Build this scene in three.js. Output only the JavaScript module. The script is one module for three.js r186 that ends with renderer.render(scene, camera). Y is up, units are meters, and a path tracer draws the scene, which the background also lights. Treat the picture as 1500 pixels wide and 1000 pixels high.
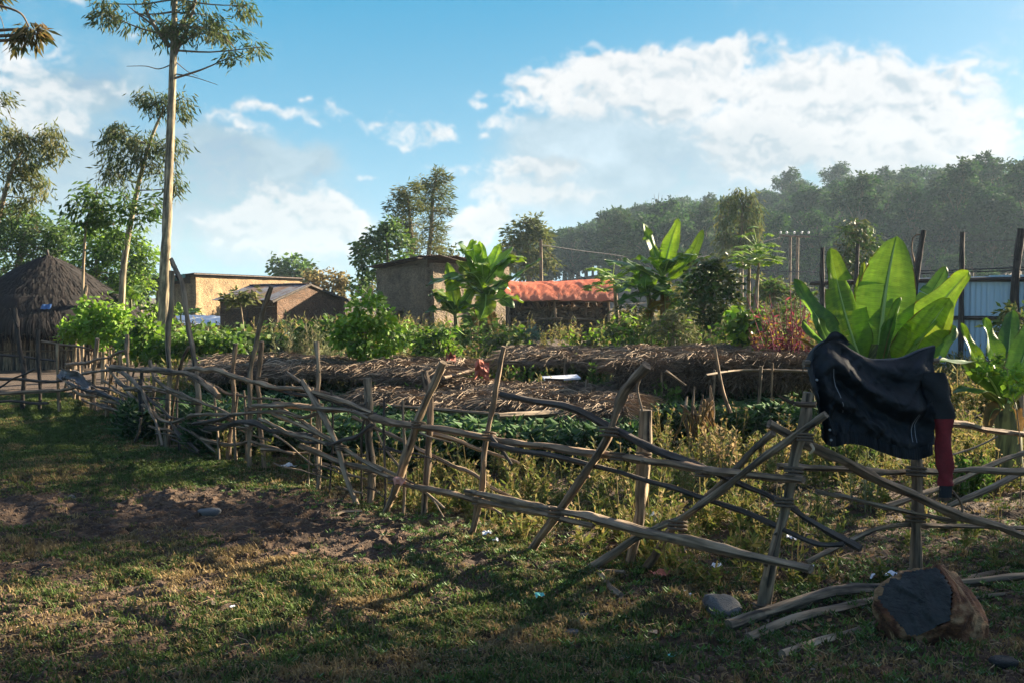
import * as THREE from 'three';

// ---------------------------------------------------------------- camera, sky, sun, exposure
const FOCAL = 1458, EYE = 1.6, PITCH = -Math.atan(60 / FOCAL);
const EXPOSURE = 5.1;
const scene = new THREE.Scene();
const camera = new THREE.PerspectiveCamera(2 * Math.atan(500 / FOCAL) * 180 / Math.PI, 1.5, 0.05, 3000);
camera.position.set(0, EYE, 0);
camera.rotation.x = PITCH;
scene.add(camera);

const SUN_AZ = 58 * Math.PI / 180, SUN_EL = 22 * Math.PI / 180;
const sunDir = new THREE.Vector3(Math.sin(SUN_AZ) * Math.cos(SUN_EL), Math.sin(SUN_EL), -Math.cos(SUN_AZ) * Math.cos(SUN_EL));
const sun = new THREE.DirectionalLight(new THREE.Color().setRGB(1.0, 0.84, 0.62), 5.0);
sun.name = 'sun';
sun.target.position.set(0, 0, -12);
sun.position.copy(sunDir).multiplyScalar(120).add(sun.target.position);
sun.castShadow = true; sun.shadow.radius = 1.2;
sun.shadow.mapSize.set(4096, 4096);
Object.assign(sun.shadow.camera, { left: -60, right: 60, top: 50, bottom: -50, near: 1, far: 320 });
scene.add(sun, sun.target);

const renderer = new THREE.WebGLRenderer({ antialias: true });
renderer.setSize(1024, 682);
renderer.shadowMap.enabled = true;
renderer.toneMapping = THREE.LinearToneMapping;
renderer.toneMappingExposure = EXPOSURE;

// ---------------------------------------------------------------- numbers
function rngOf(seed) {
  let a = seed >>> 0;
  return () => { a = (a + 0x6D2B79F5) | 0; let t = Math.imul(a ^ (a >>> 15), 1 | a); t = (t + Math.imul(t ^ (t >>> 7), 61 | t)) ^ t; return ((t ^ (t >>> 14)) >>> 0) / 4294967296; };
}
const clamp = (x, a = 0, b = 1) => x < a ? a : x > b ? b : x;
const lerp = (a, b, t) => a + (b - a) * t;
const sstep = (a, b, x) => { const t = clamp((x - a) / (b - a)); return t * t * (3 - 2 * t); };
const PERM = new Uint8Array(512);
{ const r = rngOf(77), p = [...Array(256).keys()]; for (let i = 255; i > 0; i--) { const j = Math.floor(r() * (i + 1)); [p[i], p[j]] = [p[j], p[i]]; } for (let i = 0; i < 512; i++) PERM[i] = p[i & 255]; }
const VAL = Float32Array.from({ length: 256 }, (_, i) => i / 127.5 - 1);
function noise2(x, y) {
  const xi = Math.floor(x), yi = Math.floor(y), fx = x - xi, fy = y - yi, X = xi & 255, Y = yi & 255;
  const u = fx * fx * fx * (fx * (fx * 6 - 15) + 10), v = fy * fy * fy * (fy * (fy * 6 - 15) + 10);
  const a = PERM[X] + Y, b = PERM[X + 1] + Y;
  const n00 = VAL[PERM[a]], n10 = VAL[PERM[b]], n01 = VAL[PERM[a + 1]], n11 = VAL[PERM[b + 1]];
  return n00 + (n10 - n00) * u + (n01 - n00) * v + (n00 - n10 - n01 + n11) * u * v;
}
function fbm(x, y, oct = 5, gain = 0.5, lac = 2.07) {
  let s = 0, a = 1, t = 0;
  for (let i = 0; i < oct; i++) { s += a * noise2(x + i * 17.3, y - i * 9.1); t += a; a *= gain; x *= lac; y *= lac; }
  return s / t;
}
const V = (x, y, z) => new THREE.Vector3(x, y, z);
const UP = V(0, 1, 0);

// ---------------------------------------------------------------- sky: blue air, haze round the sun, cumulus
function makeSky() {
  const W = 4096, H = 2048, data = new Float32Array(W * H * 4);
  const K = FOCAL;                                   // cloud map units: radians times K
  const az = (px) => Math.atan((px - 750) / K) * K, el = (py) => Math.atan((440 - py) / K) * K;
  // [x, y, half width, half height, weight]: sunlit cumulus, then soft grey-blue banks
  const bright = [
    [760, 150, 40, 26, 0.72], [800, 122, 60, 26, 0.86], [880, 105, 60, 26, 0.92], [930, 92, 70, 20, 0.85], [985, 125, 90, 36, 0.95], [1060, 86, 44, 14, 0.85], [1130, 150, 80, 44, 1.1], [1230, 185, 100, 58, 1.2], [1340, 200, 100, 52, 1.15], [1440, 210, 90, 60, 1.0], [900, 150, 120, 22, 0.75], [1110, 215, 110, 50, 0.8], [1300, 250, 160, 50, 0.9],
    [700, 140, 14, 8, 0.7], [722, 186, 22, 10, 0.7], [700, 158, 20, 10, 0.66], [720, 205, 20, 8, 0.6],
    [770, 258, 60, 16, 0.66], [740, 282, 60, 12, 0.6], [830, 292, 70, 12, 0.66], [790, 245, 50, 12, 0.62], [680, 242, 60, 12, 0.62], [700, 330, 34, 22, 0.95], [680, 345, 26, 20, 0.85], [728, 318, 22, 16, 0.8],
    [496, 167, 24, 15, 0.85], [560, 186, 34, 12, 0.72], [600, 200, 40, 12, 0.68], [648, 200, 30, 14, 0.72], [425, 166, 22, 8, 0.58], [455, 180, 16, 7, 0.6], [380, 165, 30, 9, 0.5], [560, 259, 20, 5, 0.8], [448, 148, 10, 6, 0.6], [600, 216, 40, 7, 0.5],
    [335, 180, 28, 14, 0.95], [365, 200, 28, 14, 1.0], [380, 290, 34, 16, 0.9], [440, 300, 60, 26, 1.0], [490, 330, 36, 30, 1.05], [410, 335, 70, 22, 0.95], [360, 325, 40, 18, 0.8], [475, 272, 10, 5, 0.7], [450, 365, 70, 12, 0.6], [330, 345, 50, 12, 0.55],
    [20, 95, 60, 22, 0.8], [60, 130, 90, 20, 0.8], [150, 160, 60, 16, 0.62], [15, 175, 60, 30, 0.8], [70, 20, 40, 12, 0.58], [130, 38, 22, 14, 0.52], [205, 85, 40, 14, 0.5], [90, 215, 80, 22, 0.6], [260, 240, 40, 14, 0.45],
  ], dull = [
    [900, 220, 140, 56, 1.0], [1000, 250, 190, 60, 1.0], [840, 200, 80, 40, 0.8], [1120, 285, 200, 50, 0.75], [820, 280, 110, 30, 0.6], [950, 310, 160, 40, 0.6], [720, 335, 60, 22, 0.5], [1300, 290, 200, 60, 0.6],
    [370, 238, 110, 30, 1.05], [300, 262, 110, 36, 0.95], [440, 245, 60, 16, 0.8], [310, 205, 50, 26, 0.7], [380, 300, 130, 40, 0.7], [320, 350, 130, 40, 0.75], [460, 350, 60, 36, 0.6], [480, 395, 130, 18, 0.5],
    [60, 150, 110, 30, 0.75], [150, 165, 70, 22, 0.7], [100, 245, 140, 60, 0.75], [30, 215, 90, 40, 0.6], [200, 110, 70, 40, 0.45], [200, 330, 160, 60, 0.7], [60, 330, 140, 60, 0.65], [80, 60, 90, 40, 0.35], [620, 380, 200, 20, 0.35],
  ];
  const B = bright.map(([x, y, rx, ry, w]) => [az(x), el(y), rx * 1.08, ry * 1.1, w < 0.8 ? w + 0.14 : w]), G = dull.map(([x, y, rx, ry, w]) => [az(x), el(y), rx, ry, w]);
  const half = 560;                                  // the mapped banks reach this far round the view, then open-sky cumulus goes on
  const field = (list, u, v) => {
    let s = 0;
    for (const b of list) { const dx = (u - b[0]) / b[2], dy = (v - b[1]) / b[3], q = dx * dx + dy * dy; if (q < 5) { const e = Math.exp(-q * 0.9) * b[4]; s += e - 0.5 * s * Math.min(1, e); } }
    return s;
  };
  const sx = Math.sin(SUN_AZ), sz = -Math.cos(SUN_AZ);
  for (let j = 0; j < H; j++) {
    const elv = (0.5 - (j + 0.5) / H) * Math.PI;     // row 0 is the zenith here; rows are written bottom up below
    const row = H - 1 - j;
    for (let i = 0; i < W; i++) {
      const lon = ((i + 0.5) / W - 0.5) * 2 * Math.PI;   // equirect: x = cos(lon), z = sin(lon)
      const cx = Math.cos(lon) * Math.cos(elv), cz = Math.sin(lon) * Math.cos(elv), cy = Math.sin(elv);
      const k = (row * W + i) * 4;
      const ang = Math.acos(clamp(cx * sunDir.x + cy * sunDir.y + cz * sunDir.z, -1, 1)) * 180 / Math.PI;
      const h = Math.max(0, cy);
      // air
      const tz = Math.pow(h, 0.55);
      let r = Math.max(0.02, 0.52 - 0.98 * tz), g = Math.max(0.12, 0.82 - 0.88 * tz), b = Math.max(0.42, 0.93 - 0.5 * tz);
      const warm = Math.exp(-Math.pow(ang / 21, 1.4)), rim = 1.5 * Math.exp(-ang / 29) * Math.pow(1 - h, 6);
      r += 1.25 * warm + rim; g += 1.17 * warm + rim; b += 1.05 * warm + rim;
      if (elv > -0.02) {
        const a = Math.atan2(cx, -cz), u = a * K, v = elv * K;      // -z is forward
        const wu = u + 26 * fbm(u / 60 + 1, v / 60, 4, 0.6), wv = v + 18 * fbm(u / 52 + 9, v / 52 + 4, 4, 0.6);
        const n1 = fbm(wu / 120 + 3.1, wv / 70 + 7.7, 7, 0.64), n3 = fbm(wu / 20, wv / 13 + 31, 5, 0.66);
        const near = (1 - sstep(half, half + 320, Math.abs(u))) * (1 - sstep(470, 640, v));
        let sb = 0, sg = 0;
        if (near > 0) { sb = field(B, wu, wv) * near; sg = field(G, wu, wv) * near; }
        if (near < 1) {                              // the rest of the sky: the same broken cumulus
          const d = Math.max(0.07, cy), wx = cx / d * 1.3, wz = cz / d * 1.3, f = Math.max(0, 0.28 + 1.5 * fbm(wx * 0.8 + 20, wz * 0.8 + 5, 5, 0.55)) * sstep(0.02, 0.1, elv) * (1 - near);
          sb += f * 0.85; sg += f * 0.6;
        }
        const glow = 0.34 * warm;
        const ag = sstep(0.05, 0.95, sg + 0.34 * n1 + 0.06 * n3) * 0.86;
        if (ag > 0) { const t = 0.20 * n1 + 0.08 * n3 - 0.10 * sstep(60, 80, ang); r = lerp(r, Math.max(0.50 + t + glow + 0.5 * rim, r * 0.9), ag); g = lerp(g, Math.max(0.64 + t + glow + 0.5 * rim, g * 0.9), ag); b = lerp(b, Math.max(0.735 + t + glow + 0.5 * rim, b * 0.80), ag); }
        const c = sb + 1.05 * n1 * (0.2 + 0.8 * Math.min(1, sb * 1.6)) + 0.42 * n3 * Math.min(1, sb * 2) - 0.40, al = sstep(-0.08, 0.54 + 0.5 * Math.exp(-ang / 22), c) * 0.96;
        if (al > 0) {
          const n2 = fbm((wu + sx * 9) / 120 + 3.1, (wv + 9) / 70 + 7.7, 6, 0.60), L = clamp(1.0 - 2.1 * Math.max(0, n2 - n1) - 0.30 * Math.max(0, -n3) - 0.08 * sstep(0.5, 1.2, c) - 0.5 * Math.max(0, ag - 0.25), 0.25, 1);
          r = lerp(r, lerp(0.42, 0.97, L) + 0.6 * glow, al); g = lerp(g, lerp(0.56, 0.97, L) + 0.6 * glow, al); b = lerp(b, lerp(0.66, 0.97, L) + 0.6 * glow, al);
        }
      }
      data[k] = r; data[k + 1] = g; data[k + 2] = b; data[k + 3] = 1;
    }
  }
  const t = new THREE.DataTexture(data, W, H, THREE.RGBAFormat, THREE.FloatType);
  t.mapping = THREE.EquirectangularReflectionMapping; t.magFilter = THREE.LinearFilter; t.minFilter = THREE.LinearFilter; t.needsUpdate = true;
  return t;
}
scene.background = makeSky();
scene.environment = scene.background;
scene.backgroundIntensity = scene.environmentIntensity = 1.0 / EXPOSURE;
scene.fog = new THREE.FogExp2(new THREE.Color().setRGB(0.66, 0.86, 1.0), 0.0006);
console.log('sky');

// ---------------------------------------------------------------- from the photograph's 1500 x 1000 grid to places
const CP = Math.cos(PITCH), SP = Math.sin(PITCH);
function ray(px, py) {                              // direction with unit depth along -z
  const x = (px - 750) / FOCAL, y = (500 - py) / FOCAL, wy = y * CP + SP, wd = CP - y * SP;
  return [x / wd, wy / wd];
}
function at(px, py, D) { const [x, y] = ray(px, py); return V(x * D, EYE + y * D, -D); }
function onGround(px, py, h = 0) { const [x, y] = ray(px, py), D = (h - EYE) / y; return V(x * D, h, -D); }
// a vertical plane through two plan points (x, depth); off moves it towards the camera
function planeOf(ax, ad, bx, bd) { const l = Math.hypot(bx - ax, bd - ad); return { ax, ad, nx: (bd - ad) / l, nd: -(bx - ax) / l }; }
function onPlane(p, px, py, off = 0) {
  const [x, y] = ray(px, py), D = (p.nx * p.ax + p.nd * p.ad + off) / (p.nx * x + p.nd);
  return V(x * D, EYE + y * D, -D);
}
// ---------------------------------------------------------------- textures
function tex(w, h, fn, srgb = false, repeat = true) {
  const d = new Uint8Array(w * h * 4);
  for (let j = 0; j < h; j++) for (let i = 0; i < w; i++) {
    const c = fn(i / w, j / h, i, j), k = (j * w + i) * 4;
    for (let q = 0; q < 3; q++) d[k + q] = clamp(Array.isArray(c) ? c[q] : c) * 255;
    d[k + 3] = 255;
  }
  const t = new THREE.DataTexture(d, w, h);
  t.magFilter = THREE.LinearFilter; t.minFilter = THREE.LinearMipmapLinearFilter; t.generateMipmaps = true;
  if (repeat) t.wrapS = t.wrapT = THREE.RepeatWrapping;
  if (srgb) t.colorSpace = THREE.SRGBColorSpace;
  t.needsUpdate = true;
  return t;
}
// noise that tiles: blend of shifted copies
function tileNoise(u, v, f, oct = 4, gain = 0.5, sx = 1, sy = 1) {
  const a = (x, y) => fbm(x * f * sx, y * f * sy, oct, gain), w = clamp((u - 0.8) / 0.2), z = clamp((v - 0.8) / 0.2);
  const n = (y) => w > 0 ? lerp(a(u, y), a(u - 1, y), w) : a(u, y);
  return z > 0 ? lerp(n(v), n(v - 1), z) : n(v);
}
const T = {};
T.bark = tex(256, 512, (u, v) => { const n = tileNoise(u, v, 22, 4, 0.6, 1, 0.14), m = tileNoise(u, v, 5, 3), k = Math.max(0, tileNoise(u, v, 9, 2, 0.5, 1, 1.4) - 0.42) * 2; const g = 0.76 + 0.52 * n + 0.26 * m - 0.3 * k; return [g, g * (0.99 - 0.02 * m), g * (0.97 - 0.05 * m)]; }, true);
T.barkBump = tex(256, 512, (u, v) => 0.5 + 0.45 * tileNoise(u, v, 26, 4, 0.6, 1, 0.16) - 0.6 * Math.max(0, tileNoise(u, v, 9, 2, 0.5, 1, 1.4) - 0.4));
T.soil = tex(1024, 1024, (u, v) => { const n = tileNoise(u, v, 46, 5, 0.62), m = tileNoise(u + 0.37, v, 6, 4, 0.55), s = tileNoise(u, v + 0.2, 120, 2), l = s > 0.55 ? 0.35 : 0; const g = 0.72 + 0.34 * n + 0.22 * m + l; return [g, g * (0.93 + 0.05 * m), g * (0.86 + 0.08 * m)]; }, true);
T.soilBump = tex(1024, 1024, (u, v) => 0.5 + 0.5 * tileNoise(u, v, 58, 5, 0.66));
T.mud = tex(512, 512, (u, v) => { const n = tileNoise(u, v, 30, 4, 0.6), m = tileNoise(u, v, 4, 3), s = tileNoise(u, v, 40, 2, 0.5, 0.5, 2.2) > 0.45 ? -0.22 : 0; const g = 0.80 + 0.2 * n + 0.18 * m + s; return [g, g * 0.985, g * 0.95]; }, true);
T.mudBump = tex(512, 512, (u, v) => 0.5 + 0.3 * tileNoise(u, v, 11, 5, 0.6) + 0.25 * tileNoise(u, v, 40, 2, 0.5, 0.6, 1.6));
T.blade = tex(128, 512, (u, v) => { const side = Math.abs(u - 0.5) * 2, rib = Math.sin((v * 90 + side * 3.0) * 2 * Math.PI), n = tileNoise(u, v, 7, 4), f = tileNoise(u, v, 40, 3, 0.5, 0.15, 2.4), e = sstep(0.93, 1.0, side + 0.10 * tileNoise(u, v, 24, 2)); const g = 0.80 + 0.025 * rib + 0.16 * n + 0.12 * f; return [lerp(g + 0.08 * n, 0.62, e), lerp(g, 0.40, e), lerp(g * 0.9, 0.35, e)]; }, true);
T.bladeBump = tex(128, 512, (u, v) => 0.5 + 0.4 * Math.sin((v * 90 + Math.abs(u - 0.5) * 6) * 2 * Math.PI) * 0.4 + 0.2 * tileNoise(u, v, 20, 2));
T.sheet = tex(512, 512, (u, v) => { const n = tileNoise(u, v, 7, 5, 0.6), m = tileNoise(u, v, 26, 3, 0.5, 1.4, 0.3), r = sstep(0.12, 0.5, n + 0.3 * m); return [lerp(0.78 + 0.12 * m, 0.50 + 0.2 * n, r), lerp(0.80 + 0.12 * m, 0.32 + 0.1 * n, r), lerp(0.82 + 0.12 * m, 0.22, r)]; }, true);
T.weave = tex(256, 256, (u, v) => 0.5 + 0.2 * Math.sin(u * 128 * Math.PI * 2 / 2) * Math.sin(v * 128 * Math.PI) + 0.22 * tileNoise(u, v, 9, 4, 0.55));
T.cloth = tex(256, 256, (u, v) => { const g = 0.86 + 0.16 * tileNoise(u, v, 5, 4) + 0.10 * tileNoise(u, v, 60, 2); return [g, g, g]; }, true);
T.stone = tex(512, 512, (u, v) => { const n = tileNoise(u, v, 5, 5, 0.6), m = tileNoise(u + 0.5, v, 30, 4, 0.6), r = sstep(-0.1, 0.35, n); return [lerp(0.56, 0.84, r) + 0.30 * m, lerp(0.38, 0.72, r) + 0.27 * m, lerp(0.26, 0.57, r) + 0.23 * m]; }, true);
T.stoneBump = tex(512, 512, (u, v) => 0.5 + 0.5 * tileNoise(u, v, 24, 5, 0.65));
T.thatch = tex(256, 256, (u, v) => { const n = tileNoise(u, v, 36, 4, 0.6, 1, 0.12); const g = 0.7 + 0.5 * n; return [g, g * 0.95, g * 0.9]; }, true);
console.log('textures');

// ---------------------------------------------------------------- materials (linear base colours)
const RGB = (r, g, b) => new THREE.Color().setRGB(r, g, b);
const mat = (r, g, b, o = {}) => new THREE.MeshStandardMaterial({ color: RGB(r, g, b), roughness: 0.92, side: THREE.DoubleSide, ...o });
const leafMat = (r, g, b, o = {}) => new THREE.MeshPhysicalMaterial({ color: RGB(r, g, b), roughness: 0.85, transmission: 0.48, thickness: 0, specularIntensity: 0.35, side: THREE.DoubleSide, vertexColors: true, ...o });
const wood = (r, g, b) => mat(r, g, b, { map: T.bark, bumpMap: T.barkBump, bumpScale: 0.012, roughness: 0.9 });
const M = {
  woodGrey: wood(0.33, 0.25, 0.17), woodBrown: wood(0.32, 0.225, 0.145), woodTan: wood(0.40, 0.29, 0.18), woodAsh: wood(0.26, 0.21, 0.155), woodDark: wood(0.105, 0.085, 0.07), woodPale: wood(0.40, 0.31, 0.215), woodChar: wood(0.075, 0.07, 0.068), sawn: mat(0.52, 0.40, 0.26),
  trunk: mat(0.40, 0.31, 0.20, { map: T.bark, bumpMap: T.barkBump, bumpScale: 0.008 }), trunkPale: mat(0.45, 0.37, 0.24, { map: T.bark, bumpMap: T.barkBump, bumpScale: 0.006 }), twig: mat(0.16, 0.115, 0.075),
  leaf: leafMat(1, 1, 1), leafDull: leafMat(1, 1, 1, { transmission: 0.3, roughness: 1 }), leafGloss: leafMat(1, 1, 1, { roughness: 0.6, transmission: 0.45, specularIntensity: 0.5 }),
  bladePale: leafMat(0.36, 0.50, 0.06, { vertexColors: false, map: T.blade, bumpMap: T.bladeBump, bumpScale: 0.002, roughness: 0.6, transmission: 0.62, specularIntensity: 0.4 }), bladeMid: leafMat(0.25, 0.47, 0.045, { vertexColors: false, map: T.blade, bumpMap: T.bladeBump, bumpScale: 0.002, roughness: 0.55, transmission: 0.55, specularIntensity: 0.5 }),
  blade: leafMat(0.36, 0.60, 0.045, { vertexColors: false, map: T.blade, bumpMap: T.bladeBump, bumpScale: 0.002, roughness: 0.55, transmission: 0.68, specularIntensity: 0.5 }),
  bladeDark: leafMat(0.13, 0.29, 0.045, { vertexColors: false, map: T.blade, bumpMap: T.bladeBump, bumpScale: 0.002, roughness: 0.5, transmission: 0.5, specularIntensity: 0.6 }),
  bladeDry: leafMat(0.30, 0.19, 0.09, { vertexColors: false, map: T.blade, roughness: 0.95, transmission: 0.3 }),
  bladeYellow: leafMat(0.42, 0.26, 0.02, { vertexColors: false, map: T.blade, roughness: 0.8, transmission: 0.45 }),
  rib: mat(0.28, 0.38, 0.10, { roughness: 0.5 }), ribRed: mat(0.16, 0.06, 0.03, { roughness: 0.6 }), stemBanana: mat(0.20, 0.21, 0.075, { map: T.bark, roughness: 0.7 }), stemDry: mat(0.27, 0.17, 0.09, { map: T.bark }),
  straw: mat(1, 1, 1, { vertexColors: true }), matBody: mat(0.085, 0.062, 0.042, { map: T.thatch }),
  soil: mat(0.112, 0.077, 0.048, { map: T.soil, bumpMap: T.soilBump, bumpScale: 0.012, roughness: 1 }),
  ochre: mat(0.42, 0.29, 0.155, { map: T.mud, bumpMap: T.mudBump, bumpScale: 0.05 }), mudGrey: mat(0.33, 0.255, 0.175, { map: T.mud, bumpMap: T.mudBump, bumpScale: 0.05 }), mudBrown: mat(0.17, 0.095, 0.055, { map: T.mud, bumpMap: T.mudBump, bumpScale: 0.05 }),
  dark: mat(0.03, 0.026, 0.022), tin: mat(0.15, 0.155, 0.18, { map: T.sheet, roughness: 0.6, metalness: 0.3 }), tinRust: mat(0.13, 0.085, 0.062, { map: T.sheet, roughness: 0.7, metalness: 0.2 }), tinBlue: mat(0.40, 0.55, 0.66, { roughness: 0.4, metalness: 0.25 }), teal: mat(0.05, 0.17, 0.16),
  tarpOrange: mat(0.54, 0.125, 0.042, { bumpMap: T.weave, bumpScale: 0.012, roughness: 0.6 }), tarpWhite: mat(0.62, 0.66, 0.70, { bumpMap: T.weave, bumpScale: 0.01, roughness: 0.6 }), tarpBlue: mat(0.04, 0.12, 0.30, { roughness: 0.6 }),
  thatch: mat(0.014, 0.009, 0.0065, { map: T.thatch }), navy: new THREE.MeshPhysicalMaterial({ color: RGB(0.013, 0.017, 0.019), map: T.cloth, bumpMap: T.weave, bumpScale: 0.004, roughness: 0.62, specularIntensity: 0.6, sheen: 0.2, sheenColor: RGB(0.08, 0.10, 0.11), sheenRoughness: 0.5, side: THREE.DoubleSide }),
  navyRib: mat(0.011, 0.014, 0.017, { roughness: 0.9 }), red: mat(0.21, 0.010, 0.014, { map: T.cloth, roughness: 0.8 }), zip: mat(0.22, 0.23, 0.24, { roughness: 0.6 }), snap: mat(0.25, 0.25, 0.25, { metalness: 0.8, roughness: 0.5 }),
  basalt: mat(0.042, 0.047, 0.050, { map: T.mud, bumpMap: T.stoneBump, bumpScale: 0.010, roughness: 0.85 }), crust: mat(0.33, 0.28, 0.225, { map: T.stone, bumpMap: T.stoneBump, bumpScale: 0.012, roughness: 0.95 }), greyStone: mat(0.13, 0.13, 0.125, { bumpMap: T.stoneBump, bumpScale: 0.008 }),
  plasticWhite: mat(0.72, 0.74, 0.76, { roughness: 0.5 }), rag: mat(0.38, 0.36, 0.37, { map: T.cloth }), ragRed: mat(0.60, 0.20, 0.14, { map: T.cloth }), ragPink: mat(0.66, 0.34, 0.27), wire: mat(0.05, 0.05, 0.055), ceramic: mat(0.75, 0.72, 0.66, { roughness: 0.35 }), vine: mat(0.12, 0.085, 0.055), plasticTeal: mat(0.10, 0.42, 0.36, { roughness: 0.5 }), clear: mat(0.7, 0.72, 0.7, { roughness: 0.3 }),
};

// ---------------------------------------------------------------- mesh builder
class MB {
  constructor() { this.p = []; this.u = []; this.c = []; this.i = []; this.n = []; }
  get count() { return this.p.length / 3; }
  v(p, u = 0, w = 0, c) { this.p.push(p.x, p.y, p.z); this.u.push(u, w); if (c) this.c.push(c[0], c[1], c[2]); return this.p.length / 3 - 1; }
  t(a, b, c) { this.i.push(a, b, c); }
  q(a, b, c, d) { this.i.push(a, b, c, a, c, d); }
  geo(origin) {
    const g = new THREE.BufferGeometry(), p = Float32Array.from(this.p);
    if (origin) for (let k = 0; k < p.length; k += 3) { p[k] -= origin.x; p[k + 1] -= origin.y; p[k + 2] -= origin.z; }
    g.setAttribute('position', new THREE.BufferAttribute(p, 3));
    g.setAttribute('uv', new THREE.BufferAttribute(Float32Array.from(this.u), 2));
    if (this.c.length) g.setAttribute('color', new THREE.BufferAttribute(Float32Array.from(this.c), 3));
    g.setIndex(new THREE.BufferAttribute(Uint32Array.from(this.i), 1));
    g.computeVertexNormals();
    return g;
  }
  // a bent stick: points with radii, n sides, knobbly by amount k
  tube(pts, radii, n = 7, k = 0.12, seed = 1, smooth = 4, cap = true) {
    const rnd = rngOf(seed), curve = pts.length > 2 ? new THREE.CatmullRomCurve3(pts, false, 'centripetal') : new THREE.LineCurve3(pts[0], pts[1]);
    const seg = Math.max(2, (pts.length - 1) * smooth), len = curve.getLength(), off = rnd() * 9, base = this.count;
    let side = null;
    for (let s = 0; s <= seg; s++) {
      const t = s / seg, p = curve.getPoint(t), tan = curve.getTangent(t).normalize();
      if (!side) { side = new THREE.Vector3().crossVectors(tan, Math.abs(tan.y) > 0.8 ? V(0.9, 0.1, 0.4) : UP).normalize(); }
      side.addScaledVector(tan, -side.dot(tan)).normalize();
      const up = new THREE.Vector3().crossVectors(tan, side);
      const x = t * (radii.length - 1), a = Math.min(radii.length - 2, Math.floor(x)), r0 = radii.length > 1 ? lerp(radii[a], radii[a + 1], x - a) : radii[0];
      for (let q = 0; q <= n; q++) {
        const th = q / n * 2 * Math.PI, w = 1 + k * noise2(off + t * len * 7, (q % n) * 1.7 + seed) + k * 0.7 * noise2(off + t * len * 2.2 + 30, seed) + k * 0.35 * noise2(off + t * len * 19, (q % n) * 2.3 + seed * 1.7);
        const r = r0 * w;
        this.v(p.clone().addScaledVector(side, Math.cos(th) * r).addScaledVector(up, Math.sin(th) * r), q / n * Math.max(0.12, r0 * 6) * 2, t * len * 1.1 + off);
      }
    }
    for (let s = 0; s < seg; s++) for (let q = 0; q < n; q++) { const a = base + s * (n + 1) + q; this.q(a, a + n + 1, a + n + 2, a + 1); }
    if (cap) for (const s of [0, seg]) {
      const b = base + s * (n + 1), c = this.v(curve.getPoint(s / seg), 0.5, 0.5), ring = [];
      for (let q = 0; q <= n; q++) { const j = (b + q) * 3; ring.push(this.v(V(this.p[j], this.p[j + 1], this.p[j + 2]), 0.5 + 0.02 * q, 0.52)); }
      for (let q = 0; q < n; q++) s ? this.t(c, ring[q], ring[q + 1]) : this.t(c, ring[q + 1], ring[q]);
    }
    return this;
  }
  // a folded leaf of two halves: base, axis direction, side direction
  leaf(p, d, side, len, wid, c, fold = 0.25, bend = 0.15) {
    const nrm = new THREE.Vector3().crossVectors(d, side), m = p.clone().addScaledVector(d, len * 0.48).addScaledVector(nrm, -len * bend * 0.2), tip = p.clone().addScaledVector(d, len).addScaledVector(nrm, len * bend);
    const l = m.clone().addScaledVector(side, wid / 2).addScaledVector(nrm, wid * fold), r = m.clone().addScaledVector(side, -wid / 2).addScaledVector(nrm, wid * fold);
    const a = this.v(p, 0.5, 0, c), b = this.v(l, 1, 0.5, c), e = this.v(tip, 0.5, 1, c), f = this.v(r, 0, 0.5, c);
    this.t(a, b, e); this.t(a, e, f);
  }
  strip(pts, w, c, side = UP) {                     // flat ribbon through points
    const b = this.count;
    pts.forEach((p, k) => { const d = (pts[k + 1] || p).clone().sub(pts[k ? k - 1 : 0]).normalize(), s = new THREE.Vector3().crossVectors(d, side).normalize().multiplyScalar((Array.isArray(w) ? w[k] : w) / 2); this.v(p.clone().add(s), 0, k, c); this.v(p.clone().sub(s), 1, k, c); });
    for (let k = 0; k < pts.length - 1; k++) { const a = b + 2 * k; this.q(a, a + 1, a + 3, a + 2); }
    return this;
  }
  grid(nu, nv, fn, cfn) {                           // fn(u, v) -> [Vector3, uvx, uvy]
    const b = this.count;
    for (let j = 0; j <= nv; j++) for (let i = 0; i <= nu; i++) { const [p, x, y] = fn(i / nu, j / nv); this.v(p, x ?? i / nu, y ?? j / nv, cfn && cfn(i / nu, j / nv)); }
    for (let j = 0; j < nv; j++) for (let i = 0; i < nu; i++) { const a = b + j * (nu + 1) + i; this.q(a, a + 1, a + nu + 2, a + nu + 1); }
    return this;
  }
  box(c, ex, ey, ez, uvs = 1) {                     // centre and three half-axis vectors
    const f = [[ex, ey, ez], [ex, ez, ey], [ey, ez, ex]];
    for (const [a, b, n] of f) for (const s of [1, -1]) {
      const o = c.clone().addScaledVector(n, s), la = a.length() * 2 * uvs, lb = b.length() * 2 * uvs, k = this.count;
      this.v(o.clone().sub(a).sub(b), 0, 0); this.v(o.clone().add(a).sub(b), la, 0); this.v(o.clone().add(a).add(b), la, lb); this.v(o.clone().sub(a).add(b), 0, lb);
      const out = new THREE.Vector3().crossVectors(a, b).dot(n) * s > 0;
      out ? this.q(k, k + 1, k + 2, k + 3) : this.q(k, k + 3, k + 2, k + 1);
    }
    return this;
  }
}

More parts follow.
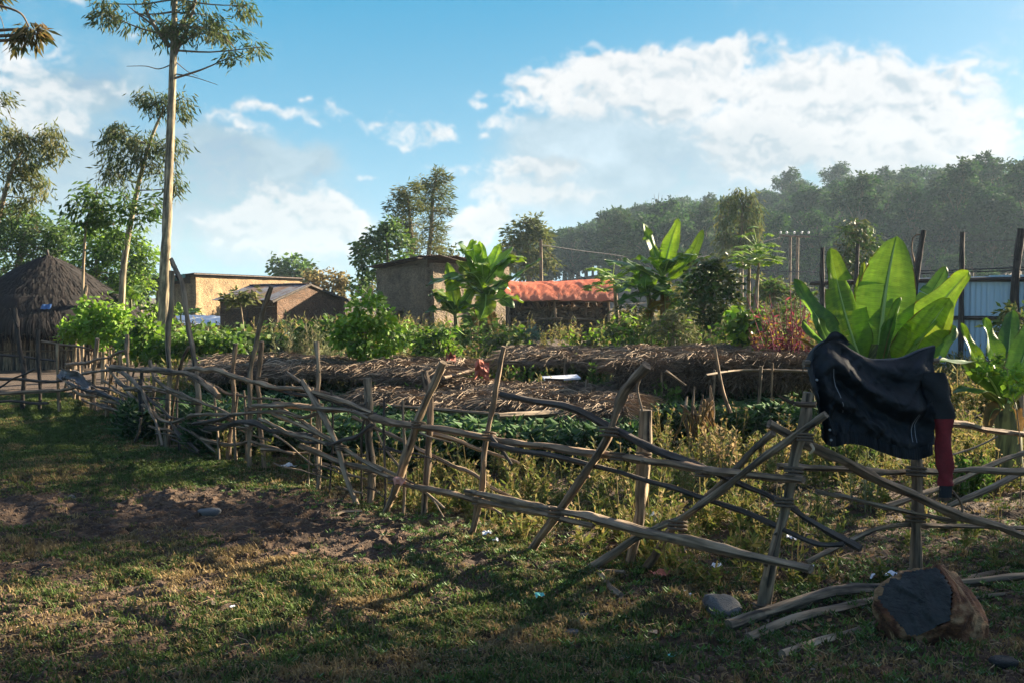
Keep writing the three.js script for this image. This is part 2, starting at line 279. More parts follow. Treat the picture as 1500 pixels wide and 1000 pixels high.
// ---------------------------------------------------------------- things and parts
const used = new Map(), origin = new WeakMap();
function numbered(name) { const n = used.get(name) ?? 0; used.set(name, n + 1); return n ? name + '_' + String(n).padStart(3, '0') : name; }
function tag(o, label, category, group, kind) { if (label) o.userData.label = label; if (category) o.userData.category = category; if (group) o.userData.group = group; if (kind) o.userData.kind = kind; return o; }
function thing(name, base, label, category, group) {
  const o = new THREE.Group(); o.name = numbered(name); o.position.copy(base); origin.set(o, base.clone()); scene.add(o);
  return tag(o, label, category, group);
}
function lit(o) { o.castShadow = o.receiveShadow = true; return o; }
function part(parent, name, mb, material, label) {
  const o = lit(new THREE.Mesh(mb.geo(origin.get(parent)), material)); o.name = name; origin.set(o, origin.get(parent)); parent.add(o);
  if (label) o.userData.label = label;
  return o;
}
function solo(name, mb, material, base, label, category, group, kind) {   // a thing of one mesh
  const o = lit(new THREE.Mesh(mb.geo(base), material)); o.name = numbered(name); o.position.copy(base); origin.set(o, base.clone()); scene.add(o);
  return tag(o, label, category, group, kind);
}
function copies(name, geo, material, list, parent, label, category) {     // masses nobody counts: list of [position, quaternion, scale, colour]
  const o = lit(new THREE.InstancedMesh(geo, material, list.length)), m = new THREE.Matrix4(), col = new THREE.Color(), off = parent ? origin.get(parent) : null;
  list.forEach(([p, q, s, c], k) => { const pp = off ? p.clone().sub(off) : p; o.setMatrixAt(k, m.compose(pp, q, typeof s === 'number' ? V(s, s, s) : s)); if (c) o.setColorAt(k, col.setRGB(...c)); });
  o.name = parent ? name : numbered(name); o.userData.kind = 'stuff'; (parent ?? scene).add(o);
  return tag(o, label, category);
}
const Q = (x, y, z, order = 'YXZ') => new THREE.Quaternion().setFromEuler(new THREE.Euler(x, y, z, order));
const vary = (c, r, a = 0.25, h = 0.08) => { const k = 1 + (r() - 0.5) * 2 * a; return [c[0] * k * (1 + (r() - 0.5) * 2 * h), c[1] * k, c[2] * k * (1 + (r() - 0.5) * 2 * h)]; };
const gauss = (r) => (r() + r() + r() + r() - 2) * 0.866;
function dirIn(r) { const z = r() * 2 - 1, a = r() * 2 * Math.PI, s = Math.sqrt(1 - z * z); return V(s * Math.cos(a), z, s * Math.sin(a)); }

// ---------------------------------------------------------------- land: yard, garden, far land, hill
function landH(x, D) {
  let h = 0.42 * sstep(13, 30, D) * sstep(-10, -5, x);
  h += 0.06 * fbm(x * 0.35, D * 0.35, 3);
  const rut = Math.abs(D - 7.15 - 0.25 * Math.sin(x * 2.1) - 0.5 * (x + 2)) ;        // the broken crust across the yard
  if (D < 13 && D > -3) {
    const near = 1 - sstep(9, 13, D);
    h += near * (0.036 * fbm(x * 2.1, D * 2.1, 3) + 0.032 * fbm(x * 7 + 3, D * 7, 3, 0.6) + 0.024 * fbm(x * 22, D * 22 + 7, 2));
    const crack = Math.abs(fbm(x * 1.5 + 11, D * 1.9 + 4, 3)) , zone = Math.exp(-(((x + 1.7) / 1.6) ** 2) - (((D - 6.9) / 1.1) ** 2));
    h -= near * zone * 0.085 * (1 - sstep(0.0, 0.05, crack));
    h -= 0.03 * Math.exp(-((rut / 0.14) ** 2)) * near * sstep(-4.5, -3, x) * (1 - sstep(-1.2, 0, x));
    h += 0.10 * Math.exp(-(((x - 0.80) / 0.16) ** 2) - (((D - 5.0) / 0.10) ** 2));      // the dug-up lump of earth by the fence
  }
  return h;
}
const FAR = 1.7;                                     // how far off and how large the hill is
function hillH(x, D) {
  const s = sstep(52, 122, D / FAR), along = sstep(-18, 62, x / FAR);
  return landH(x, D) + FAR * s * (1.2 + 8.6 * along) * (1 + 0.10 * fbm(x * 0.02, D * 0.02, 3));
}
const ground = (x, D) => D > 50 ? hillH(x, D) : landH(x, D);
const drop = (p, lift = 0) => { p.y = ground(p.x, -p.z) + lift; return p; };
function graded(lo, fineLo, fineHi, hi, step, grow) {
  const a = []; for (let x = fineLo; x <= fineHi; x += step) a.push(x);
  let s = step; for (let x = fineHi; x < hi;) { s *= grow; x += s; a.push(Math.min(x, hi)); }
  s = step; const l = []; for (let x = fineLo; x > lo;) { s *= grow; x -= s; l.unshift(Math.max(x, lo)); }
  return [...l, ...a];
}
{
  const xs = graded(-420, -4.6, 3.6, 420, 0.024, 1.045), ds = graded(-60, 3.9, 8.6, 520, 0.024, 1.035), mb = new MB(), nx = xs.length;
  for (const D of ds) for (const x of xs) {
    mb.v(V(x, ground(x, D), -D), x / 1.7, D / 1.7);
  }
  for (let j = 0; j < ds.length - 1; j++) for (let i = 0; i < nx - 1; i++) { const a = j * nx + i; mb.q(a, a + 1, a + nx + 1, a + nx); }
  console.log('land', nx, ds.length);
  const o = solo('ground', mb, M.soil, V(0, 0, 0), 'bare brown earth with cracked crust and patches of short grass', 'ground', null, 'structure');
}
// ---------------------------------------------------------------- buildings behind the garden
const S = (D) => D / FOCAL;                          // metres per photograph pixel at a depth
function wallBetween(a, b, y0, y1, thick, mb, rough = 0.03, seed = 1, holes = []) {   // a, b plan points V; a rough mud wall with real thickness; holes: [u0,u1,v0,v1] as shares
  const dir = b.clone().sub(a).setY(0), L = dir.length(); dir.normalize();
  const n = V(-dir.z, 0, dir.x), NU = Math.max(8, Math.round(L / 0.12)), NV = Math.max(6, Math.round((y1 - y0) / 0.12));
  const inHole = (u, v) => holes.some(([a0, a1, b0, b1]) => { const w = 0.022 * noise2(v * 9 + seed, 3) ; return u > a0 + w && u < a1 + w && v > b0 && v < b1 + 0.03 * noise2(u * 40, seed); });
  for (const s of [1, -1]) {
    const idx = [];
    for (let j = 0; j <= NV; j++) for (let i = 0; i <= NU; i++) {
      const u = i / NU, v = j / NV, p = a.clone().addScaledVector(dir, u * L); p.y = lerp(y0, y1, v);
      p.addScaledVector(n, s * thick / 2 + rough * fbm(u * L * 1.6 + seed, v * (y1 - y0) * 1.6 + s * 5, 4));
      idx.push(mb.v(p, u * L / 1.5, v * (y1 - y0) / 1.5));
    }
    for (let j = 0; j < NV; j++) for (let i = 0; i < NU; i++) {
      if (inHole((i + 0.5) / NU, (j + 0.5) / NV)) continue;
      const k = j * (NU + 1) + i; mb.q(idx[k], idx[k + 1], idx[k + NU + 2], idx[k + NU + 1]);
    }
  }
  for (const e of [0, 1]) {                          // end and top faces
    const c = (e ? b : a).clone().setY((y0 + y1) / 2); mb.box(c, n.clone().multiplyScalar(thick / 2), V(0, (y1 - y0) / 2, 0), dir.clone().multiplyScalar(0.012));
  }
  mb.box(a.clone().lerp(b, 0.5).setY(y1 - 0.01), dir.clone().multiplyScalar(L / 2), n.clone().multiplyScalar(thick / 2), V(0, 0.012, 0));
  return mb;
}
function corrugated(mb, o, du, dv, w, l, pitch = 0.09, amp = 0.016, uv = 1) {   // one sheet: origin, unit width and length directions
  const n = new THREE.Vector3().crossVectors(du, dv).normalize(), nu = Math.round(w / pitch * 6);
  return mb.grid(nu, 2, (u, v) => [o.clone().addScaledVector(du, u * w).addScaledVector(dv, v * l).addScaledVector(n, amp * Math.sin(u * w / pitch * 2 * Math.PI)), u * w * 0.6 * uv, v * l * 0.6 * uv]);
}
{ // long ochre house
  const D = 44, a = at(283, 470, D), b = at(440, 470, D + 9), yb = ground(a.x, D) - 0.2, t = thing('ochre_house', V(a.x, yb, a.z), 'long ochre mud-plastered house with thin dark roof edge', 'house');
  const ya = at(283, 404, D).y, c = at(233, 470, D + 4);
  part(t, 'wall', wallBetween(a.clone().setY(0), b.clone().setY(0), yb, ya, 0.25, new MB(), 0.05, 3), M.ochre);
  part(t, 'wall', wallBetween(c.clone().setY(0), a.clone().setY(0).add(V(-0.14, 0, 0)), yb, ya - 0.35, 0.25, new MB(), 0.05, 8), M.ochre);
  const dir = b.clone().sub(a).setY(0).normalize(), n = V(dir.z, 0, -dir.x), L = b.clone().sub(a).setY(0).length();
  const rf = new MB(); corrugated(rf, a.clone().setY(ya + 0.10).addScaledVector(dir, -0.4).addScaledVector(n, -0.35), dir, n.clone().setY(-0.10).normalize(), L + 1, 5.5, 0.12, 0.02);
  part(t, 'roof', rf, M.tinRust);
  part(t, 'roof_edge', new MB().box(a.clone().lerp(b, 0.5).setY(ya + 0.07).addScaledVector(n, -0.32), dir.clone().multiplyScalar(L / 2 + 0.4), V(0, 0.022, 0), n.clone().multiplyScalar(0.03)), M.tinRust);
  const e = a.clone().sub(c).setY(0); part(t, 'gutter', new MB().tube([c.clone().setY(ya - 0.62).add(V(-0.5, 0, 0.4)), a.clone().setY(ya - 0.02).add(V(-0.3, 0, 0.35))], [0.10], 8, 0, 2, 2), M.teal, 'teal painted eave board');
}
{ // low white sheet lean-to
  const D = 40, p = [at(255, 459, D), at(322, 464, D), at(326, 476, D - 1.6), at(262, 474, D - 1.6)], t = thing('sheet_lean_to', V(p[0].x, ground(p[0].x, D), -D), 'low lean-to roofed with a white plastic sheet', 'lean-to');
  part(t, 'sheet', new MB().grid(24, 8, (u, v) => [p[0].clone().lerp(p[1], u).lerp(p[3].clone().lerp(p[2], u), v).add(V(0, 0.06 * fbm(u * 6, v * 4, 3) - 0.12 * Math.sin(u * Math.PI) * v, 0)), u * 2, v]), M.tarpWhite);
  for (const q of p) part(t, 'post', new MB().tube([q.clone().setY(ground(q.x, -q.z) - 0.1), q.clone()], [0.05, 0.04], 6, 0.1, 4, 2), M.woodGrey);
}
{ // brown mud hut with a tin gable roof
  const D = 30, g = 0.30, t = thing('brown_mud_hut', V(at(400, 490, D).x, g, -D), 'small brown mud hut with striped tin gable roof', 'hut');
  const c0 = at(326, 490, D + 2.6), c1 = at(403, 492, D), c2 = at(502, 490, D + 4.2), flat = (p) => p.clone().setY(0);
  const eaveY = at(403, 437, D).y, ridgeY = eaveY + 0.42;
  part(t, 'wall', wallBetween(flat(c0), flat(c1), g - 0.2, eaveY - 0.04, 0.16, new MB(), 0.03, 4, [[0.50, 0.60, 0.42, 0.60]]), M.mudBrown);
  // gable wall with its triangle
  const gm = wallBetween(flat(c1), flat(c2), g - 0.2, eaveY - 0.04, 0.16, new MB(), 0.03, 6), d12 = flat(c2).sub(flat(c1)), n12 = V(d12.z, 0, -d12.x).normalize();
  for (const s of [-1, 1]) gm.grid(16, 5, (u, v) => { const h = (1 - Math.abs(u - 0.45) / (u < 0.45 ? 0.45 : 0.55)) * (ridgeY - eaveY) ; return [flat(c1).addScaledVector(d12, u).setY(eaveY - 0.05 + v * h).addScaledVector(n12, s * 0.07), u * 2, v * 0.5]; });
  part(t, 'wall', gm, M.mudBrown);
  part(t, 'window_shutter', new MB().box(flat(c0).lerp(flat(c1), 0.55).setY(eaveY - 0.55), V(0.12, 0, 0.0).applyAxisAngle(UP, 0.8), V(0, 0.16, 0), V(0, 0, 0.02).applyAxisAngle(UP, 0.8)), M.woodDark);
  const along = flat(c0).sub(flat(c1)), L = along.length() + 0.5, du = along.clone().normalize(), half = d12.length(), nd = d12.clone().normalize();
  const mats = [M.tin, M.tinRust, M.tin, M.tinRust];
  for (const side of [0, 1]) for (let k = 0; k < 5; k++) {
    const up = side ? nd.clone().multiplyScalar(-1) : nd.clone(), run = half * (side ? 0.55 : 0.45) + 0.32, dv = up.clone().multiplyScalar(run).setY(ridgeY - eaveY + 0.10).normalize();
    const o = (side ? flat(c2) : flat(c1)).clone().addScaledVector(up, -0.32).setY(eaveY - 0.06 + (k % 2) * 0.006).addScaledVector(du, -0.16 + k * L / 5);
    part(t, 'roof_sheet', corrugated(new MB(), o, du, dv, L / 5 + 0.03, run * 1.06, 0.09, 0.014), mats[(k + side) % 4]);
  }
  for (const s of [0, 1]) part(t, 'barge_board', new MB().tube([(s ? flat(c2) : flat(c1)).setY(eaveY - 0.12).addScaledVector(du, -0.14).addScaledVector(nd, s ? 0.3 : -0.3), flat(c1).addScaledVector(d12, 0.45).setY(ridgeY + 0.0).addScaledVector(du, -0.14)], [0.04], 6, 0.05, 3, 2), M.woodDark);
  part(t, 'wire', new MB().tube([at(327, 453, D + 2.2), at(362, 452, D + 1.2), at(402, 449, D - 0.3)], [0.012], 4, 0, 2, 6), M.woodPale);
}
{ // tall grey mud house
  const D = 33, g = ground(at(600, 490, D).x, D), t = thing('grey_mud_house', V(at(610, 490, D).x, g, -D), 'tall grey mud-walled house with crumbling door opening, behind bananas', 'house');
  const flat = (p) => p.clone().setY(0), c0 = flat(at(556, 490, D + 1.6)), c1 = flat(at(626, 490, D)), c2 = flat(at(742, 490, D + 3.4)), y0 = g - 0.25, yl = at(556, 394, D + 1.6).y, yr = at(626, 380, D).y;
  const w1 = wallBetween(c0, c1, y0, yl, 0.22, new MB(), 0.05, 21, [[0.32, 0.52, 0.0, 0.42]]);
  w1.grid(10, 3, (u, v) => [c0.clone().lerp(c1, u).setY(yl - 0.02 + v * u * (yr - yl + 0.05)), u, v]);
  part(t, 'wall', w1, M.mudGrey);
  part(t, 'wall', wallBetween(c1.clone().add(V(0.13, 0, -0.02)), c2, y0, yr - 0.12, 0.22, new MB(), 0.06, 27), M.mudGrey);
  const d01 = c1.clone().sub(c0), n01 = V(d01.z, 0, -d01.x).normalize();
  part(t, 'door', new MB().box(c0.clone().addScaledVector(d01, 0.42).addScaledVector(n01, 0.16).setY(g + 0.55), d01.clone().normalize().multiplyScalar(0.26), V(0, 0.78, 0), n01.clone().multiplyScalar(0.03)), M.woodDark, 'dark plank door set back in the wall');
  const rl = c0.clone().sub(c1).normalize(), rr = c2.clone().sub(c1).normalize();
  const sheet = (nm, o, dv, du, w, l) => part(t, nm, corrugated(new MB(), o, du, dv, w, l, 0.12, 0.015), M.tinRust);
  for (let k = 0; k < 4; k++) { const dv = rl.clone().setY((yl - yr) / d01.length()).normalize(); sheet('roof_sheet', c1.clone().setY(yr + 0.10 + 0.005 * (k % 2)).addScaledVector(rr, -0.35 + k * 0.9), dv, rr, 0.92, d01.length() + 0.4); }
  for (let k = 0; k < 3; k++) sheet('roof_sheet', c1.clone().setY(yr + 0.13 - 0.005 * k).addScaledVector(rl, 0.3 - 0.0 * k).addScaledVector(rr, k * 0.85), rr.clone().setY(-0.16).normalize(), rl.clone().multiplyScalar(-1), 0.9, 1.0);
  for (let k = 0; k < 5; k++) { const p = c0.clone().lerp(c1, 0.03 + 0.235 * k).setY(lerp(yl, yr, 0.03 + 0.235 * k) + 0.03); part(t, 'purlin', new MB().tube([p.clone().addScaledVector(rr, -0.42), p.clone().addScaledVector(rr, 0.6)], [0.035], 6, 0.1, k + 2, 2), M.woodDark); }
  const cr = new MB(); cr.tube([c0.clone().lerp(c1, 0.94).addScaledVector(n01, -0.13).setY(g), c0.clone().lerp(c1, 0.92).addScaledVector(n01, -0.14).setY(g + 0.35), c0.clone().lerp(c1, 0.95).addScaledVector(n01, -0.13).setY(g + 0.62)], [0.05, 0.03, 0.015], 6, 0.3, 5, 3);
  part(t, 'corner_pole', cr, M.woodDark);
}
{ // firewood shed under an orange tarpaulin
  const D = 31, g = ground(1.5, D), xL = at(742, 490, D).x, xR = at(893, 490, D).x, yT = at(800, 440, D).y, t = thing('firewood_shed', V((xL + xR) / 2, g, -D), 'open pole shed roofed with a crumpled orange tarpaulin', 'shed');
  for (const [x, d] of [[xL + 0.05, D], [at(812, 490, D).x, D - 0.02], [xR - 0.05, D], [xR + 0.15, D - 0.1], [xL + 0.05, D + 2], [xR - 0.05, D + 2]]) part(t, 'post', new MB().tube([V(x, g - 0.1, -d), V(x + 0.03, g + 0.6, -d), V(x, yT, -d)], [0.05, 0.045, 0.04], 7, 0.15, Math.round(x * 9 + d), 3), M.woodBrown);
  part(t, 'rail', new MB().tube([V(at(757, 474, D).x, at(757, 474, D).y, -D + 0.12), V(at(800, 467, D).x, at(800, 467, D).y, -D + 0.12), V(at(872, 468, D).x, at(872, 468, D).y, -D + 0.12)], [0.03], 6, 0.15, 6, 5), M.woodGrey);
  part(t, 'beam', new MB().tube([V(xL - 0.1, yT, -D + 0.06), V(xR + 0.3, yT - 0.03, -D + 0.06)], [0.04], 7, 0.15, 8, 5), M.woodGrey);
  const ridge = at(745, 414, D + 1.6).y;
  part(t, 'tarpaulin', new MB().grid(70, 30, (u, v) => {
    const x = lerp(xL - 0.12, xR + 0.25, u), d = lerp(D - 0.18, D + 2.2, v), arch = Math.sin(Math.min(1, v * 1.5) * Math.PI * 0.5), yy = lerp(yT + 0.05, ridge + 0.05 - 0.05 * Math.sin(u * 5), arch) - (v > 0.7 ? (v - 0.7) * 0.6 : 0);
    const cr = 0.05 * Math.abs(fbm(u * 11 + v * 5, v * 3, 4)) + 0.022 * fbm(u * 40, v * 14, 3) - (v < 0.08 ? 0.10 * (0.08 - v) / 0.08 * (0.8 + 0.15 * noise2(u * 7, 2)) : 0);
    return [V(x, yy + cr, -d + (v < 0.05 ? 0.04 : 0)), u * 9, v * 6];
  }), M.tarpOrange);
  part(t, 'back_panel', new MB().box(V((xL + xR) / 2, (g + yT) / 2, -D - 1.9), V((xR - xL) / 2, 0, 0), V(0, (yT - g) / 2, 0), V(0, 0, 0.03)), M.woodDark);
  for (const s of [xL, xR]) part(t, 'side_panel', new MB().box(V(s, (g + yT) / 2, -D - 1), V(0.03, 0, 0), V(0, (yT - g) / 2 - 0.02, 0), V(0, 0, 0.85)), M.woodDark);
  const w = thing('firewood_stack', V((xL + xR) / 2, g, -D - 0.5), 'dark stack of split firewood under the orange tarpaulin', 'firewood'), r = rngOf(31);
  const vars = [0, 1, 2, 3].map((k) => { const mb = new MB(); mb.tube([V(-0.28, 0, 0), V(0, 0.015 * (k - 1), 0.01), V(0.28, 0.01, 0)], [0.045, 0.05, 0.042], 5, 0.3, 50 + k, 1); return mb.geo(); });
  const cols = [M.woodBrown, wood(0.17, 0.115, 0.075), wood(0.20, 0.15, 0.11), M.woodGrey, M.woodBrown];
  for (let k = 0; k < 290; k++) {
    const row = Math.floor(k / 29), o = lit(new THREE.Mesh(vars[k % 4], cols[Math.floor(r() * 5)])); o.name = 'log';
    const x = lerp(xL + 0.3, xR - 0.3, (k % 29) / 28) + (r() - 0.5) * 0.08, y = g + 0.05 + row * 0.098 + (r() - 0.5) * 0.03;
    o.position.set(x, y, -D - 0.42 - r() * 0.25).sub(w.position); o.rotation.set(r() * 6, (r() - 0.5) * 0.9 + (r() < 0.35 ? 1.5 : 0), (r() - 0.5) * 0.3); w.add(o);
  }
}
{ // round thatched hut
  const D = 25, c = at(72, 536, D), g = ground(c.x, D); c.y = g;
  const t = thing('thatched_hut', c, 'round hut with dark shaggy thatched cone roof and stick wall', 'hut'), r = rngOf(5);
  const R = 1.85, eave = at(72, 470, D).y, top = at(72, 380, D).y, Ro = 2.35;
  const prof = (s) => [Ro * Math.pow(s, 0.80) + 0.05, lerp(top, eave - 0.05, Math.pow(s, 1.10))];
  part(t, 'roof', new MB().grid(48, 18, (u, v) => { const [rad, y] = prof(v), a = u * 2 * Math.PI, k = 1 + 0.05 * noise2(Math.cos(a) * 3 + 5, Math.sin(a) * 3 + v * 4); return [V(c.x + Math.cos(a) * rad * k, y + 0.06 * noise2(a * 3, v * 6), c.z + Math.sin(a) * rad * k), u * 12, v * 3]; }), M.thatch);
  const sg = new MB(); sg.strip([V(0, 0, 0), V(0.16, 0.01, 0.01), V(0.34, -0.035, 0), V(0.5, -0.11, -0.02)], [0.02, 0.022, 0.016, 0.004], [1, 1, 1], V(0, 1, 0.02));
  const list = [], slope = Math.atan2(top - eave, Ro);
  for (let k = 0; k < 15000; k++) {
    const s = Math.pow(r(), 0.55), a = r() * 2 * Math.PI, [rad, y] = prof(s), q = Q(0, -a + gauss(r) * 0.25, 0).multiply(Q(0, 0, -slope - 0.12 + gauss(r) * 0.16, 'XYZ')), b = 0.6 + r() * 1.0 + (r() < 0.06 ? 1.2 : 0);
    list.push([V(c.x + Math.cos(a) * (rad - 0.12), y + 0.09 + 0.05 * r(), c.z + Math.sin(a) * (rad - 0.12)), q, V(0.7 + r() * 0.6, 1, 1 + r()), [0.010 * b, 0.0065 * b, 0.0048 * b]]);
  }
  for (let k = 0; k < 2600; k++) { const a = r() * 2 * Math.PI, b = 0.6 + r() * 1.6; list.push([V(c.x + Math.cos(a) * (Ro - 0.1 + 0.08 * r()), eave - 0.02 + 0.08 * r(), c.z + Math.sin(a) * (Ro - 0.1 + 0.08 * r())), Q(0, -a + gauss(r) * 0.5, 0).multiply(Q(0, 0, -1.25 + gauss(r) * 0.2, 'XYZ')), V(0.5 + r() * 0.5, 1, 1.5), [0.010 * b, 0.0065 * b, 0.0048 * b]]); }
  copies('thatch', sg.geo(), M.straw, list, t);
  for (let k = 0; k < 26; k++) { const a = Math.PI * (0.28 + 0.03 * k) + r() * 0.04, e = V(c.x + Math.cos(a) * (Ro + 0.03), eave - 0.24 - 0.05 * r(), c.z + Math.sin(a) * (Ro + 0.03)); part(t, 'rafter_end', new MB().tube([V(c.x + Math.cos(a) * (Ro - 0.5), eave + 0.12, c.z + Math.sin(a) * (Ro - 0.5)), e], [0.03, 0.028], 5, 0.2, k + 3, 2), r() < 0.5 ? M.woodPale : M.woodGrey); }
  part(t, 'finial', new MB().tube([V(c.x, top - 0.3, c.z), V(c.x + 0.01, top + 0.12, c.z), V(c.x - 0.01, top + 0.24, c.z)], [0.05, 0.035, 0.025], 6, 0.2, 3, 3), M.woodDark);
  const patch = at(70, 450, D - 2.05), pa = Math.atan2(patch.z - c.z, patch.x - c.x);
  part(t, 'plastic_patch', new MB().grid(8, 4, (u, v) => [V(patch.x + (u - 0.5) * 0.22, patch.y + 0.06 - v * 0.11 + 0.015 * noise2(u * 7, v * 4), patch.z + 0.06 + 0.10 * v + 0.02 * noise2(u * 5, 2)), u, v]), M.tarpBlue, 'blue plastic patch under the eave');
  part(t, 'inner_wall', new MB().tube([V(c.x, g - 0.1, c.z), V(c.x, eave + 0.25, c.z)], [R - 0.06], 28, 0, 3, 2), M.mudBrown);
  for (let k = 0; k < 92; k++) {
    const a = Math.PI * (-0.12 + 1.24 * k / 91), x = c.x + Math.cos(a) * R, z = c.z + Math.sin(a) * R;
    part(t, 'stick', new MB().tube([V(x, g - 0.08, z), V(x + gauss(r) * 0.02, g + 0.5, z), V(x + gauss(r) * 0.02, eave + 0.1 - r() * 0.08, z)], [0.036 + 0.012 * r(), 0.03], 5, 0.2, k + 70, 2), [M.woodGrey, M.woodDark, M.woodBrown, M.woodGrey][k % 4]);
  }
  for (const y of [0.45, 0.9]) part(t, 'tie_band', new MB().tube([...Array(20)].map((_, k) => { const a = Math.PI * (-0.1 + 1.2 * k / 19); return V(c.x + Math.cos(a) * (R + 0.05), g + y + 0.02 * noise2(k, y), c.z + Math.sin(a) * (R + 0.05)); }), [0.02], 5, 0.2, 9, 2), M.woodBrown);
}
{ // blue corrugated sheet fence on dark poles
  const a = V(at(1190, 500, 23).x, 0, -23), b = V(at(1640, 500, 17.5).x, 0, -17.5), dir = b.clone().sub(a), L = dir.length(); dir.normalize();
  const t = thing('tin_fence', V(a.x, 0.3, a.z), 'pale blue corrugated metal fence nailed to dark poles', 'fence'), r = rngOf(8), P = { ...planeOf(a.x, 23, b.x, 17.5) };
  const n = 11, topOf = (x, z) => EYE + (440 - 404) / FOCAL * 19.4;
  for (let k = 4; k < n; k++) { const o = a.clone().addScaledVector(dir, k * L / n).setY(0.25); part(t, 'sheet', corrugated(new MB(), o.addScaledVector(V(dir.z, 0, -dir.x), (k % 2) * 0.012), dir, UP, L / n + 0.05, topOf() - 0.25 + (r() - 0.5) * 0.05, 0.115, 0.02), M.tinBlue); }
  const front = V(-dir.z, 0, dir.x);
  for (const y of [at(0, 411, 19.4).y, at(0, 468, 19.4).y]) part(t, 'rail', new MB().tube([a.clone().setY(y).addScaledVector(front, 0.06), a.clone().lerp(b, 0.5).setY(y + 0.02).addScaledVector(front, 0.07), b.clone().setY(y).addScaledVector(front, 0.06)], [0.045], 7, 0.15, 9, 8), M.woodDark);
  const posts = [[1205, 363, 1208, 500, 7], [1257, 357, 1252, 500, 6], [1354, 337, 1334, 500, 8.5], [1410, 340, 1408, 520, 8], [1497, 335, 1484, 510, 13]];
  for (const [x0, y0, x1, y1, w] of posts) { const p1 = onPlane(P, x1, y1, 0.15), p0 = onPlane(P, x0, y0, 0.15), m = p1.clone().lerp(p0, 0.55).add(V((r() - 0.5) * 0.10, 0, 0)); p1.y = 0.1; const w1 = w * S(-p1.z) / 2; part(t, 'pole', new MB().tube([p1, m, p0], [w1 * 1.1, w1, w1 * 0.85], 8, 0.2, Math.round(x0), 6), M.woodDark); }
  part(t, 'bent_wire', new MB().tube([onPlane(P, 1350, 343, 0.16), onPlane(P, 1340, 346, 0.16), onPlane(P, 1336, 362, 0.16), onPlane(P, 1340, 385, 0.16), onPlane(P, 1342, 420, 0.16)], [0.016], 5, 0.1, 3, 5), M.woodBrown);
  for (const y of [397, 401]) part(t, 'top_wire', new MB().tube([onPlane(P, 1350, y, 0.05), onPlane(P, 1420, y - 2, 0.05), onPlane(P, 1520, y - 6, 0.05)], [0.012], 4, 0, 3, 6), M.wire);
}
{ // power line: twin pole and single pole
  const D = 62, t = thing('twin_power_pole', V(at(1165, 430, D).x, ground(at(1165, 430, D).x, D) - 0.3, -D), 'twin-legged wooden power pole with crossarm before the wooded hill', 'power pole');
  for (const [x, y] of [[1158, 345], [1169, 347]]) { const p = at(x, y, D); part(t, 'pole', new MB().tube([V(p.x, ground(p.x, D) - 0.3, -D), p], [0.10, 0.085], 8, 0.04, x, 3), M.woodPale); }
  part(t, 'crossarm', new MB().tube([at(1142, 345, D - 0.15), at(1187, 347, D - 0.15)], [0.075], 6, 0.03, 3, 2), M.woodPale);
  for (const x of [1144, 1153, 1164, 1175, 1185]) { const p = at(x, 343, D - 0.15); part(t, 'insulator', new MB().tube([p, p.clone().add(V(0, 0.1, 0)), p.clone().add(V(0, 0.18, 0))], [0.05, 0.07, 0.03], 7, 0, x, 2), M.ceramic); }
  const D2 = 36, q = thing('power_pole', V(at(792, 430, D2).x, 0.3, -D2), 'single pale wooden pole behind the orange tarpaulin shed', 'power pole');
  part(q, 'pole', new MB().tube([at(794, 470, D2), at(792, 352, D2)], [0.075, 0.06], 8, 0.04, 12, 3), M.woodPale);
  part(q, 'cap', new MB().tube([at(792, 353, D2), at(792, 350.5, D2)], [0.07, 0.05], 8, 0, 12, 1), M.woodDark);
  const line = (name, pts, label, g) => solo(name, new MB().tube(pts, [0.016], 4, 0, 2, 8), M.wire, pts[0].clone(), label, 'cable', g);
  line('cable', [at(793, 360, D2), at(830, 393, D2 - 1.5), at(872, 416, D2 - 3)], 'slack cable falling from the single pole to the shed');
  line('cable', [at(793, 359, D2), at(880, 371, D2 + 8), at(1000, 381, D2 + 17), at(1152, 346, D)], 'cable hanging between the single pole and twin pole');
  line('cable', [at(1180, 346, D), at(1330, 353, D - 5), at(1520, 352, D - 10)], 'cable running from the twin pole along the hill');
  line('cable', [at(1000, 392, 48), at(1100, 396, 46), at(1200, 399, 42), at(1330, 401, 40)], 'low cable crossing before the wooded hill');
}
console.log('buildings');

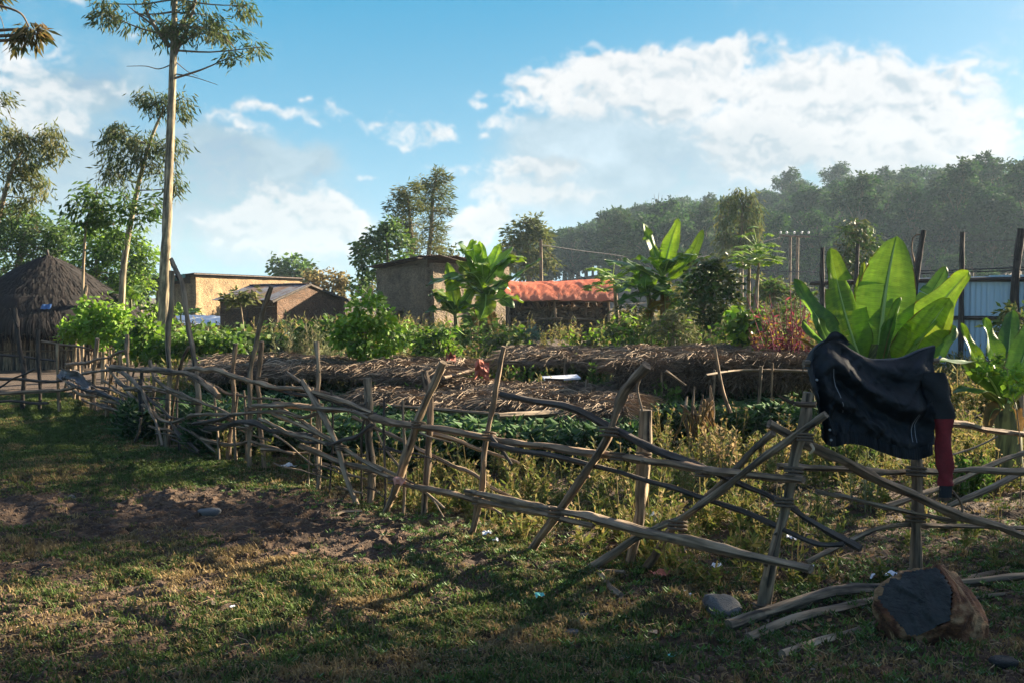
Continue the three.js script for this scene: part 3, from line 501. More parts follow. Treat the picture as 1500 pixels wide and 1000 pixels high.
// ---------------------------------------------------------------- stick fences
const PM = planeOf(-3.76, 10.85, 1.29, 5.07), PL = planeOf(-6.35, 14.9, -3.76, 10.85), PR = planeOf(1.29, 5.07, 4.6, 6.3), PW = planeOf(-12, 16.2, -6.1, 14.2);
const WOODS = { g: M.woodGrey, b: M.woodBrown, d: M.woodDark, p: M.woodPale, c: M.woodChar };
let stickSeed = 100;
function stick(parent, name, plane, pts, width, kind = 'g', off = 0, endOff = off, taper = 0.75, grounded = false) {   // pts in photograph pixels, w pixel thickness at the first point
  const w = width * 0.88, p = pts.map(([x, y], k) => onPlane(plane, x, y, lerp(off, endOff, k / (pts.length - 1))));
  const r = w * -p[0].z / FOCAL / 2, rEnd = w * taper * -p[p.length - 1].z / FOCAL / 2;
  if (grounded) { const e = p[p.length - 1], b = p[p.length - 2], d = e.clone().sub(b).normalize(); e.y = Math.min(e.y, landH(e.x, -e.z)); e.addScaledVector(d, 0.08); }
  const fine = []; const rr = rngOf(stickSeed * 7 + 1);
  p.forEach((q, k) => { fine.push(q); if (k < p.length - 1) { const l = q.distanceTo(p[k + 1]); if (l > 0.35) fine.push(q.clone().lerp(p[k + 1], 0.5).add(V(gauss(rr), gauss(rr), gauss(rr)).multiplyScalar(Math.min(0.022, l * 0.03)))); } });
  const mb = new MB().tube(fine, [r, (r + rEnd) / 2, rEnd], 9, 0.34, stickSeed++, 9);
  for (let k = 0; k < (w > 8 ? 3 : 1); k++) { const j = 1 + Math.floor(rr() * (fine.length - 2)), q = fine[j], d = dirIn(rr); d.z = Math.abs(d.z) * 0.5; mb.tube([q, q.clone().addScaledVector(d, r * 1.55)], [r * 0.5, r * 0.28], 5, 0.2, stickSeed + k, 2); }   // cut knots
  const alt = { g: [M.woodGrey, M.woodAsh, M.woodGrey], b: [M.woodBrown, M.woodTan, M.woodBrown, M.woodGrey] }[kind];
  return part(parent, name, mb, alt ? alt[stickSeed % alt.length] : WOODS[kind]);
}
function binding(parent, plane, px, py, w, off = 0.02, m = M.vine) {   // a strip of bark wound round a joint
  const c = onPlane(plane, px, py, off), r = w * S(-c.z) / 2, pts = [];
  for (let k = 0; k <= 22; k++) { const a = k / 22 * 5.3 * Math.PI; pts.push(c.clone().add(V(Math.cos(a) * r, (k / 22 - 0.5) * r * 1.1 + 0.2 * r * Math.sin(a), Math.sin(a) * r))); }
  return part(parent, 'binding', new MB().tube(pts, [Math.max(0.004, r * 0.16)], 5, 0.1, 5, 2), m);
}
{
  const f = thing('stick_fence', V(-1.2, 0, -8), 'crooked stick fence of leaning posts and crossing rails round the garden', 'fence');
  const P = (pts, w, k, o = 0, tp = 0.8) => stick(f, 'post', PM, pts, w, k, o, o, tp, true), Rl = (pts, w, k, o = 0.06, e = o, tp = 0.75, pl = PM) => stick(f, 'rail', pl, pts, w, k, o, e, tp);
  // uprights, top to foot
  P([[251, 397], [245, 503], [248, 547], [245, 600], [243, 656]], 8, 'p', 0.02, 1.15); P([[250, 380], [267, 420], [283, 517], [290, 583], [292, 662]], 8, 'g', -0.08, 1.15);
  P([[397, 420], [380, 478], [367, 537], [366, 610], [365, 692]], 8, 'b', 0.03, 1.1); P([[383, 500], [377, 557], [380, 620], [387, 684]], 7, 'b', -0.06, 1.1); P([[463, 500], [465, 580], [464, 650], [466, 716]], 8, 'p', 0.0, 1.0); P([[345, 503], [341, 545], [342, 590], [334, 684]], 8, 'b', -0.07, 1.0);
  P([[538, 553], [540, 640], [541, 736]], 12, 'g', -0.05, 0.95); P([[622, 543], [630, 583], [628, 650], [620, 772]], 12, 'b', -0.05, 1.0); P([[650, 530], [633, 570], [613, 612], [590, 680], [563, 750]], 12, 'b', 0.07, 1.0); P([[738, 507], [720, 605], [713, 640], [705, 715], [688, 797]], 11, 'b', 0.03, 1.05);
  P([[442, 557], [463, 590], [493, 650], [527, 746]], 8, 'p', 0.10, 1.2); P([[947, 534], [913, 577], [890, 640], [857, 693], [820, 748], [776, 810]], 15, 'b', 0.10, 0.85); P([[946, 600], [943, 667], [937, 763], [917, 866]], 18, 'b', -0.10, 1.1);
  stick(f, 'stub', PM, [[937, 555], [934, 568], [941, 602]], 5, 'p', -0.02);
  stick(f, 'brace', PM, [[1211, 606], [1157, 643], [1080, 700], [993, 760], [897, 812], [828, 857]], 14, 'b', 0.03, 0.12, 0.95, true); stick(f, 'brace', PM, [[1133, 633], [1103, 660], [1073, 693], [1027, 737], [980, 780], [938, 836]], 13, 'g', -0.05, -0.09, 0.9, true);
  P([[1183, 574], [1179, 609], [1164, 672], [1155, 720], [1143, 777], [1130, 827], [1118, 902]], 18, 'g', -0.02, 0.95);
  stick(f, 'pointed_peg', PM, [[1196, 592], [1164, 590], [1139, 578]], 11, 'b', 0.07, 0.16, 0.2);
  // rails
  Rl([[683, 719], [700, 722], [760, 737], [817, 748], [900, 767], [1000, 790], [1117, 817], [1188, 833]], 13, 'g', 0.10, 0.12, 1.3); Rl([[440, 652], [500, 677], [547, 688], [580, 702], [633, 717], [700, 733], [800, 753], [870, 770]], 8, 'b', 0.06, 0.13, 1.25); Rl([[400, 605], [450, 627], [500, 653], [547, 680], [584, 697]], 8, 'b', 0.09, 0.08);
  Rl([[543, 610], [600, 622], [700, 638], [800, 653], [900, 667], [993, 680], [1080, 693], [1178, 703]], 11, 'b', 0.06, 0.05, 1.1); Rl([[400, 567], [463, 580], [540, 603], [580, 619]], 8, 'd', 0.05); Rl([[517, 610], [587, 643], [640, 670], [693, 693], [720, 713], [757, 731]], 8, 'b', -0.10, -0.12); Rl([[633, 635], [700, 657], [760, 677]], 7, 'b', -0.12);
  Rl([[720, 650], [800, 665], [863, 680], [947, 703], [1027, 728], [1100, 753], [1153, 777], [1200, 797], [1236, 797]], 8, 'd', 0.14, -0.08, 1.2); Rl([[733, 577], [780, 587], [837, 597], [897, 627], [963, 660], [1020, 680], [1090, 710], [1143, 733], [1180, 757], [1262, 803]], 9, 'd', 0.16, -0.13, 1.6); Rl([[400, 593], [460, 597], [510, 600], [540, 610], [604, 623]], 9, 'b', 0.03);
  Rl([[407, 600], [443, 610], [480, 600]], 4, 'b', 0.10); Rl([[400, 630], [450, 647], [487, 650], [520, 640], [545, 622]], 8, 'd', 0.12); Rl([[547, 618], [560, 650], [584, 682]], 5, 'b', -0.12); Rl([[720, 640], [735, 658], [750, 680]], 6, 'd', 0.11);
  Rl([[272, 541], [300, 542], [332, 547], [367, 558], [396, 566], [428, 568], [462, 575], [510, 590], [545, 604]], 8, 'b', 0.08, 0.07, 0.9); Rl([[182, 570], [219, 566], [240, 571], [264, 582], [292, 588]], 5, 'g', 0.05); Rl([[224, 552], [240, 565], [264, 576], [288, 586], [320, 598], [340, 609]], 6, 'g', 0.09);
  Rl([[163, 538], [208, 542], [240, 542], [272, 546], [293, 557], [320, 580]], 8, 'b', 0.11, 0.14, 1.2); Rl([[208, 592], [234, 613], [250, 618], [280, 608], [304, 606], [322, 607], [345, 606], [367, 604], [412, 603], [428, 608], [449, 611], [473, 603], [500, 598], [540, 606]], 6, 'g', 0.10, 0.09);
  Rl([[370, 594], [412, 594], [444, 596], [492, 599], [540, 612]], 7, 'g', 0.12, 0.1); Rl([[409, 598], [438, 613], [457, 626], [476, 640], [520, 668], [560, 690]], 7, 'b', 0.04, 0.10); Rl([[300, 627], [316, 627], [348, 618], [372, 619], [396, 630], [428, 635], [460, 638]], 9, 'd', 0.09); Rl([[380, 613], [404, 624], [425, 635], [450, 640], [478, 650]], 7, 'g', 0.14); Rl([[283, 620], [310, 616], [335, 609]], 7, 'd', 0.14); Rl([[250, 617], [267, 643], [290, 661]], 6, 'd', 0.10);
  Rl([[290, 640], [330, 650], [365, 646], [400, 655], [430, 664]], 5, 'b', 0.02); Rl([[420, 545], [450, 566], [500, 584], [530, 600]], 5, 'g', -0.06); Rl([[300, 560], [330, 575], [372, 583], [410, 585]], 5, 'b', -0.06);
  // the tangle towards the far corner
  const L = (pts, w, k, o = 0.05, e = o) => stick(f, 'rail', PL, pts, w, k, o, e);
  L([[155, 534], [170, 554], [182, 566], [198, 584], [214, 604]], 6, 'g', 0.05); L([[179, 546], [195, 558], [208, 573], [218, 598], [229, 621], [238, 652]], 7, 'g', 0.16); L([[144, 576], [176, 586], [195, 602], [206, 614]], 6, 'c', 0.10); L([[141, 590], [170, 602], [192, 614], [205, 626]], 4, 'd', 0.12); L([[120, 547], [152, 542], [179, 546]], 5, 'g', 0.08); L([[96, 534], [128, 531], [160, 523], [183, 513]], 5, 'b', 0.03); L([[90, 549], [101, 565], [120, 578], [142, 580]], 6, 'b', 0.10); L([[206, 612], [203, 630], [197, 650], [202, 656], [210, 656]], 5, 'g', 0.24); L([[112, 560], [140, 566], [170, 572], [196, 585]], 5, 'd', 0.02); L([[120, 585], [150, 596], [180, 606]], 4, 'b', 0.15); L([[100, 560], [130, 572], [160, 580], [185, 596], [204, 616]], 5, 'c', 0.16); L([[150, 556], [175, 575], [190, 600]], 4, 'g', 0.0); L([[198, 560], [225, 590], [250, 612]], 5, 'd', 0.12);
  const U = (pts, w, k, o = 0) => stick(f, 'post', PL, pts, w, k, o, o, 1, true);
  U([[142, 496], [139, 528], [136, 560], [134, 600]], 6, 'p'); U([[185, 490], [187, 536], [184, 600]], 6, 'g', -0.05); U([[114, 509], [113, 590]], 5, 'b'); U([[219, 528], [225, 557], [219, 625]], 6, 'b', -0.05); U([[276, 507], [262, 545], [250, 620]], 5, 'b', -0.08); U([[166, 510], [162, 536], [155, 606]], 4, 'b', 0.02); U([[205, 555], [207, 590], [206, 626]], 8, 'c', 0.12);
  for (const [x, y, w, o] of [[613, 622, 20, 0.06], [716, 637, 20, 0.05], [943, 668, 22, 0], [892, 632, 26, 0.12], [1163, 690, 26, 0.02], [1149, 735, 26, 0.0], [580, 703, 22, 0.08], [540, 610, 18, 0.02], [465, 594, 16, 0.04], [366, 600, 14, 0.06], [384, 556, 14, 0.02], [1116, 890, 24, 0.0], [287, 588, 14, 0.02], [246, 545, 14, 0.05], [1180, 640, 22, 0.05], [628, 626, 18, 0.0], [625, 716, 18, 0.02], [541, 690, 16, 0.0], [464, 690, 13, 0.02], [366, 620, 13, 0.04], [336, 612, 12, 0], [1030, 692, 22, 0.04], [993, 768, 26, 0.08], [905, 668, 22, 0.06], [703, 733, 22, 0.08], [817, 750, 28, 0.1], [500, 655, 15, 0.1], [463, 580, 13, 0.02], [344, 552, 12, 0]]) binding(f, PM, x, y, w, o);
  const rx = rngOf(4242);
  for (let k = 0; k < 64; k++) {                     // thin sticks woven through, thickest towards the far corner
    const far = k < 26, pl = far ? PL : PM, x = far ? 96 + rx() * 120 : 215 + Math.pow(rx(), 1.5) * 420, foot = far ? lerp(588, 625, (x - 96) / 120) : lerp(640, 770, (x - 215) / 420), top = foot - lerp(62, 190, clamp((x - 96) / 520));
    if (k % 3 === 0) stick(f, 'thin_stick', pl, [[x + gauss(rx) * 6, top + rx() * 24], [x + gauss(rx) * 4, (top + foot) / 2], [x + gauss(rx) * 6, foot - 2]], 3 + 2 * rx(), 'gbpd'[k % 4], gauss(rx) * 0.12, gauss(rx) * 0.1, 1.1, true);
    else { const y = lerp(foot, top, 0.08 + 0.62 * rx()), l = 28 + rx() * 62, sl = 0.30 + 0.35 * gauss(rx); stick(f, 'thin_stick', pl, [[x, y], [x + l * 0.33, y + l * 0.33 * sl + gauss(rx) * 4], [x + l * 0.66, y + l * 0.66 * sl + gauss(rx) * 5], [x + l, y + l * sl]], 2.6 + 2.6 * rx(), 'gbdg'[k % 4], gauss(rx) * 0.14, gauss(rx) * 0.14, 0.7); }
  }
  const rag = onPlane(PM, 581, 699, 0.16);
  solo('cloth_strip', new MB().grid(8, 6, (u, v) => [rag.clone().add(V((u - 0.3) * 0.10 * (1 - 0.45 * v), -v * 0.055 + 0.012 * noise2(u * 5, 1), 0.02 * noise2(u * 6, v * 3))), u, v]), M.ragPink, rag, 'small pink rag tied where a rail crosses a leaning post', 'rag');
  for (const [a, b, w] of [[[601, 708], [651, 744], 5], [[619, 717], [650, 757], 3], [[700, 740], [735, 752], 5]]) { const m = onPlane(PM, ...a, 0.02), e = onPlane(PM, ...b, 0.10); solo('dry_stalk', new MB().tube([m, m.clone().lerp(e, 0.5).add(V(0.01, 0.01, 0)), e], [w * 0.0022, w * 0.0016], 5, 0.15, w, 3), M.woodPale, m, 'pale dry stalk hanging from the lower fence rail', 'stalk', 'stalks caught in the fence'); }
}
{ // fence of the far corner, running off behind the yard
  const f = thing('side_fence', V(-8, 0, -15), 'dark loose rail fence standing between yard and thatched hut', 'fence');
  const P = (pts, w, k, o = 0) => stick(f, 'post', PW, pts, w, k, o, o, 1, true), R = (pts, w, k, o = 0.07) => stick(f, 'rail', PW, pts, w, k, o);
  P([[20, 452], [28, 510], [35, 547], [33, 604]], 8, 'd'); P([[55, 483], [56, 530], [57, 592]], 6, 'd', -0.05); P([[83, 503], [86, 590]], 5, 'b'); stick(f, 'fork', PW, [[26, 480], [18, 462], [13, 452]], 5, 'd', 0.02);
  R([[-30, 556], [40, 556], [83, 558], [96, 552]], 6, 'd'); R([[-30, 580], [67, 572], [110, 567]], 6, 'b'); R([[-30, 592], [23, 587], [70, 590]], 5, 'd'); R([[-20, 518], [30, 522], [80, 528]], 5, 'd', -0.05); R([[-10, 572], [20, 553], [50, 540]], 4, 'd', 0.1); R([[60, 500], [90, 505], [130, 510]], 4, 'b', -0.08); R([[-30, 612], [0, 608], [28, 606]], 6, 'b', 0.3);
  const g = thing('hut_post', V(at(118, 500, 19).x, 0, -19), 'bare crooked pole standing in the hedge by the thatched hut', 'pole');
  part(g, 'pole', new MB().tube([at(126, 418, 19), at(120, 450, 19), at(110, 500, 19), at(108, 540, 19)], [0.035, 0.045, 0.05], 7, 0.2, 44, 5), M.woodGrey);
  const c = onPlane(PW, 100, 545, 0.1);
  solo('grey_rag', new MB().grid(22, 18, (u, v) => [at(lerp(88, 134, u) - 6 * v, lerp(534, 556, u) + v * lerp(16, 12, u) + 4 * Math.sin(u * 9), 14.2).add(V(0, 0.03 * fbm(u * 5, v * 5, 3), 0.12 * fbm(u * 4 + 5, v * 3, 3) - 0.25 * v * (1 - v))), u, v]), M.rag, c, 'grey printed rag snagged on the fence corner', 'rag');
}
{ // right-hand continuation with the hanging jacket
  const f = thing('corner_fence', V(2.6, 0, -5.7), 'low fence of stout poles on which the dark jacket hangs', 'fence');
  const R = (pts, w, k, o = 0.05, e = o, tp = 0.9) => stick(f, 'rail', PR, pts, w, k, o, e, tp);
  stick(f, 'post', PR, [[1345, 560], [1343, 650], [1343, 760], [1342, 856]], 17, 'b', 0, 0, 1.1, true);
  R([[1140, 682], [1240, 686], [1343, 690], [1420, 688], [1560, 684]], 12, 'b', -0.09); R([[1126, 620], [1179, 648], [1230, 672], [1290, 703], [1350, 729], [1410, 756], [1470, 773], [1560, 806]], 17, 'b', 0.14, 0.16, 0.8); R([[1196, 719], [1290, 740], [1333, 750], [1400, 763]], 10, 'g', 0.10); R([[1181, 823], [1233, 797], [1283, 775], [1333, 768], [1400, 770], [1560, 776]], 10, 'g', 0.06, -0.08);
  R([[1178, 532], [1240, 532], [1300, 530], [1375, 528]], 11, 'b', 0.10); R([[1389, 741], [1440, 720], [1500, 690], [1560, 664]], 9, 'g', -0.35); R([[1300, 742], [1380, 714], [1440, 687], [1500, 663], [1560, 640]], 10, 'b', -0.7); R([[1380, 620], [1440, 628], [1500, 636], [1560, 643]], 10, 'b', -1.6); R([[1395, 666], [1430, 654], [1462, 639]], 4, 'g', -1.5);
  for (const [x, y, w] of [[1343, 690, 26], [1342, 757, 26], [1343, 840, 24]]) binding(f, PR, x, y, w, -0.01);
  part(f, 'hanging_vine', new MB().tube([onPlane(PR, 1374, 702, 0.1), onPlane(PR, 1395, 717, 0.14), onPlane(PR, 1410, 741, 0.17), onPlane(PR, 1407, 760, 0.17)], [0.008, 0.006], 5, 0.2, 3, 4), M.vine);
  part(f, 'yellow_tie', new MB().tube([onPlane(PR, 1188, 650, 0.2), onPlane(PR, 1192, 658, 0.24), onPlane(PR, 1186, 664, 0.22)], [0.008, 0.006], 5, 0.2, 3, 4), M.sawn);
}
// poles and branches lying on the ground by the corner
function lying(name, pts, w, kind, label, cat, group, h = 0.03) {
  const p = pts.map(([x, y]) => onGround(x, y, h)), r = w * S(-p[0].z) / 2; p.forEach((q) => { q.y = landH(q.x, -q.z) + r * 1.05; });
  return solo(name, new MB().tube(p, [r * 1.05, r, r * 0.8], 8, 0.25, Math.round(w * 31 + pts[0][0]), 5), WOODS[kind], p[0].clone(), label, cat, group);
}
lying('fallen_pole', [[1067, 913], [1133, 897], [1217, 882], [1300, 870], [1367, 862], [1560, 842]], 19, 'g', 'long grey pole lying behind the dark boulder', 'pole');
lying('fallen_pole', [[1097, 928], [1160, 908], [1233, 894], [1305, 886]], 15, 'g', 'shorter pole lying in front of the long grey pole', 'pole');
lying('broken_branch', [[1146, 958], [1193, 943], [1250, 923], [1300, 911]], 13, 'p', 'broken branch with pale snapped end leaning on boulder', 'branch');
lying('fallen_pole', [[1410, 874], [1470, 871], [1560, 868]], 7, 'g', 'thin pole lying beyond the boulder', 'pole');
lying('fallen_pole', [[1380, 850], [1440, 838], [1560, 800]], 9, 'b', 'thin brown pole slanting away behind the boulder', 'pole');
lying('root_branch', [[440, 757], [458, 753], [480, 750], [500, 742], [530, 741]].map(([x, y]) => [x + 60 - 60, y + 0]), 6, 'p', 'pale curled root lying at the fence foot', 'root');
lying('flat_offcut', [[878, 838], [895, 855], [910, 868]], 10, 'p', 'flat pale wood offcut against the sawn post foot', 'offcut');
lying('fallen_stick', [[207, 648], [260, 646], [322, 643]], 5, 'b', 'thin stick lying along the fence foot', 'stick');
lying('fallen_stick', [[850, 826], [880, 834], [915, 842]], 8, 'g', 'short thick stick lying behind the sawn post', 'stick');
// ---------------------------------------------------------------- jacket over the rail
function poly(pts, t) { // piecewise along first coordinate share
  const x = t * (pts.length - 1), a = Math.min(pts.length - 2, Math.floor(x)), f = x - a, p0 = pts[Math.max(0, a - 1)], p1 = pts[a], p2 = pts[a + 1], p3 = pts[Math.min(pts.length - 1, a + 2)];
  return [0, 1].map((k) => 0.5 * (2 * p1[k] + (p2[k] - p0[k]) * f + (2 * p0[k] - 5 * p1[k] + 4 * p2[k] - p3[k]) * f * f + (3 * p1[k] - p0[k] - 3 * p2[k] + p3[k]) * f * f * f));
}
{
  const D = 5.05, jk = thing('jacket', at(1290, 530, D), 'black satin bomber jacket with a dark red sleeve hung over the rail', 'jacket');
  const top = [[1183, 540], [1192, 514], [1212, 499], [1232, 501], [1252, 514], [1276, 526], [1300, 527], [1325, 524], [1350, 513], [1371, 507]];
  const bot = [[1203, 622], [1210, 632], [1222, 636], [1242, 632], [1262, 634], [1282, 641], [1302, 648], [1322, 654], [1346, 655], [1367, 648]];
  const fold = (u, v) => {
    const s = v * 1.0 - Math.pow(Math.max(0, u - 0.16), 0.8) * 0.75, w = Math.sin(Math.PI * clamp(v)) ;
    return 0.038 * Math.sin(s * 15 + 2.2 * noise2(u * 2.4, 4)) * (0.35 + 0.65 * w) * sstep(0.12, 0.3, u) * (1 - 0.6 * sstep(0.8, 1, u)) + 0.020 * Math.sin(u * 30 + v * 3) * sstep(0.72, 0.9, u) + 0.030 * Math.sin(u * 34 + 1.5 * v) * (1 - sstep(0.14, 0.3, u)) + 0.024 * fbm(u * 5, v * 4, 3) - 0.018 * Math.pow(1 - Math.abs(fbm(u * 6 + v * 3, v * 2.2 - u * 2, 2)), 6) + 0.011 * fbm(u * 20, v * 15, 3) + 0.006 * Math.sin(u * 70 + 6 * noise2(u * 8, v * 5)) * sstep(0.75, 1, v);
  };
  const P = (u, v) => {                              // v < 0 lies over the rail and down the far side
    const [tx, ty] = poly(top, u), [bx, by] = poly(bot, u);
    if (v >= 0) { const p = at(lerp(tx, bx, v), lerp(ty, by, v), D - 0.10 * Math.sin(Math.min(1, v * 2.2) * Math.PI / 2)); p.z += fold(u, v) * sstep(0, 0.12, v) + 0.025 * Math.sin(u * Math.PI) * v; return p; }
    const p = at(tx, ty, D), k = -v; p.y += 0.012 * Math.sin(Math.min(1, k * 3) * Math.PI) - k * k * 0.5; p.z -= 0.16 * Math.min(1, k * 2.2) - 0.02 * fbm(u * 6, k * 5, 2); return p;
  };
  const body = part(jk, 'body', new MB().grid(110, 80, (u, v) => [P(u, v * 1.45 - 0.45), u * 2, v * 2]), M.navy);
  part(jk, 'hem', new MB().grid(220, 8, (u, v) => { const q = P(u, 1), [bx, by] = poly(bot, u), e = at(bx + 1.5 * v, by + 18 * v, -q.z); e.z = q.z - 0.01 + 0.006 * Math.sin(v * Math.PI) + 0.0028 * Math.sin(u * 2 * Math.PI * 62); return [e, u, v]; }), M.navyRib, 'ribbed black waistband');
  // collar standing at the shoulder
  part(jk, 'collar', new MB().grid(26, 10, (u, v) => { const q = P(0.10 + u * 0.27, -0.02); q.y += v * 0.050 * Math.sin(u * Math.PI * 0.85 + 0.4) - 0.006; q.z += 0.035 * (1 - v) + 0.04 * v + 0.012 * noise2(u * 5, v * 2); q.x += 0.02 * v; return [q, u, v]; }), M.navyRib, 'ribbed black collar');
  part(jk, 'placket', new MB().grid(6, 50, (u, v) => { const q = P(0.005 + 0.055 * u + 0.02 * v, 0.03 + v * 0.94); q.z += 0.012 + 0.004 * Math.sin(u * Math.PI); return [q, u, v]; }), M.navyRib, 'front placket');
  for (const [px, py] of [[1197, 556], [1216, 629], [1218, 644]]) { const c = at(px, py, D - 0.19); part(jk, 'snap_button', new MB().tube([c, c.clone().add(V(-0.002, 0.001, 0.008))], [0.0068, 0.005], 12, 0, 3, 1), M.snap); }
  for (const [u0, v0, u1, v1] of [[0.25, 0.30, 0.305, 0.78], [0.865, 0.64, 0.835, 0.93], [0.885, 0.66, 0.865, 0.94]]) part(jk, 'pocket_trim', new MB().strip([0, 0.2, 0.4, 0.6, 0.8, 1].map((t) => { const q = P(lerp(u0, u1, t), lerp(v0, v1, t)); q.z += 0.006; return q; }), 0.0032, null, V(0.1, 0, 1)), M.zip, 'pale pocket piping');
  // sleeve: black shoulder, red lower sleeve, black cuff
  const path = [[1362, 545], [1374, 578], [1381, 606], [1383, 650], [1385, 690], [1386, 706], [1385, 728]].map(([x, y]) => at(x, y, D - 0.07));
  const tubeOf = (a, b, wide, ribs) => { const c = new THREE.CatmullRomCurve3(path), mb = new MB(); return mb.grid(40, 26, (u, v) => { const t = lerp(a, b, v), p = c.getPoint(t), th = u * 2 * Math.PI, w = wide(t) * (1 + 0.10 * Math.sin(th * 3 + t * 20) * (ribs ? 0 : 1) + 0.08 * noise2(th * 1.3, t * 14) + (ribs ? 0.05 * Math.sin(th * 26) : 0)); return [p.add(V(Math.cos(th) * w, 0, Math.sin(th) * w * 0.36)), u, v]; }); };
  const wide = (t) => lerp(0.054, 0.033, t) * (1 + 0.08 * Math.sin(t * 24) + 0.05 * Math.sin(t * 53)) ;
  const sl = part(jk, 'sleeve', tubeOf(0.0, 0.36, (t) => lerp(0.075, 0.058, t / 0.36)), M.navy);
  part(sl, 'red_panel', tubeOf(0.355, 0.87, wide), M.red, 'dark red lower sleeve'); part(sl, 'cuff', tubeOf(0.865, 1, (t) => 0.031, true), M.navyRib, 'ribbed black cuff');
  const low = at(1385, 724, D - 0.07);
}
// ---------------------------------------------------------------- stones
function blob(c, rx, ry, rz, seed, cuts = [], det = 5) {
  const g = new THREE.IcosahedronGeometry(1, det), p = g.attributes.position, mb = new MB(), map = new Map(), idx = [];
  for (let i = 0; i < p.count; i++) {
    const d = V(p.getX(i), p.getY(i), p.getZ(i)).normalize(), key = d.toArray().map((x) => x.toFixed(4)).join();
    if (!map.has(key)) {
      let k = 1 + 0.16 * fbm(d.x * 1.6 + seed, d.y * 1.6 + d.z * 1.3, 3) + 0.09 * fbm(d.x * 5 + seed, d.z * 5 + d.y * 4, 3);
      for (const [n, dist] of cuts) { const q = d.dot(n); if (q * k > dist) k = dist / q; }
      map.set(key, mb.v(V(c.x + d.x * k * rx, c.y + d.y * k * ry, c.z + d.z * k * rz), Math.atan2(d.z, d.x) / Math.PI * 0.5 * 2, d.y * 0.6));
    }
    idx.push(map.get(key));
  }
  for (let i = 0; i < idx.length; i += 3) mb.t(idx[i], idx[i + 1], idx[i + 2]);
  return mb;
}
{ // split boulder: rusty weathered skin with one fresh dark face
  const D = 4.66, c = at(1372, 908, D), sc = S(D), t = thing('split_boulder', V(c.x, 0, c.z), 'boulder with flat dark split face and rusty tan skin', 'boulder');
  const nf = V(-0.56, 0.62, 0.55).normalize(), cuts = [[nf, 0.66], [V(0.70, 0.66, 0.28).normalize(), 0.66], [V(0.62, 0.05, 0.78).normalize(), 0.74], [V(-0.12, -0.42, 0.9).normalize(), 0.74], [V(0.95, -0.25, 0.1).normalize(), 0.84], [V(-0.9, -0.1, 0.3).normalize(), 0.86], [V(-0.1, 0.9, -0.3).normalize(), 0.88], [V(0.35, 0.5, 0.8).normalize(), 0.80], [V(-0.6, -0.6, 0.55).normalize(), 0.80]];
  const all = blob(c, 84 * sc, 86 * sc, 70 * sc, 6.3, cuts, 26), skin = new MB(), face = new MB(), un = (i) => V((all.p[i * 3] - c.x) / (84 * sc), (all.p[i * 3 + 1] - c.y) / (86 * sc), (all.p[i * 3 + 2] - c.z) / (70 * sc));
  for (const m of [skin, face]) { m.p = [...all.p]; m.u = [...all.u]; }
  for (let k = 0; k < all.i.length; k += 3) { const tri = all.i.slice(k, k + 3), onFace = tri.every((i) => un(i).dot(nf) > 0.657); (onFace ? face : skin).t(...tri); }
  for (let k = 0; k < skin.p.length; k += 3) { const q = un(k / 3), rough = 0.030 * fbm(q.x * 5 + 3, q.y * 5 + q.z * 4, 4); if (q.dot(nf) < 0.65) { skin.p[k] += q.x * rough; skin.p[k + 1] += q.y * rough; skin.p[k + 2] += q.z * rough; } }
  for (let k = 0; k < face.p.length; k += 3) { const q = un(k / 3); if (q.dot(nf) > 0.655) { const a = q.clone().addScaledVector(nf, -q.dot(nf)), rim = sstep(0.70, 0.40, a.length()), st = 0.030 * fbm(a.x * 3 + 8, a.y * 3 + a.z * 2, 3) + 0.012 * fbm(a.x * 12, a.y * 12 + a.z * 9, 3) + 0.02 * sstep(0.02, 0.06, a.x * 0.7 + a.y * 0.4 + 0.12 + 0.1 * noise2(a.x * 6, a.y * 6)); face.p[k] += nf.x * st * rim; face.p[k + 1] += nf.y * st * rim; face.p[k + 2] += nf.z * st * rim; } }
  for (const m of [skin, face]) { const map = new Map(), p = [], u = [], ii = []; for (const i of m.i) { if (!map.has(i)) { map.set(i, p.length / 3); p.push(m.p[i * 3], m.p[i * 3 + 1], m.p[i * 3 + 2]); const q = un(i); u.push(m === face ? q.x * 0.5 : Math.atan2(q.z, q.x) * 0.3, q.y * 0.5); } ii.push(map.get(i)); } m.p = p; m.u = u; m.i = ii; }
  part(t, 'weathered_skin', skin, M.crust, 'rusty tan weathered crust'); part(t, 'split_face', face, M.basalt, 'flat dark grey split face');
}
const stoneThing = (name, px, py, w, hgt, m, seed, label, cat = 'stone', group, cuts = []) => { const p = onGround(px, py, 0), s = S(-p.z); p.y = landH(p.x, -p.z); return solo(name, blob(V(p.x, p.y + hgt * s * 0.25, p.z), w * s / 2, hgt * s / 2, w * s * 0.4, seed, cuts, 3), m, p, label, cat, group); };
stoneThing('slab_stone', 1054, 898, 62, 44, M.greyStone, 4, 'grey angular stone half sunk beside the fence corner', 'stone', null, [[V(0.35, 0.75, 0.56), 0.55], [V(-0.7, 0.3, 0.6), 0.6]]);
stoneThing('flat_stone', 857, 896, 24, 14, M.basalt, 9, 'flat dark stone in the bare soil', 'stone', null, [[V(0, 1, 0), 0.5]]);
stoneThing('flat_stone', 838, 922, 22, 12, M.greyStone, 12, 'pale grey flat stone in front of the dark one', 'stone', null, [[V(0, 1, 0), 0.5]]);
stoneThing('flat_stone', 823, 919, 16, 9, M.greyStone, 14, 'small rounded stone touching the pale grey stone', 'stone');
stoneThing('flat_stone', 306, 748, 34, 16, M.greyStone, 15, 'grey stone lying out in the shaded yard', 'stone', null, [[V(0, 1, 0), 0.5]]);
stoneThing('flat_stone', 1470, 985, 40, 18, M.basalt, 19, 'dark stone in the grass before the boulder', 'stone', null, [[V(0, 1, 0), 0.5]]);
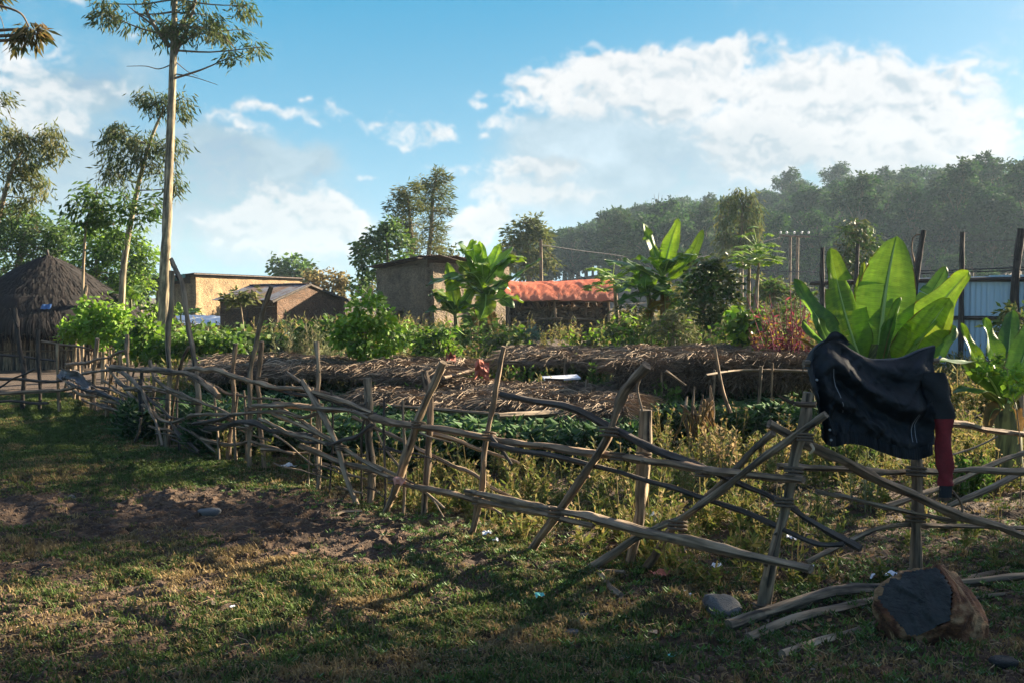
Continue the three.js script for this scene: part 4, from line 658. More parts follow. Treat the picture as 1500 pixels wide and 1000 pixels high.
stoneThing('flat_stone', 104, 729, 12, 8, M.greyStone, 29, 'small pale stone in the shaded grass', 'stone');
{ // litter: each scrap is a thing
  const scrap = (name, px, py, w, h, m, seed, label, cat = 'litter', group) => { const p = onGround(px, py, 0), s = S(-p.z), r = rngOf(seed), ro = r() * 3; p.y = landH(p.x, -p.z) + 0.018; const cr = Math.cos(ro), sr = Math.sin(ro);
    return solo(name, new MB().grid(12, 12, (u, v) => { const a = (u - 0.5) * w * s, b = (v - 0.5) * w * s * 0.8; return [V(p.x + a * cr - b * sr, p.y + h * s * (0.5 + 0.7 * fbm(u * 3 + seed, v * 3, 3)), p.z + (a * sr + b * cr)), u, v]; }), m, p, label, cat, group); };
  scrap('plastic_bag', 1296, 856, 40, 14, M.plasticWhite, 3, 'crumpled white plastic bag on ground behind boulder'); scrap('plastic_scrap', 1180, 850, 26, 12, M.clear, 5, 'pale crumpled plastic film by the corner post'); scrap('plastic_scrap', 1050, 836, 18, 10, M.plasticWhite, 6, 'white plastic scrap in the grass before the sawn post'); scrap('plastic_scrap', 1000, 879, 24, 10, M.clear, 7, 'flattened clear plastic near the angular grey stone'); scrap('plastic_scrap', 1160, 790, 16, 9, M.plasticWhite, 8, 'white plastic scrap behind the charred rail'); scrap('plastic_scrap', 976, 814, 12, 9, M.plasticWhite, 9, 'tiny white wrapper right of the sawn post'); scrap('plastic_scrap', 713, 792, 16, 6, M.plasticWhite, 10, 'white torn paper at the foot of a leaning post'); scrap('plastic_scrap', 725, 797, 12, 6, M.plasticWhite, 11, 'small white paper curl among dry leaves'); scrap('plastic_scrap', 423, 685, 22, 8, M.clear, 12, 'pale rag of film at the shaded fence foot'); scrap('plastic_scrap', 340, 895, 9, 4, M.plasticWhite, 13, 'pale green-white leaf scrap on the yard soil'); scrap('plastic_scrap', 790, 885, 16, 6, M.plasticTeal, 14, 'teal plastic shred on the shaded soil'); scrap('bottle_lid', 984, 969, 10, 2, M.plasticTeal, 15, 'flat teal bottle lid on the soil', 'lid'); scrap('plastic_scrap', 845, 770, 20, 10, M.clear, 21, 'blue-white film under the lower double rail'); scrap('plastic_scrap', 955, 766, 22, 18, M.clear, 22, 'clear plastic cup lying behind the sawn post'); scrap('plastic_scrap', 168, 604, 8, 6, M.plasticWhite, 23, 'bluish white scrap beneath the far fence tangle'); scrap('red_rag', 966, 852, 26, 10, M.ragRed, 24, 'rust red scrap beside the sawn post foot', 'rag');
}
// ---------------------------------------------------------------- nursery beds: low flat roofs of dry grass on poles
const strand = new MB(); strand.strip([V(-0.24, 0, 0), V(-0.09, 0.02, 0.015), V(0.07, 0.005, -0.01), V(0.24, -0.02, 0.01)], [0.004, 0.006, 0.006, 0.003], [1, 1, 1], V(0, 0.8, 0.6));
const strandGeo = strand.geo();
function shade(label, quad, h, thick, n, seed, posts, rails, fringe = 500, hang = 0.3, tone = 1) {   // quad: plan corners (x, depth) in order near-left, near-right, far-right, far-left
  const r = rngOf(seed), [a, b, c, d] = quad, P = (u, v) => { const x = lerp(lerp(a[0], b[0], u), lerp(d[0], c[0], u), v), D = lerp(lerp(a[1], b[1], u), lerp(d[1], c[1], u), v); return [x, D]; };
  const t = thing('nursery_shade', V(P(0.5, 0.5)[0], 0, -P(0.5, 0.5)[1]), label, 'shade roof', 'dry grass shade roofs over seedling beds');
  const topY = (x, D) => h + 0.07 * fbm(x * 1.3 + seed, D * 1.3, 3) + 0.06 * fbm(x * 4.5, D * 4.5 + seed, 3);
  const edge = (u, v) => { const q = 0.10 * fbm(u * 7 + seed, v * 5, 3); return P(clamp(u + (u > 0.5 ? q : -q) * 0.06, -0.05, 1.05), v + (v < 0.5 ? q * 0.4 : 0)); };
  const mb = new MB();
  for (const s of [1, 0]) mb.grid(60, 26, (u, v) => { const [x, D] = edge(u, v), e = Math.min(u, 1 - u, v, 1 - v) * 14; return [V(x, topY(x, D) - (s ? 0.03 * (1 - clamp(e)) : thick * (0.7 + 0.3 * clamp(e)) + 0.03 * fbm(x * 4, D * 4, 2)), -D), x, D]; });
  for (const v of [0, 1]) mb.grid(60, 3, (u, w) => { const [x, D] = edge(u, v); return [V(x, topY(x, D) - 0.03 - w * (thick * 0.7 - 0.03), -D + (v ? -1 : 1) * 0.03 * Math.sin(w * Math.PI)), x, w * 0.3]; });
  for (const u of [0, 1]) mb.grid(26, 3, (v, w) => { const [x, D] = edge(u, v); return [V(x, topY(x, D) - 0.03 - w * (thick * 0.7 - 0.03), -D), D, w * 0.3]; });
  part(t, 'grass_layer', mb, M.matBody);
  const list = [];
  for (let k = 0; k < n * 4; k++) { const u = r() * 1.04 - 0.02, v = Math.pow(r(), 1.2) * 1.03 - 0.015, [x, D] = edge(u, v), cl = fbm(x * 3.1 + seed, D * 3.1, 3), k2 = (0.45 + r() * 0.8 + (r() < 0.12 ? 0.8 : 0)) * (1 + 0.7 * cl); if (cl < -0.08 && r() < 0.7) continue; list.push([V(x, topY(x, D) + 0.004 + 0.05 * r() * r(), -D), Q(gauss(r) * 0.5, r() * 6.28, gauss(r) * 0.2), V(0.25 + r() * 1.1, 1 + 2 * r(), 0.45 + r() * r() * r() * 1.6), [0.185 * k2, 0.135 * k2, 0.09 * k2]]); }
  for (let k = 0; k < fringe * 2.2; k++) { const u = r(), [x, D] = edge(u, -0.004), k2 = (0.45 + r() * 1.1) * tone; list.push([V(x, topY(x, D) - 0.02 - r() * thick * (0.9 + 0.4 * hang), -D + 0.11 * r()), Q(gauss(r) * 0.6, gauss(r) * 0.8, gauss(r) * (0.2 + hang) + (r() < hang * 0.8 ? 1.3 : 0)), V(0.15 + r() * (0.25 + 0.5 * hang), 1, 1 + 3 * r() * r()), [0.20 * k2, 0.145 * k2, 0.095 * k2]]); }  // tone darkens the fringe: darker brush, plus its front shadow put in the colour
  copies('straw', strandGeo, M.straw, list, t);
  for (let k = 0; k < 22; k++) {                     // branches thrown on top to hold the grass down
    const [x, D] = P(r(), Math.pow(r(), 1.4)), a = gauss(r) * 0.7 + (r() < 0.2 ? 1.4 : 0), l = 0.25 + 0.55 * r(), e = (s, j) => { const xx = x + Math.cos(a) * l * s, dd = D + Math.sin(a) * l * s; return V(xx, topY(xx, dd) + 0.03 + j, -dd); };
    part(t, 'branch', new MB().tube([e(-1, 0.02 * r()), e(0, 0.02), e(1, 0.05 * r())], [0.006 + 0.008 * r(), 0.008, 0.004], 5, 0.3, k + seed * 3, 4), [M.woodGrey, M.woodBrown, M.woodPale, M.woodGrey][k % 4]);
  }
  for (const [x, D, hh, w] of posts) part(t, 'post', new MB().tube([V(x, landH(x, D) - 0.06, -D), V(x + gauss(r) * 0.02, h * 0.5, -D), V(x + gauss(r) * 0.03, hh, -D)], [w, w * 0.95, w * 0.8], 6, 0.2, Math.round(x * 91 + D * 7 + 500), 4), [M.woodBrown, M.woodGrey][Math.round(x * 10 + 100) % 2]);
  for (const [pts, w, m] of rails) part(t, 'edge_pole', new MB().tube(pts, [w, w, w * 0.75], 7, 0.25, Math.round(pts[0].x * 77 + 900), 5), m);
  return t;
}
const px2 = (px, py, h) => { const p = onGround(px, py, h); return [p.x, -p.z]; };
const seedSpots = [];
{
  const h1 = 0.46, A = [px2(545, 596, h1), px2(735, 612, h1), px2(1012, 572, h1), px2(590, 556, h1)];
  // the roof's right-hand corner runs back towards the lumpy bed
  shade('low dry-grass shade roof nearest the leaning fence posts', [px2(520, 588, h1), px2(905, 605, h1), px2(960, 570, h1), px2(590, 564, h1)], h1, 0.07, 7000, 61,
    [[...px2(770, 600, h1), 0.47, 0.022], [...px2(748, 602, h1), 0.45, 0.016], [...px2(600, 592, h1), 0.42, 0.02], [...px2(900, 598, h1), 0.44, 0.02], [...px2(650, 562, h1), 0.62, 0.02], [...px2(940, 566, h1), 0.44, 0.02], [...px2(857, 575, h1), 0.62, 0.02]],
    [[[onGround(730, 609, h1), onGround(820, 604, h1 - 0.01), onGround(902, 596, h1), onGround(960, 583, h1 + 0.02), onGround(1012, 570, h1 + 0.02)], 0.030, M.woodPale], [[onGround(880, 600, h1), onGround(950, 582, h1 + 0.03), onGround(1040, 563, h1 + 0.05)], 0.02, M.woodGrey], [[onGround(560, 593, h1), onGround(650, 600, h1), onGround(735, 607, h1)], 0.02, M.woodBrown]], 1300);
  const h2 = 0.66;
  shade('long dry-grass shade roof reaching under the leafy shrub', [px2(282, 545, h2), px2(650, 550, h2), px2(715, 530, h2), px2(330, 526, h2)], h2, 0.055, 5500, 67,
    [[...px2(515, 546, h2), 0.70, 0.02], [...px2(430, 545, h2), 0.64, 0.02], [...px2(350, 542, h2), 0.64, 0.02], [...px2(620, 549, h2), 0.64, 0.02], [...px2(300, 541, h2), 0.64, 0.02]],
    [[[onGround(475, 548, h2), onGround(560, 549, h2), onGround(650, 550, h2)], 0.024, M.woodPale], [[onGround(650, 553, h2), onGround(690, 542, h2 + 0.02), onGround(715, 534, h2 + 0.03)], 0.02, M.woodBrown], [[onGround(285, 541, h2), onGround(380, 546, h2), onGround(470, 548, h2)], 0.02, M.woodGrey]], 1300);
  const h4 = 0.72;
  shade('far narrow dry-grass shade roof behind the split board', [px2(730, 527, h4), px2(905, 531, h4), px2(950, 513, h4), px2(760, 512, h4)], h4, 0.05, 3200, 71,
    [[...px2(828, 530, h4), 0.78, 0.03], [...px2(760, 528, h4), 0.70, 0.02], [...px2(890, 530, h4), 0.70, 0.02]], [[[onGround(745, 529, h4), onGround(800, 528, h4), onGround(862, 532, h4)], 0.02, M.woodGrey]], 700);
  const h3 = 0.84;
  shade('thick dark shade roof between the dry banana clump and jacket', [px2(905, 535, h3), px2(1200, 532, h3), px2(1215, 513, h3), px2(935, 513, h3)], h3, 0.16, 6000, 73,
    [[...px2(1112, 536, h3), 0.84, 0.025], [...px2(1130, 536, h3), 0.88, 0.016], [...px2(1045, 536, h3), 0.80, 0.02], [...px2(970, 536, h3), 0.78, 0.02], [...px2(1190, 533, h3), 0.8, 0.02]],
    [[[onGround(1035, 549, h3 - 0.06), onGround(1090, 542, h3 - 0.05), onGround(1180, 543, h3 - 0.05), onGround(1240, 546, h3 - 0.05)], 0.016, M.woodGrey]], 5200, 0.9, 0.55);
  const pt = (a, b, w, m, label, name = 'cane', cat = 'cane') => solo(name, new MB().tube(a.map(([x, y]) => at(x, y, b)), [w, w * 0.8, w * 0.6], 6, 0.2, Math.round(a[0][0]), 4), m, at(...a[0], b), label, cat);
  pt([[1070, 604], [1060, 575], [1047, 508]], 10.9, 0.028, M.woodBrown, 'tall dry cane leaning before the dark shade roof');
  pt([[975, 543], [990, 553], [1005, 564]], 11.2, 0.02, M.woodGrey, 'short grey stick slanting off the dark shade roof', 'loose_stick', 'stick');
  // board and scraps on the roofs
  const bp = onGround(822, 556, h1 + 0.06), bw = bp.clone();
  solo('split_board', new MB().box(bp.clone().add(V(0, 0.03, 0)), V(0.24, 0.015, 0.02), V(0, 0.012, 0), V(0.02, -0.015, 0.10)), M.plasticWhite, bp, 'white cracked board lying on the near shade roof', 'board');
  const bb = onGround(812, 555, h1 + 0.10); solo('dark_bar', new MB().tube([bb.clone().add(V(-0.13, 0.01, 0.1)), bb.clone().add(V(0.12, 0.0, 0.1))], [0.016], 6, 0.05, 3, 2), M.dark, bb, 'short dark bar resting on the white cracked board', 'bar');
  const sp = onGround(902, 577, h1 + 0.03); solo('foam_piece', new MB().box(sp.clone().add(V(0, 0.015, 0)), V(0.09, 0, 0.01), V(0, 0.018, 0), V(0, 0, 0.04)), M.plasticWhite, sp, 'white foam piece at the corner of the near shade roof', 'foam');
  for (const [x, y, D, w, l] of [[706, 540, 12.6, 0.14, 'crumpled rust red sheet on the shade roof edge'], [660, 525, 13.5, 0.10, 'rust red scrap under the leafy shrub branches']]) { const p = at(x, y, D); solo('red_sheet', new MB().grid(9, 9, (u, v) => [p.clone().add(V((u - 0.5) * w * 1.3, (0.5 - v) * w * 1.5 + 0.05 * noise2(u * 4, x), 0.12 * fbm(u * 4, v * 4 + x, 2))), u, v]), M.ragRed, p, l, 'sheet'); }
  // seedling beds in the shade below
  for (const [x0, x1, D0, D1, n] of [[-1.9, 1.3, 9.3, 12.2, 680], [-4.6, -0.8, 11.4, 14.2, 620], [0.2, 1.7, 14, 17.5, 160], [1.4, 4.2, 11.0, 13.6, 420], [-3.4, -1.4, 10.2, 11.6, 160]]) seedSpots.push([x0, x1, D0, D1, n]);
}
console.log('garden beds');
// ---------------------------------------------------------------- broad-leaved giants: ensete and banana
function bigLeaf(parent, base, ctrl, tip, width, face, o = {}) {   // a leaf blade along a bezier; face: direction its upper side looks
  const r = rngOf(o.seed ?? 1), fold = o.fold ?? 0.35, tears = o.tears ?? 0, pet = o.petiole ?? 0.1, NS = tears ? 46 : 34, B = (t) => base.clone().multiplyScalar((1 - t) * (1 - t)).addScaledVector(ctrl, 2 * t * (1 - t)).addScaledVector(tip, t * t);
  const L = base.distanceTo(ctrl) + ctrl.distanceTo(tip), mb = new MB(), prof = (t) => { const x = clamp((t - pet) / (1 - pet)); return Math.pow(Math.sin(Math.PI * Math.pow(x, o.skew ?? 0.76)), 0.52) * (x > 0 ? 1 : 0); };
  const frame = (t) => { const p = B(t), d = B(Math.min(1, t + 0.01)).sub(B(Math.max(0, t - 0.01))).normalize(), s = new THREE.Vector3().crossVectors(d, face).normalize(), n = new THREE.Vector3().crossVectors(s, d).normalize(); return [p, s, n, d]; };
  for (const h of [-1, 1]) {
    let start = 0; const cuts = [];
    if (tears) { for (let k = 0; k < tears; k++) cuts.push(Math.floor(6 + r() * (NS - 8))); }
    let prev = null, droop = 0;
    const fk = fold + (h > 0 ? (o.tilt ?? 0) : -(o.tilt ?? 0));
    for (let j = 0; j <= NS; j++) {
      const t = j / NS, [p, s, n] = frame(t), w = prof(t) * width / 2, torn = cuts.includes(j), mk = (dr) => [0, 0.35, 0.7, 1].map((k) => {
        const wave = (o.wave ?? 0.05) * width * k * k * Math.sin(t * (o.freq ?? 17) + h * 1.3 + (o.seed ?? 0)) * (0.4 + k), lag = -0.10 * k * w * 0;
        const q = p.clone().addScaledVector(s, h * k * w * Math.cos(fk * k)).addScaledVector(n, k * w * Math.sin(fk) * (1 - 0.35 * k) + wave - dr * k * k * w);
        return mb.v(q, 0.5 + h * k * 0.5, t * L * 0.55);
      });
      const row = mk(droop);
      if (prev) for (let k = 0; k < 3; k++) h > 0 ? mb.q(prev[k], prev[k + 1], row[k + 1], row[k]) : mb.q(prev[k], row[k], row[k + 1], prev[k + 1]);
      prev = row;
      if (torn) { droop = (r() - 0.25) * 0.75; const g = mk(droop); if (j < NS) { prev = g; } }
    }
  }
  const leaf = part(parent, 'leaf', mb, o.mat ?? [M.blade, M.bladeMid, M.blade, M.bladePale][(o.seed ?? 0) % 4]);
  const pts = [0, 0.12, 0.3, 0.5, 0.7, 0.88, 1].map((t) => { const [p, , n] = frame(t); return p.addScaledVector(n, -0.004); });
  const mr = o.rib ?? Math.max(0.008, width * 0.035);
  part(leaf, 'midrib', new MB().tube(pts, [mr * 1.5, mr * 1.1, mr, mr * 0.7, mr * 0.4, mr * 0.15], 6, 0.04, 5, 4, false), o.ribMat ?? M.rib);
  return leaf;
}
const toCam = V(0, 0.25, 1).normalize();
{ // ensete behind the jacket
  const D = 9.6, c = at(1290, 560, D), g = landH(c.x, D), t = thing('ensete_plant', V(c.x, g, c.z), 'large ensete with upright glowing green leaves behind the hung jacket', 'ensete');
  part(t, 'stem', new MB().tube([V(c.x, g - 0.1, c.z), V(c.x, g + 0.35, c.z), at(1288, 535, D), at(1292, 505, D)], [0.17, 0.16, 0.13, 0.09], 14, 0.1, 3, 4), M.stemBanana);
  const L = (bx, by, bd, cx, cy, cd, tx, ty, td, w, face, o) => bigLeaf(t, at(bx, by, D + bd), at(cx, cy, D + cd), at(tx, ty, D + td), w * S(D), face, { petiole: 0.06, tears: 1 + (o?.seed ?? 0) % 3, ...o });
  L(1287, 545, 0, 1292, 440, 0.05, 1314, 346, 0.25, 90, V(-0.35, 0.2, 1), { fold: 0.28, wave: 0.02, seed: 1, skew: 0.80 });
  L(1268, 545, 0, 1236, 470, 0, 1217, 364, 0.1, 74, V(0.55, 0.3, 0.9), { fold: 0.55, wave: 0.02, seed: 2, skew: 0.78 });
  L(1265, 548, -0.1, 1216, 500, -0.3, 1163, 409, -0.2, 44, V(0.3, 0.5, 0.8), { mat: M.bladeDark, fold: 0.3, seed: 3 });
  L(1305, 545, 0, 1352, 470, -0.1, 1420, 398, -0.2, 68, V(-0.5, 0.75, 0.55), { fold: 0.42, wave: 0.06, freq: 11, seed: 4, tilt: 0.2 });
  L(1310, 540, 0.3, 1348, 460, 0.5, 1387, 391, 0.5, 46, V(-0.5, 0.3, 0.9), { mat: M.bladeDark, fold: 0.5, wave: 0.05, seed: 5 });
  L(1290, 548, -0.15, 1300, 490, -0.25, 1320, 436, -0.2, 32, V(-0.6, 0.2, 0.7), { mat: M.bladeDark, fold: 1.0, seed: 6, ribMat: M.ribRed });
  L(1262, 530, 0.4, 1262, 450, 0.6, 1266, 384, 0.7, 34, V(0.2, 0.2, 1), { fold: 0.5, seed: 7 }); L(1270, 520, 0.5, 1276, 440, 0.7, 1276, 376, 0.9, 26, V(-0.5, 0.3, 0.8), { fold: 0.8, seed: 8 });
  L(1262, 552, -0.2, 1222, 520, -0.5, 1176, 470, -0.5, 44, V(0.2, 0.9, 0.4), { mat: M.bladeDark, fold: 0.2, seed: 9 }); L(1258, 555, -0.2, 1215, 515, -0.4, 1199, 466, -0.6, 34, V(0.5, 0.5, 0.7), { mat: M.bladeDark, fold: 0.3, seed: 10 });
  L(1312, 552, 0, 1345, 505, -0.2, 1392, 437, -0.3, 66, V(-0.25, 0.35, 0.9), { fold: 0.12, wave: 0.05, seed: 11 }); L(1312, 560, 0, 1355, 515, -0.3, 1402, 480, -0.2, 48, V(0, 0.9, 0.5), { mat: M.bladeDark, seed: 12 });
  L(1250, 562, -0.1, 1205, 510, -0.4, 1164, 494, -0.6, 30, V(0, 0.8, 0.6), { mat: M.bladeYellow, seed: 13, tears: 3 });
  const D2 = 8.6, c2 = at(1480, 600, D2), g2 = landH(c2.x, D2), u = thing('ensete_plant', V(c2.x, g2, c2.z), 'smaller ensete with arching leaves before the blue tin fence', 'ensete');
  part(u, 'stem', new MB().tube([V(c2.x, g2 - 0.1, c2.z), V(c2.x, g2 + 0.3, c2.z), at(1472, 575, D2)], [0.12, 0.11, 0.08], 12, 0.1, 3, 4), M.stemBanana);
  const K = (bx, by, bd, cx, cy, cd, tx, ty, td, w, face, o) => bigLeaf(u, at(bx, by, D2 + bd), at(cx, cy, D2 + cd), at(tx, ty, D2 + td), w * S(D2), face, { petiole: 0.06, ...o });
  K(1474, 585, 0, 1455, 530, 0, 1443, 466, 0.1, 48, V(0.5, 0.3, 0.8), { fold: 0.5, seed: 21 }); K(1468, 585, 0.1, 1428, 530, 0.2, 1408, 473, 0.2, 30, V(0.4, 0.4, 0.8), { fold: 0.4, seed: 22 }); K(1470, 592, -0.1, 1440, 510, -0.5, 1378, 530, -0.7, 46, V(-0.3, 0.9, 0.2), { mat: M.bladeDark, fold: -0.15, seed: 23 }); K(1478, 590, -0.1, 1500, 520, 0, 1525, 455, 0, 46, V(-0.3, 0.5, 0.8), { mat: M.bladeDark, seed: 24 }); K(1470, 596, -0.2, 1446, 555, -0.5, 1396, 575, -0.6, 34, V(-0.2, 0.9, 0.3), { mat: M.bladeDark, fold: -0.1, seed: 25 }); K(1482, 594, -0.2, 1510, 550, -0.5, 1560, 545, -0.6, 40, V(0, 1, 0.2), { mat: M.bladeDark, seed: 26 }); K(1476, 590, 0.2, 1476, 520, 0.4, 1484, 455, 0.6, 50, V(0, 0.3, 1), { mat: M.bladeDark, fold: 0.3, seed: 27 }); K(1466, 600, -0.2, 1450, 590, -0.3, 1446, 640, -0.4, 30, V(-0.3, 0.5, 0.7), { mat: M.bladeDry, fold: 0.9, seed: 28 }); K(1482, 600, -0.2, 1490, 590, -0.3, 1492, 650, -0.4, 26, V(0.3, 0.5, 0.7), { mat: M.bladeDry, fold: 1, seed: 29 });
}
function banana(label, D, cx, footY, stems, leaves) {
  const c = at(cx, footY, D), g = ground(c.x, D), t = thing('banana_plant', V(c.x, g, c.z), label, 'banana plant', 'banana plants');
  for (const [x0, x1, y1, w] of stems) { const p = at(x0, footY, D); p.y = g - 0.1; const e = at(x1, y1, D); part(t, 'stem', new MB().tube([p, p.clone().lerp(e, 0.5).add(V(0.02, 0, 0)), e], [w * S(D) / 2, w * S(D) / 2.3, w * S(D) / 3.4], 10, 0.1, x0, 4), M.stemBanana); }
  leaves.forEach(([bx, by, qx, qy, qd, tx, ty, td, w, face, o], k) => bigLeaf(t, at(bx, by, D), at(qx, qy, D + qd), at(tx, ty, D + td), w * 1.3 * S(D), V(...face), { seed: k + cx, tears: 6, wave: 0.06, petiole: 0.10, ...(o ?? {}) }));
  const r = rngOf(cx * 3);
  for (const [x0, x1, y1, w] of stems) for (let k = 0; k < (w > 9 ? 7 : 3); k++) {   // the rest of the crown, spread round each stem
    const a = k * 2.4 + r(), e = at(x1, y1, D), l = (22 + 2.6 * w) * S(D) * (0.8 + 0.5 * r()), up = 0.35 + 0.9 * r(), out = V(Math.cos(a), 0, Math.sin(a));
    bigLeaf(t, e, e.clone().addScaledVector(out, l * 0.45).add(V(0, l * up * 0.8, 0)), e.clone().addScaledVector(out, l * (1.25 - 0.4 * up)).add(V(0, l * (up * 1.1 - 0.45), 0)), (14 + 0.8 * w) * S(D), V(-out.x * 0.6, 1, -out.z * 0.6), { seed: k * 7 + x0, tears: 8, wave: 0.06, petiole: 0.12, mat: r() < 0.5 ? M.blade : M.bladeDark });
  }
  return t;
}
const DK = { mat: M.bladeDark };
banana('banana plant with torn leaves beside the grey mud house', 24, 705, 500, [[705, 708, 415, 14], [716, 714, 440, 11], [668, 667, 460, 10]], [
  [708, 420, 690, 370, 0, 694, 352, -0.3, 22, [0.3, 0.2, 0.9]], [708, 420, 706, 380, 0.1, 702, 353, 0.1, 16, [-0.3, 0.2, 0.9], { tears: 3 }], [709, 420, 730, 390, 0, 752, 362, -0.2, 22, [-0.4, 0.5, 0.8], DK], [709, 425, 740, 420, -0.1, 793, 379, -0.5, 24, [-0.3, 0.8, 0.4], DK], [708, 425, 660, 395, -0.2, 624, 420, -0.5, 24, [0.1, 0.9, 0.3], DK], [708, 425, 722, 385, 0.3, 733, 357, 0.4, 18, [-0.2, 0.3, 0.9]], [707, 428, 690, 400, 0.2, 668, 382, 0.2, 22, [0.3, 0.5, 0.8]], [710, 425, 716, 445, -0.4, 702, 470, -0.6, 26, [0, 0.5, 0.8]], [714, 440, 735, 430, -0.2, 752, 452, -0.5, 20, [-0.2, 0.8, 0.5], DK], [709, 425, 732, 400, 0.5, 748, 428, 0.6, 18, [0, 0.8, 0.4]],
  [667, 462, 650, 440, 0, 632, 432, -0.2, 18, [0.2, 0.7, 0.6], DK], [667, 462, 665, 425, 0, 655, 384, 0.2, 18, [0.2, 0.2, 0.9]], [667, 463, 650, 448, -0.3, 622, 458, -0.5, 16, [0, 0.9, 0.3], DK], [667, 462, 685, 440, -0.1, 693, 424, 0, 16, [-0.2, 0.5, 0.8]], [667, 465, 680, 460, -0.2, 690, 474, -0.4, 14, [0, 0.8, 0.5], DK], [708, 422, 683, 396, -0.3, 654, 428, -0.6, 20, [0.1, 0.8, 0.5]], [711, 428, 720, 470, -0.3, 728, 490, -0.4, 12, [0, 0.3, 0.9], { mat: M.bladeDry, tears: 8 }], [705, 430, 694, 470, -0.3, 690, 492, -0.3, 10, [0, 0.3, 0.9], { mat: M.bladeDry, tears: 8 }]]);
banana('tall banana plant behind the dark bushy shrub', 21, 972, 500, [[970, 972, 405, 14], [960, 950, 430, 11], [985, 984, 440, 10]], [
  [972, 410, 975, 370, 0, 995, 321, 0.1, 24, [-0.4, 0.2, 0.9], { tears: 9 }], [972, 410, 960, 370, 0.1, 943, 327, 0.2, 18, [0.4, 0.3, 0.9]], [973, 410, 1010, 395, 0.1, 1030, 336, 0, 18, [-0.3, 0.3, 0.9]], [971, 412, 930, 385, -0.2, 886, 381, -0.4, 20, [0.1, 0.9, 0.3], DK], [971, 412, 935, 395, 0.2, 914, 378, 0.4, 16, [0.1, 0.8, 0.5], DK], [973, 412, 1000, 385, -0.2, 1042, 376, -0.4, 20, [-0.1, 0.9, 0.3]], [973, 414, 1005, 400, 0.3, 1045, 405, 0.4, 18, [0, 0.9, 0.3], DK], [972, 412, 982, 360, 0.4, 986, 340, 0.5, 18, [-0.2, 0.2, 0.9]], [950, 432, 940, 410, -0.2, 926, 404, -0.2, 18, [0.2, 0.6, 0.7]], [950, 432, 942, 420, -0.4, 948, 402, -0.2, 20, [0, 0.4, 0.9], { tears: 2 }], [950, 434, 930, 430, -0.3, 905, 445, -0.6, 18, [0, 0.9, 0.4], DK], [952, 436, 965, 428, -0.3, 984, 424, -0.4, 18, [-0.1, 0.6, 0.7], DK], [984, 442, 960, 445, -0.2, 944, 460, -0.3, 12, [0, 0.5, 0.9], { mat: M.bladeYellow }], [972, 420, 978, 460, -0.3, 972, 492, -0.4, 12, [0, 0.3, 0.9], { mat: M.bladeDry, tears: 8 }], [960, 430, 950, 465, -0.3, 946, 490, -0.3, 10, [0, 0.3, 0.9], { mat: M.bladeDry, tears: 8 }]]);
{ const D = 26, p = at(580, 440, D); banana('small banana sapling rising behind the thatched hut', 25, 192, 460, [[190, 191, 438, 6]], [[191, 440, 188, 425, 0, 184, 418, 0, 10, [0.2, 0.4, 0.9]], [191, 440, 200, 430, 0, 208, 428, -0.2, 9, [-0.2, 0.6, 0.8]], [191, 441, 180, 436, 0, 172, 440, -0.2, 8, [0, 0.8, 0.5]]]);
  banana('small banana sapling beside the ochre house', 36, 265, 470, [[263, 264, 460, 4]], [[264, 462, 262, 452, 0, 260, 442, 0, 8, [0.2, 0.4, 0.9]], [264, 462, 280, 457, 0, 296, 452, 0, 7, [0, 0.8, 0.5], DK], [264, 462, 258, 458, 0, 250, 460, 0, 7, [0, 0.8, 0.5]]]); }
{ // dried banana clump by the near shade roof
  const D = 10.2, c = at(1022, 640, D), t = thing('dried_banana_clump', drop(c.clone()), 'clump of withered brown stalks and curled dead leaves', 'dead plant'), r = rngOf(71);
  for (let k = 0; k < 9; k++) { const x = 1002 + k * 5.2; part(t, 'stalk', new MB().tube([drop(at(1015 + k * 2, 640, D + 0.1 * gauss(r)).clone()), at(x + 2, 605, D + 0.1 * gauss(r)), at(x + gauss(r) * 14, 562 + r() * 34, D + 0.12 * gauss(r))], [0.022, 0.018, 0.008], 6, 0.25, k + 20, 4), k % 2 ? M.stemDry : M.woodGrey); }
  for (let k = 0; k < 8; k++) { const x = 1000 + r() * 50, y = 575 + r() * 30; bigLeaf(t, at(x, y, D - 0.05), at(x + gauss(r) * 14, y + 12, D - 0.2), at(x + gauss(r) * 34, y + 25 + r() * 34, D - 0.15), 9 * S(D), V(gauss(r), 0.3, 1), { mat: M.bladeDry, fold: 0.9, seed: k + 90, tears: 7, wave: 0.15, rib: 0.005, ribMat: M.stemDry }); }
}
console.log('bananas');
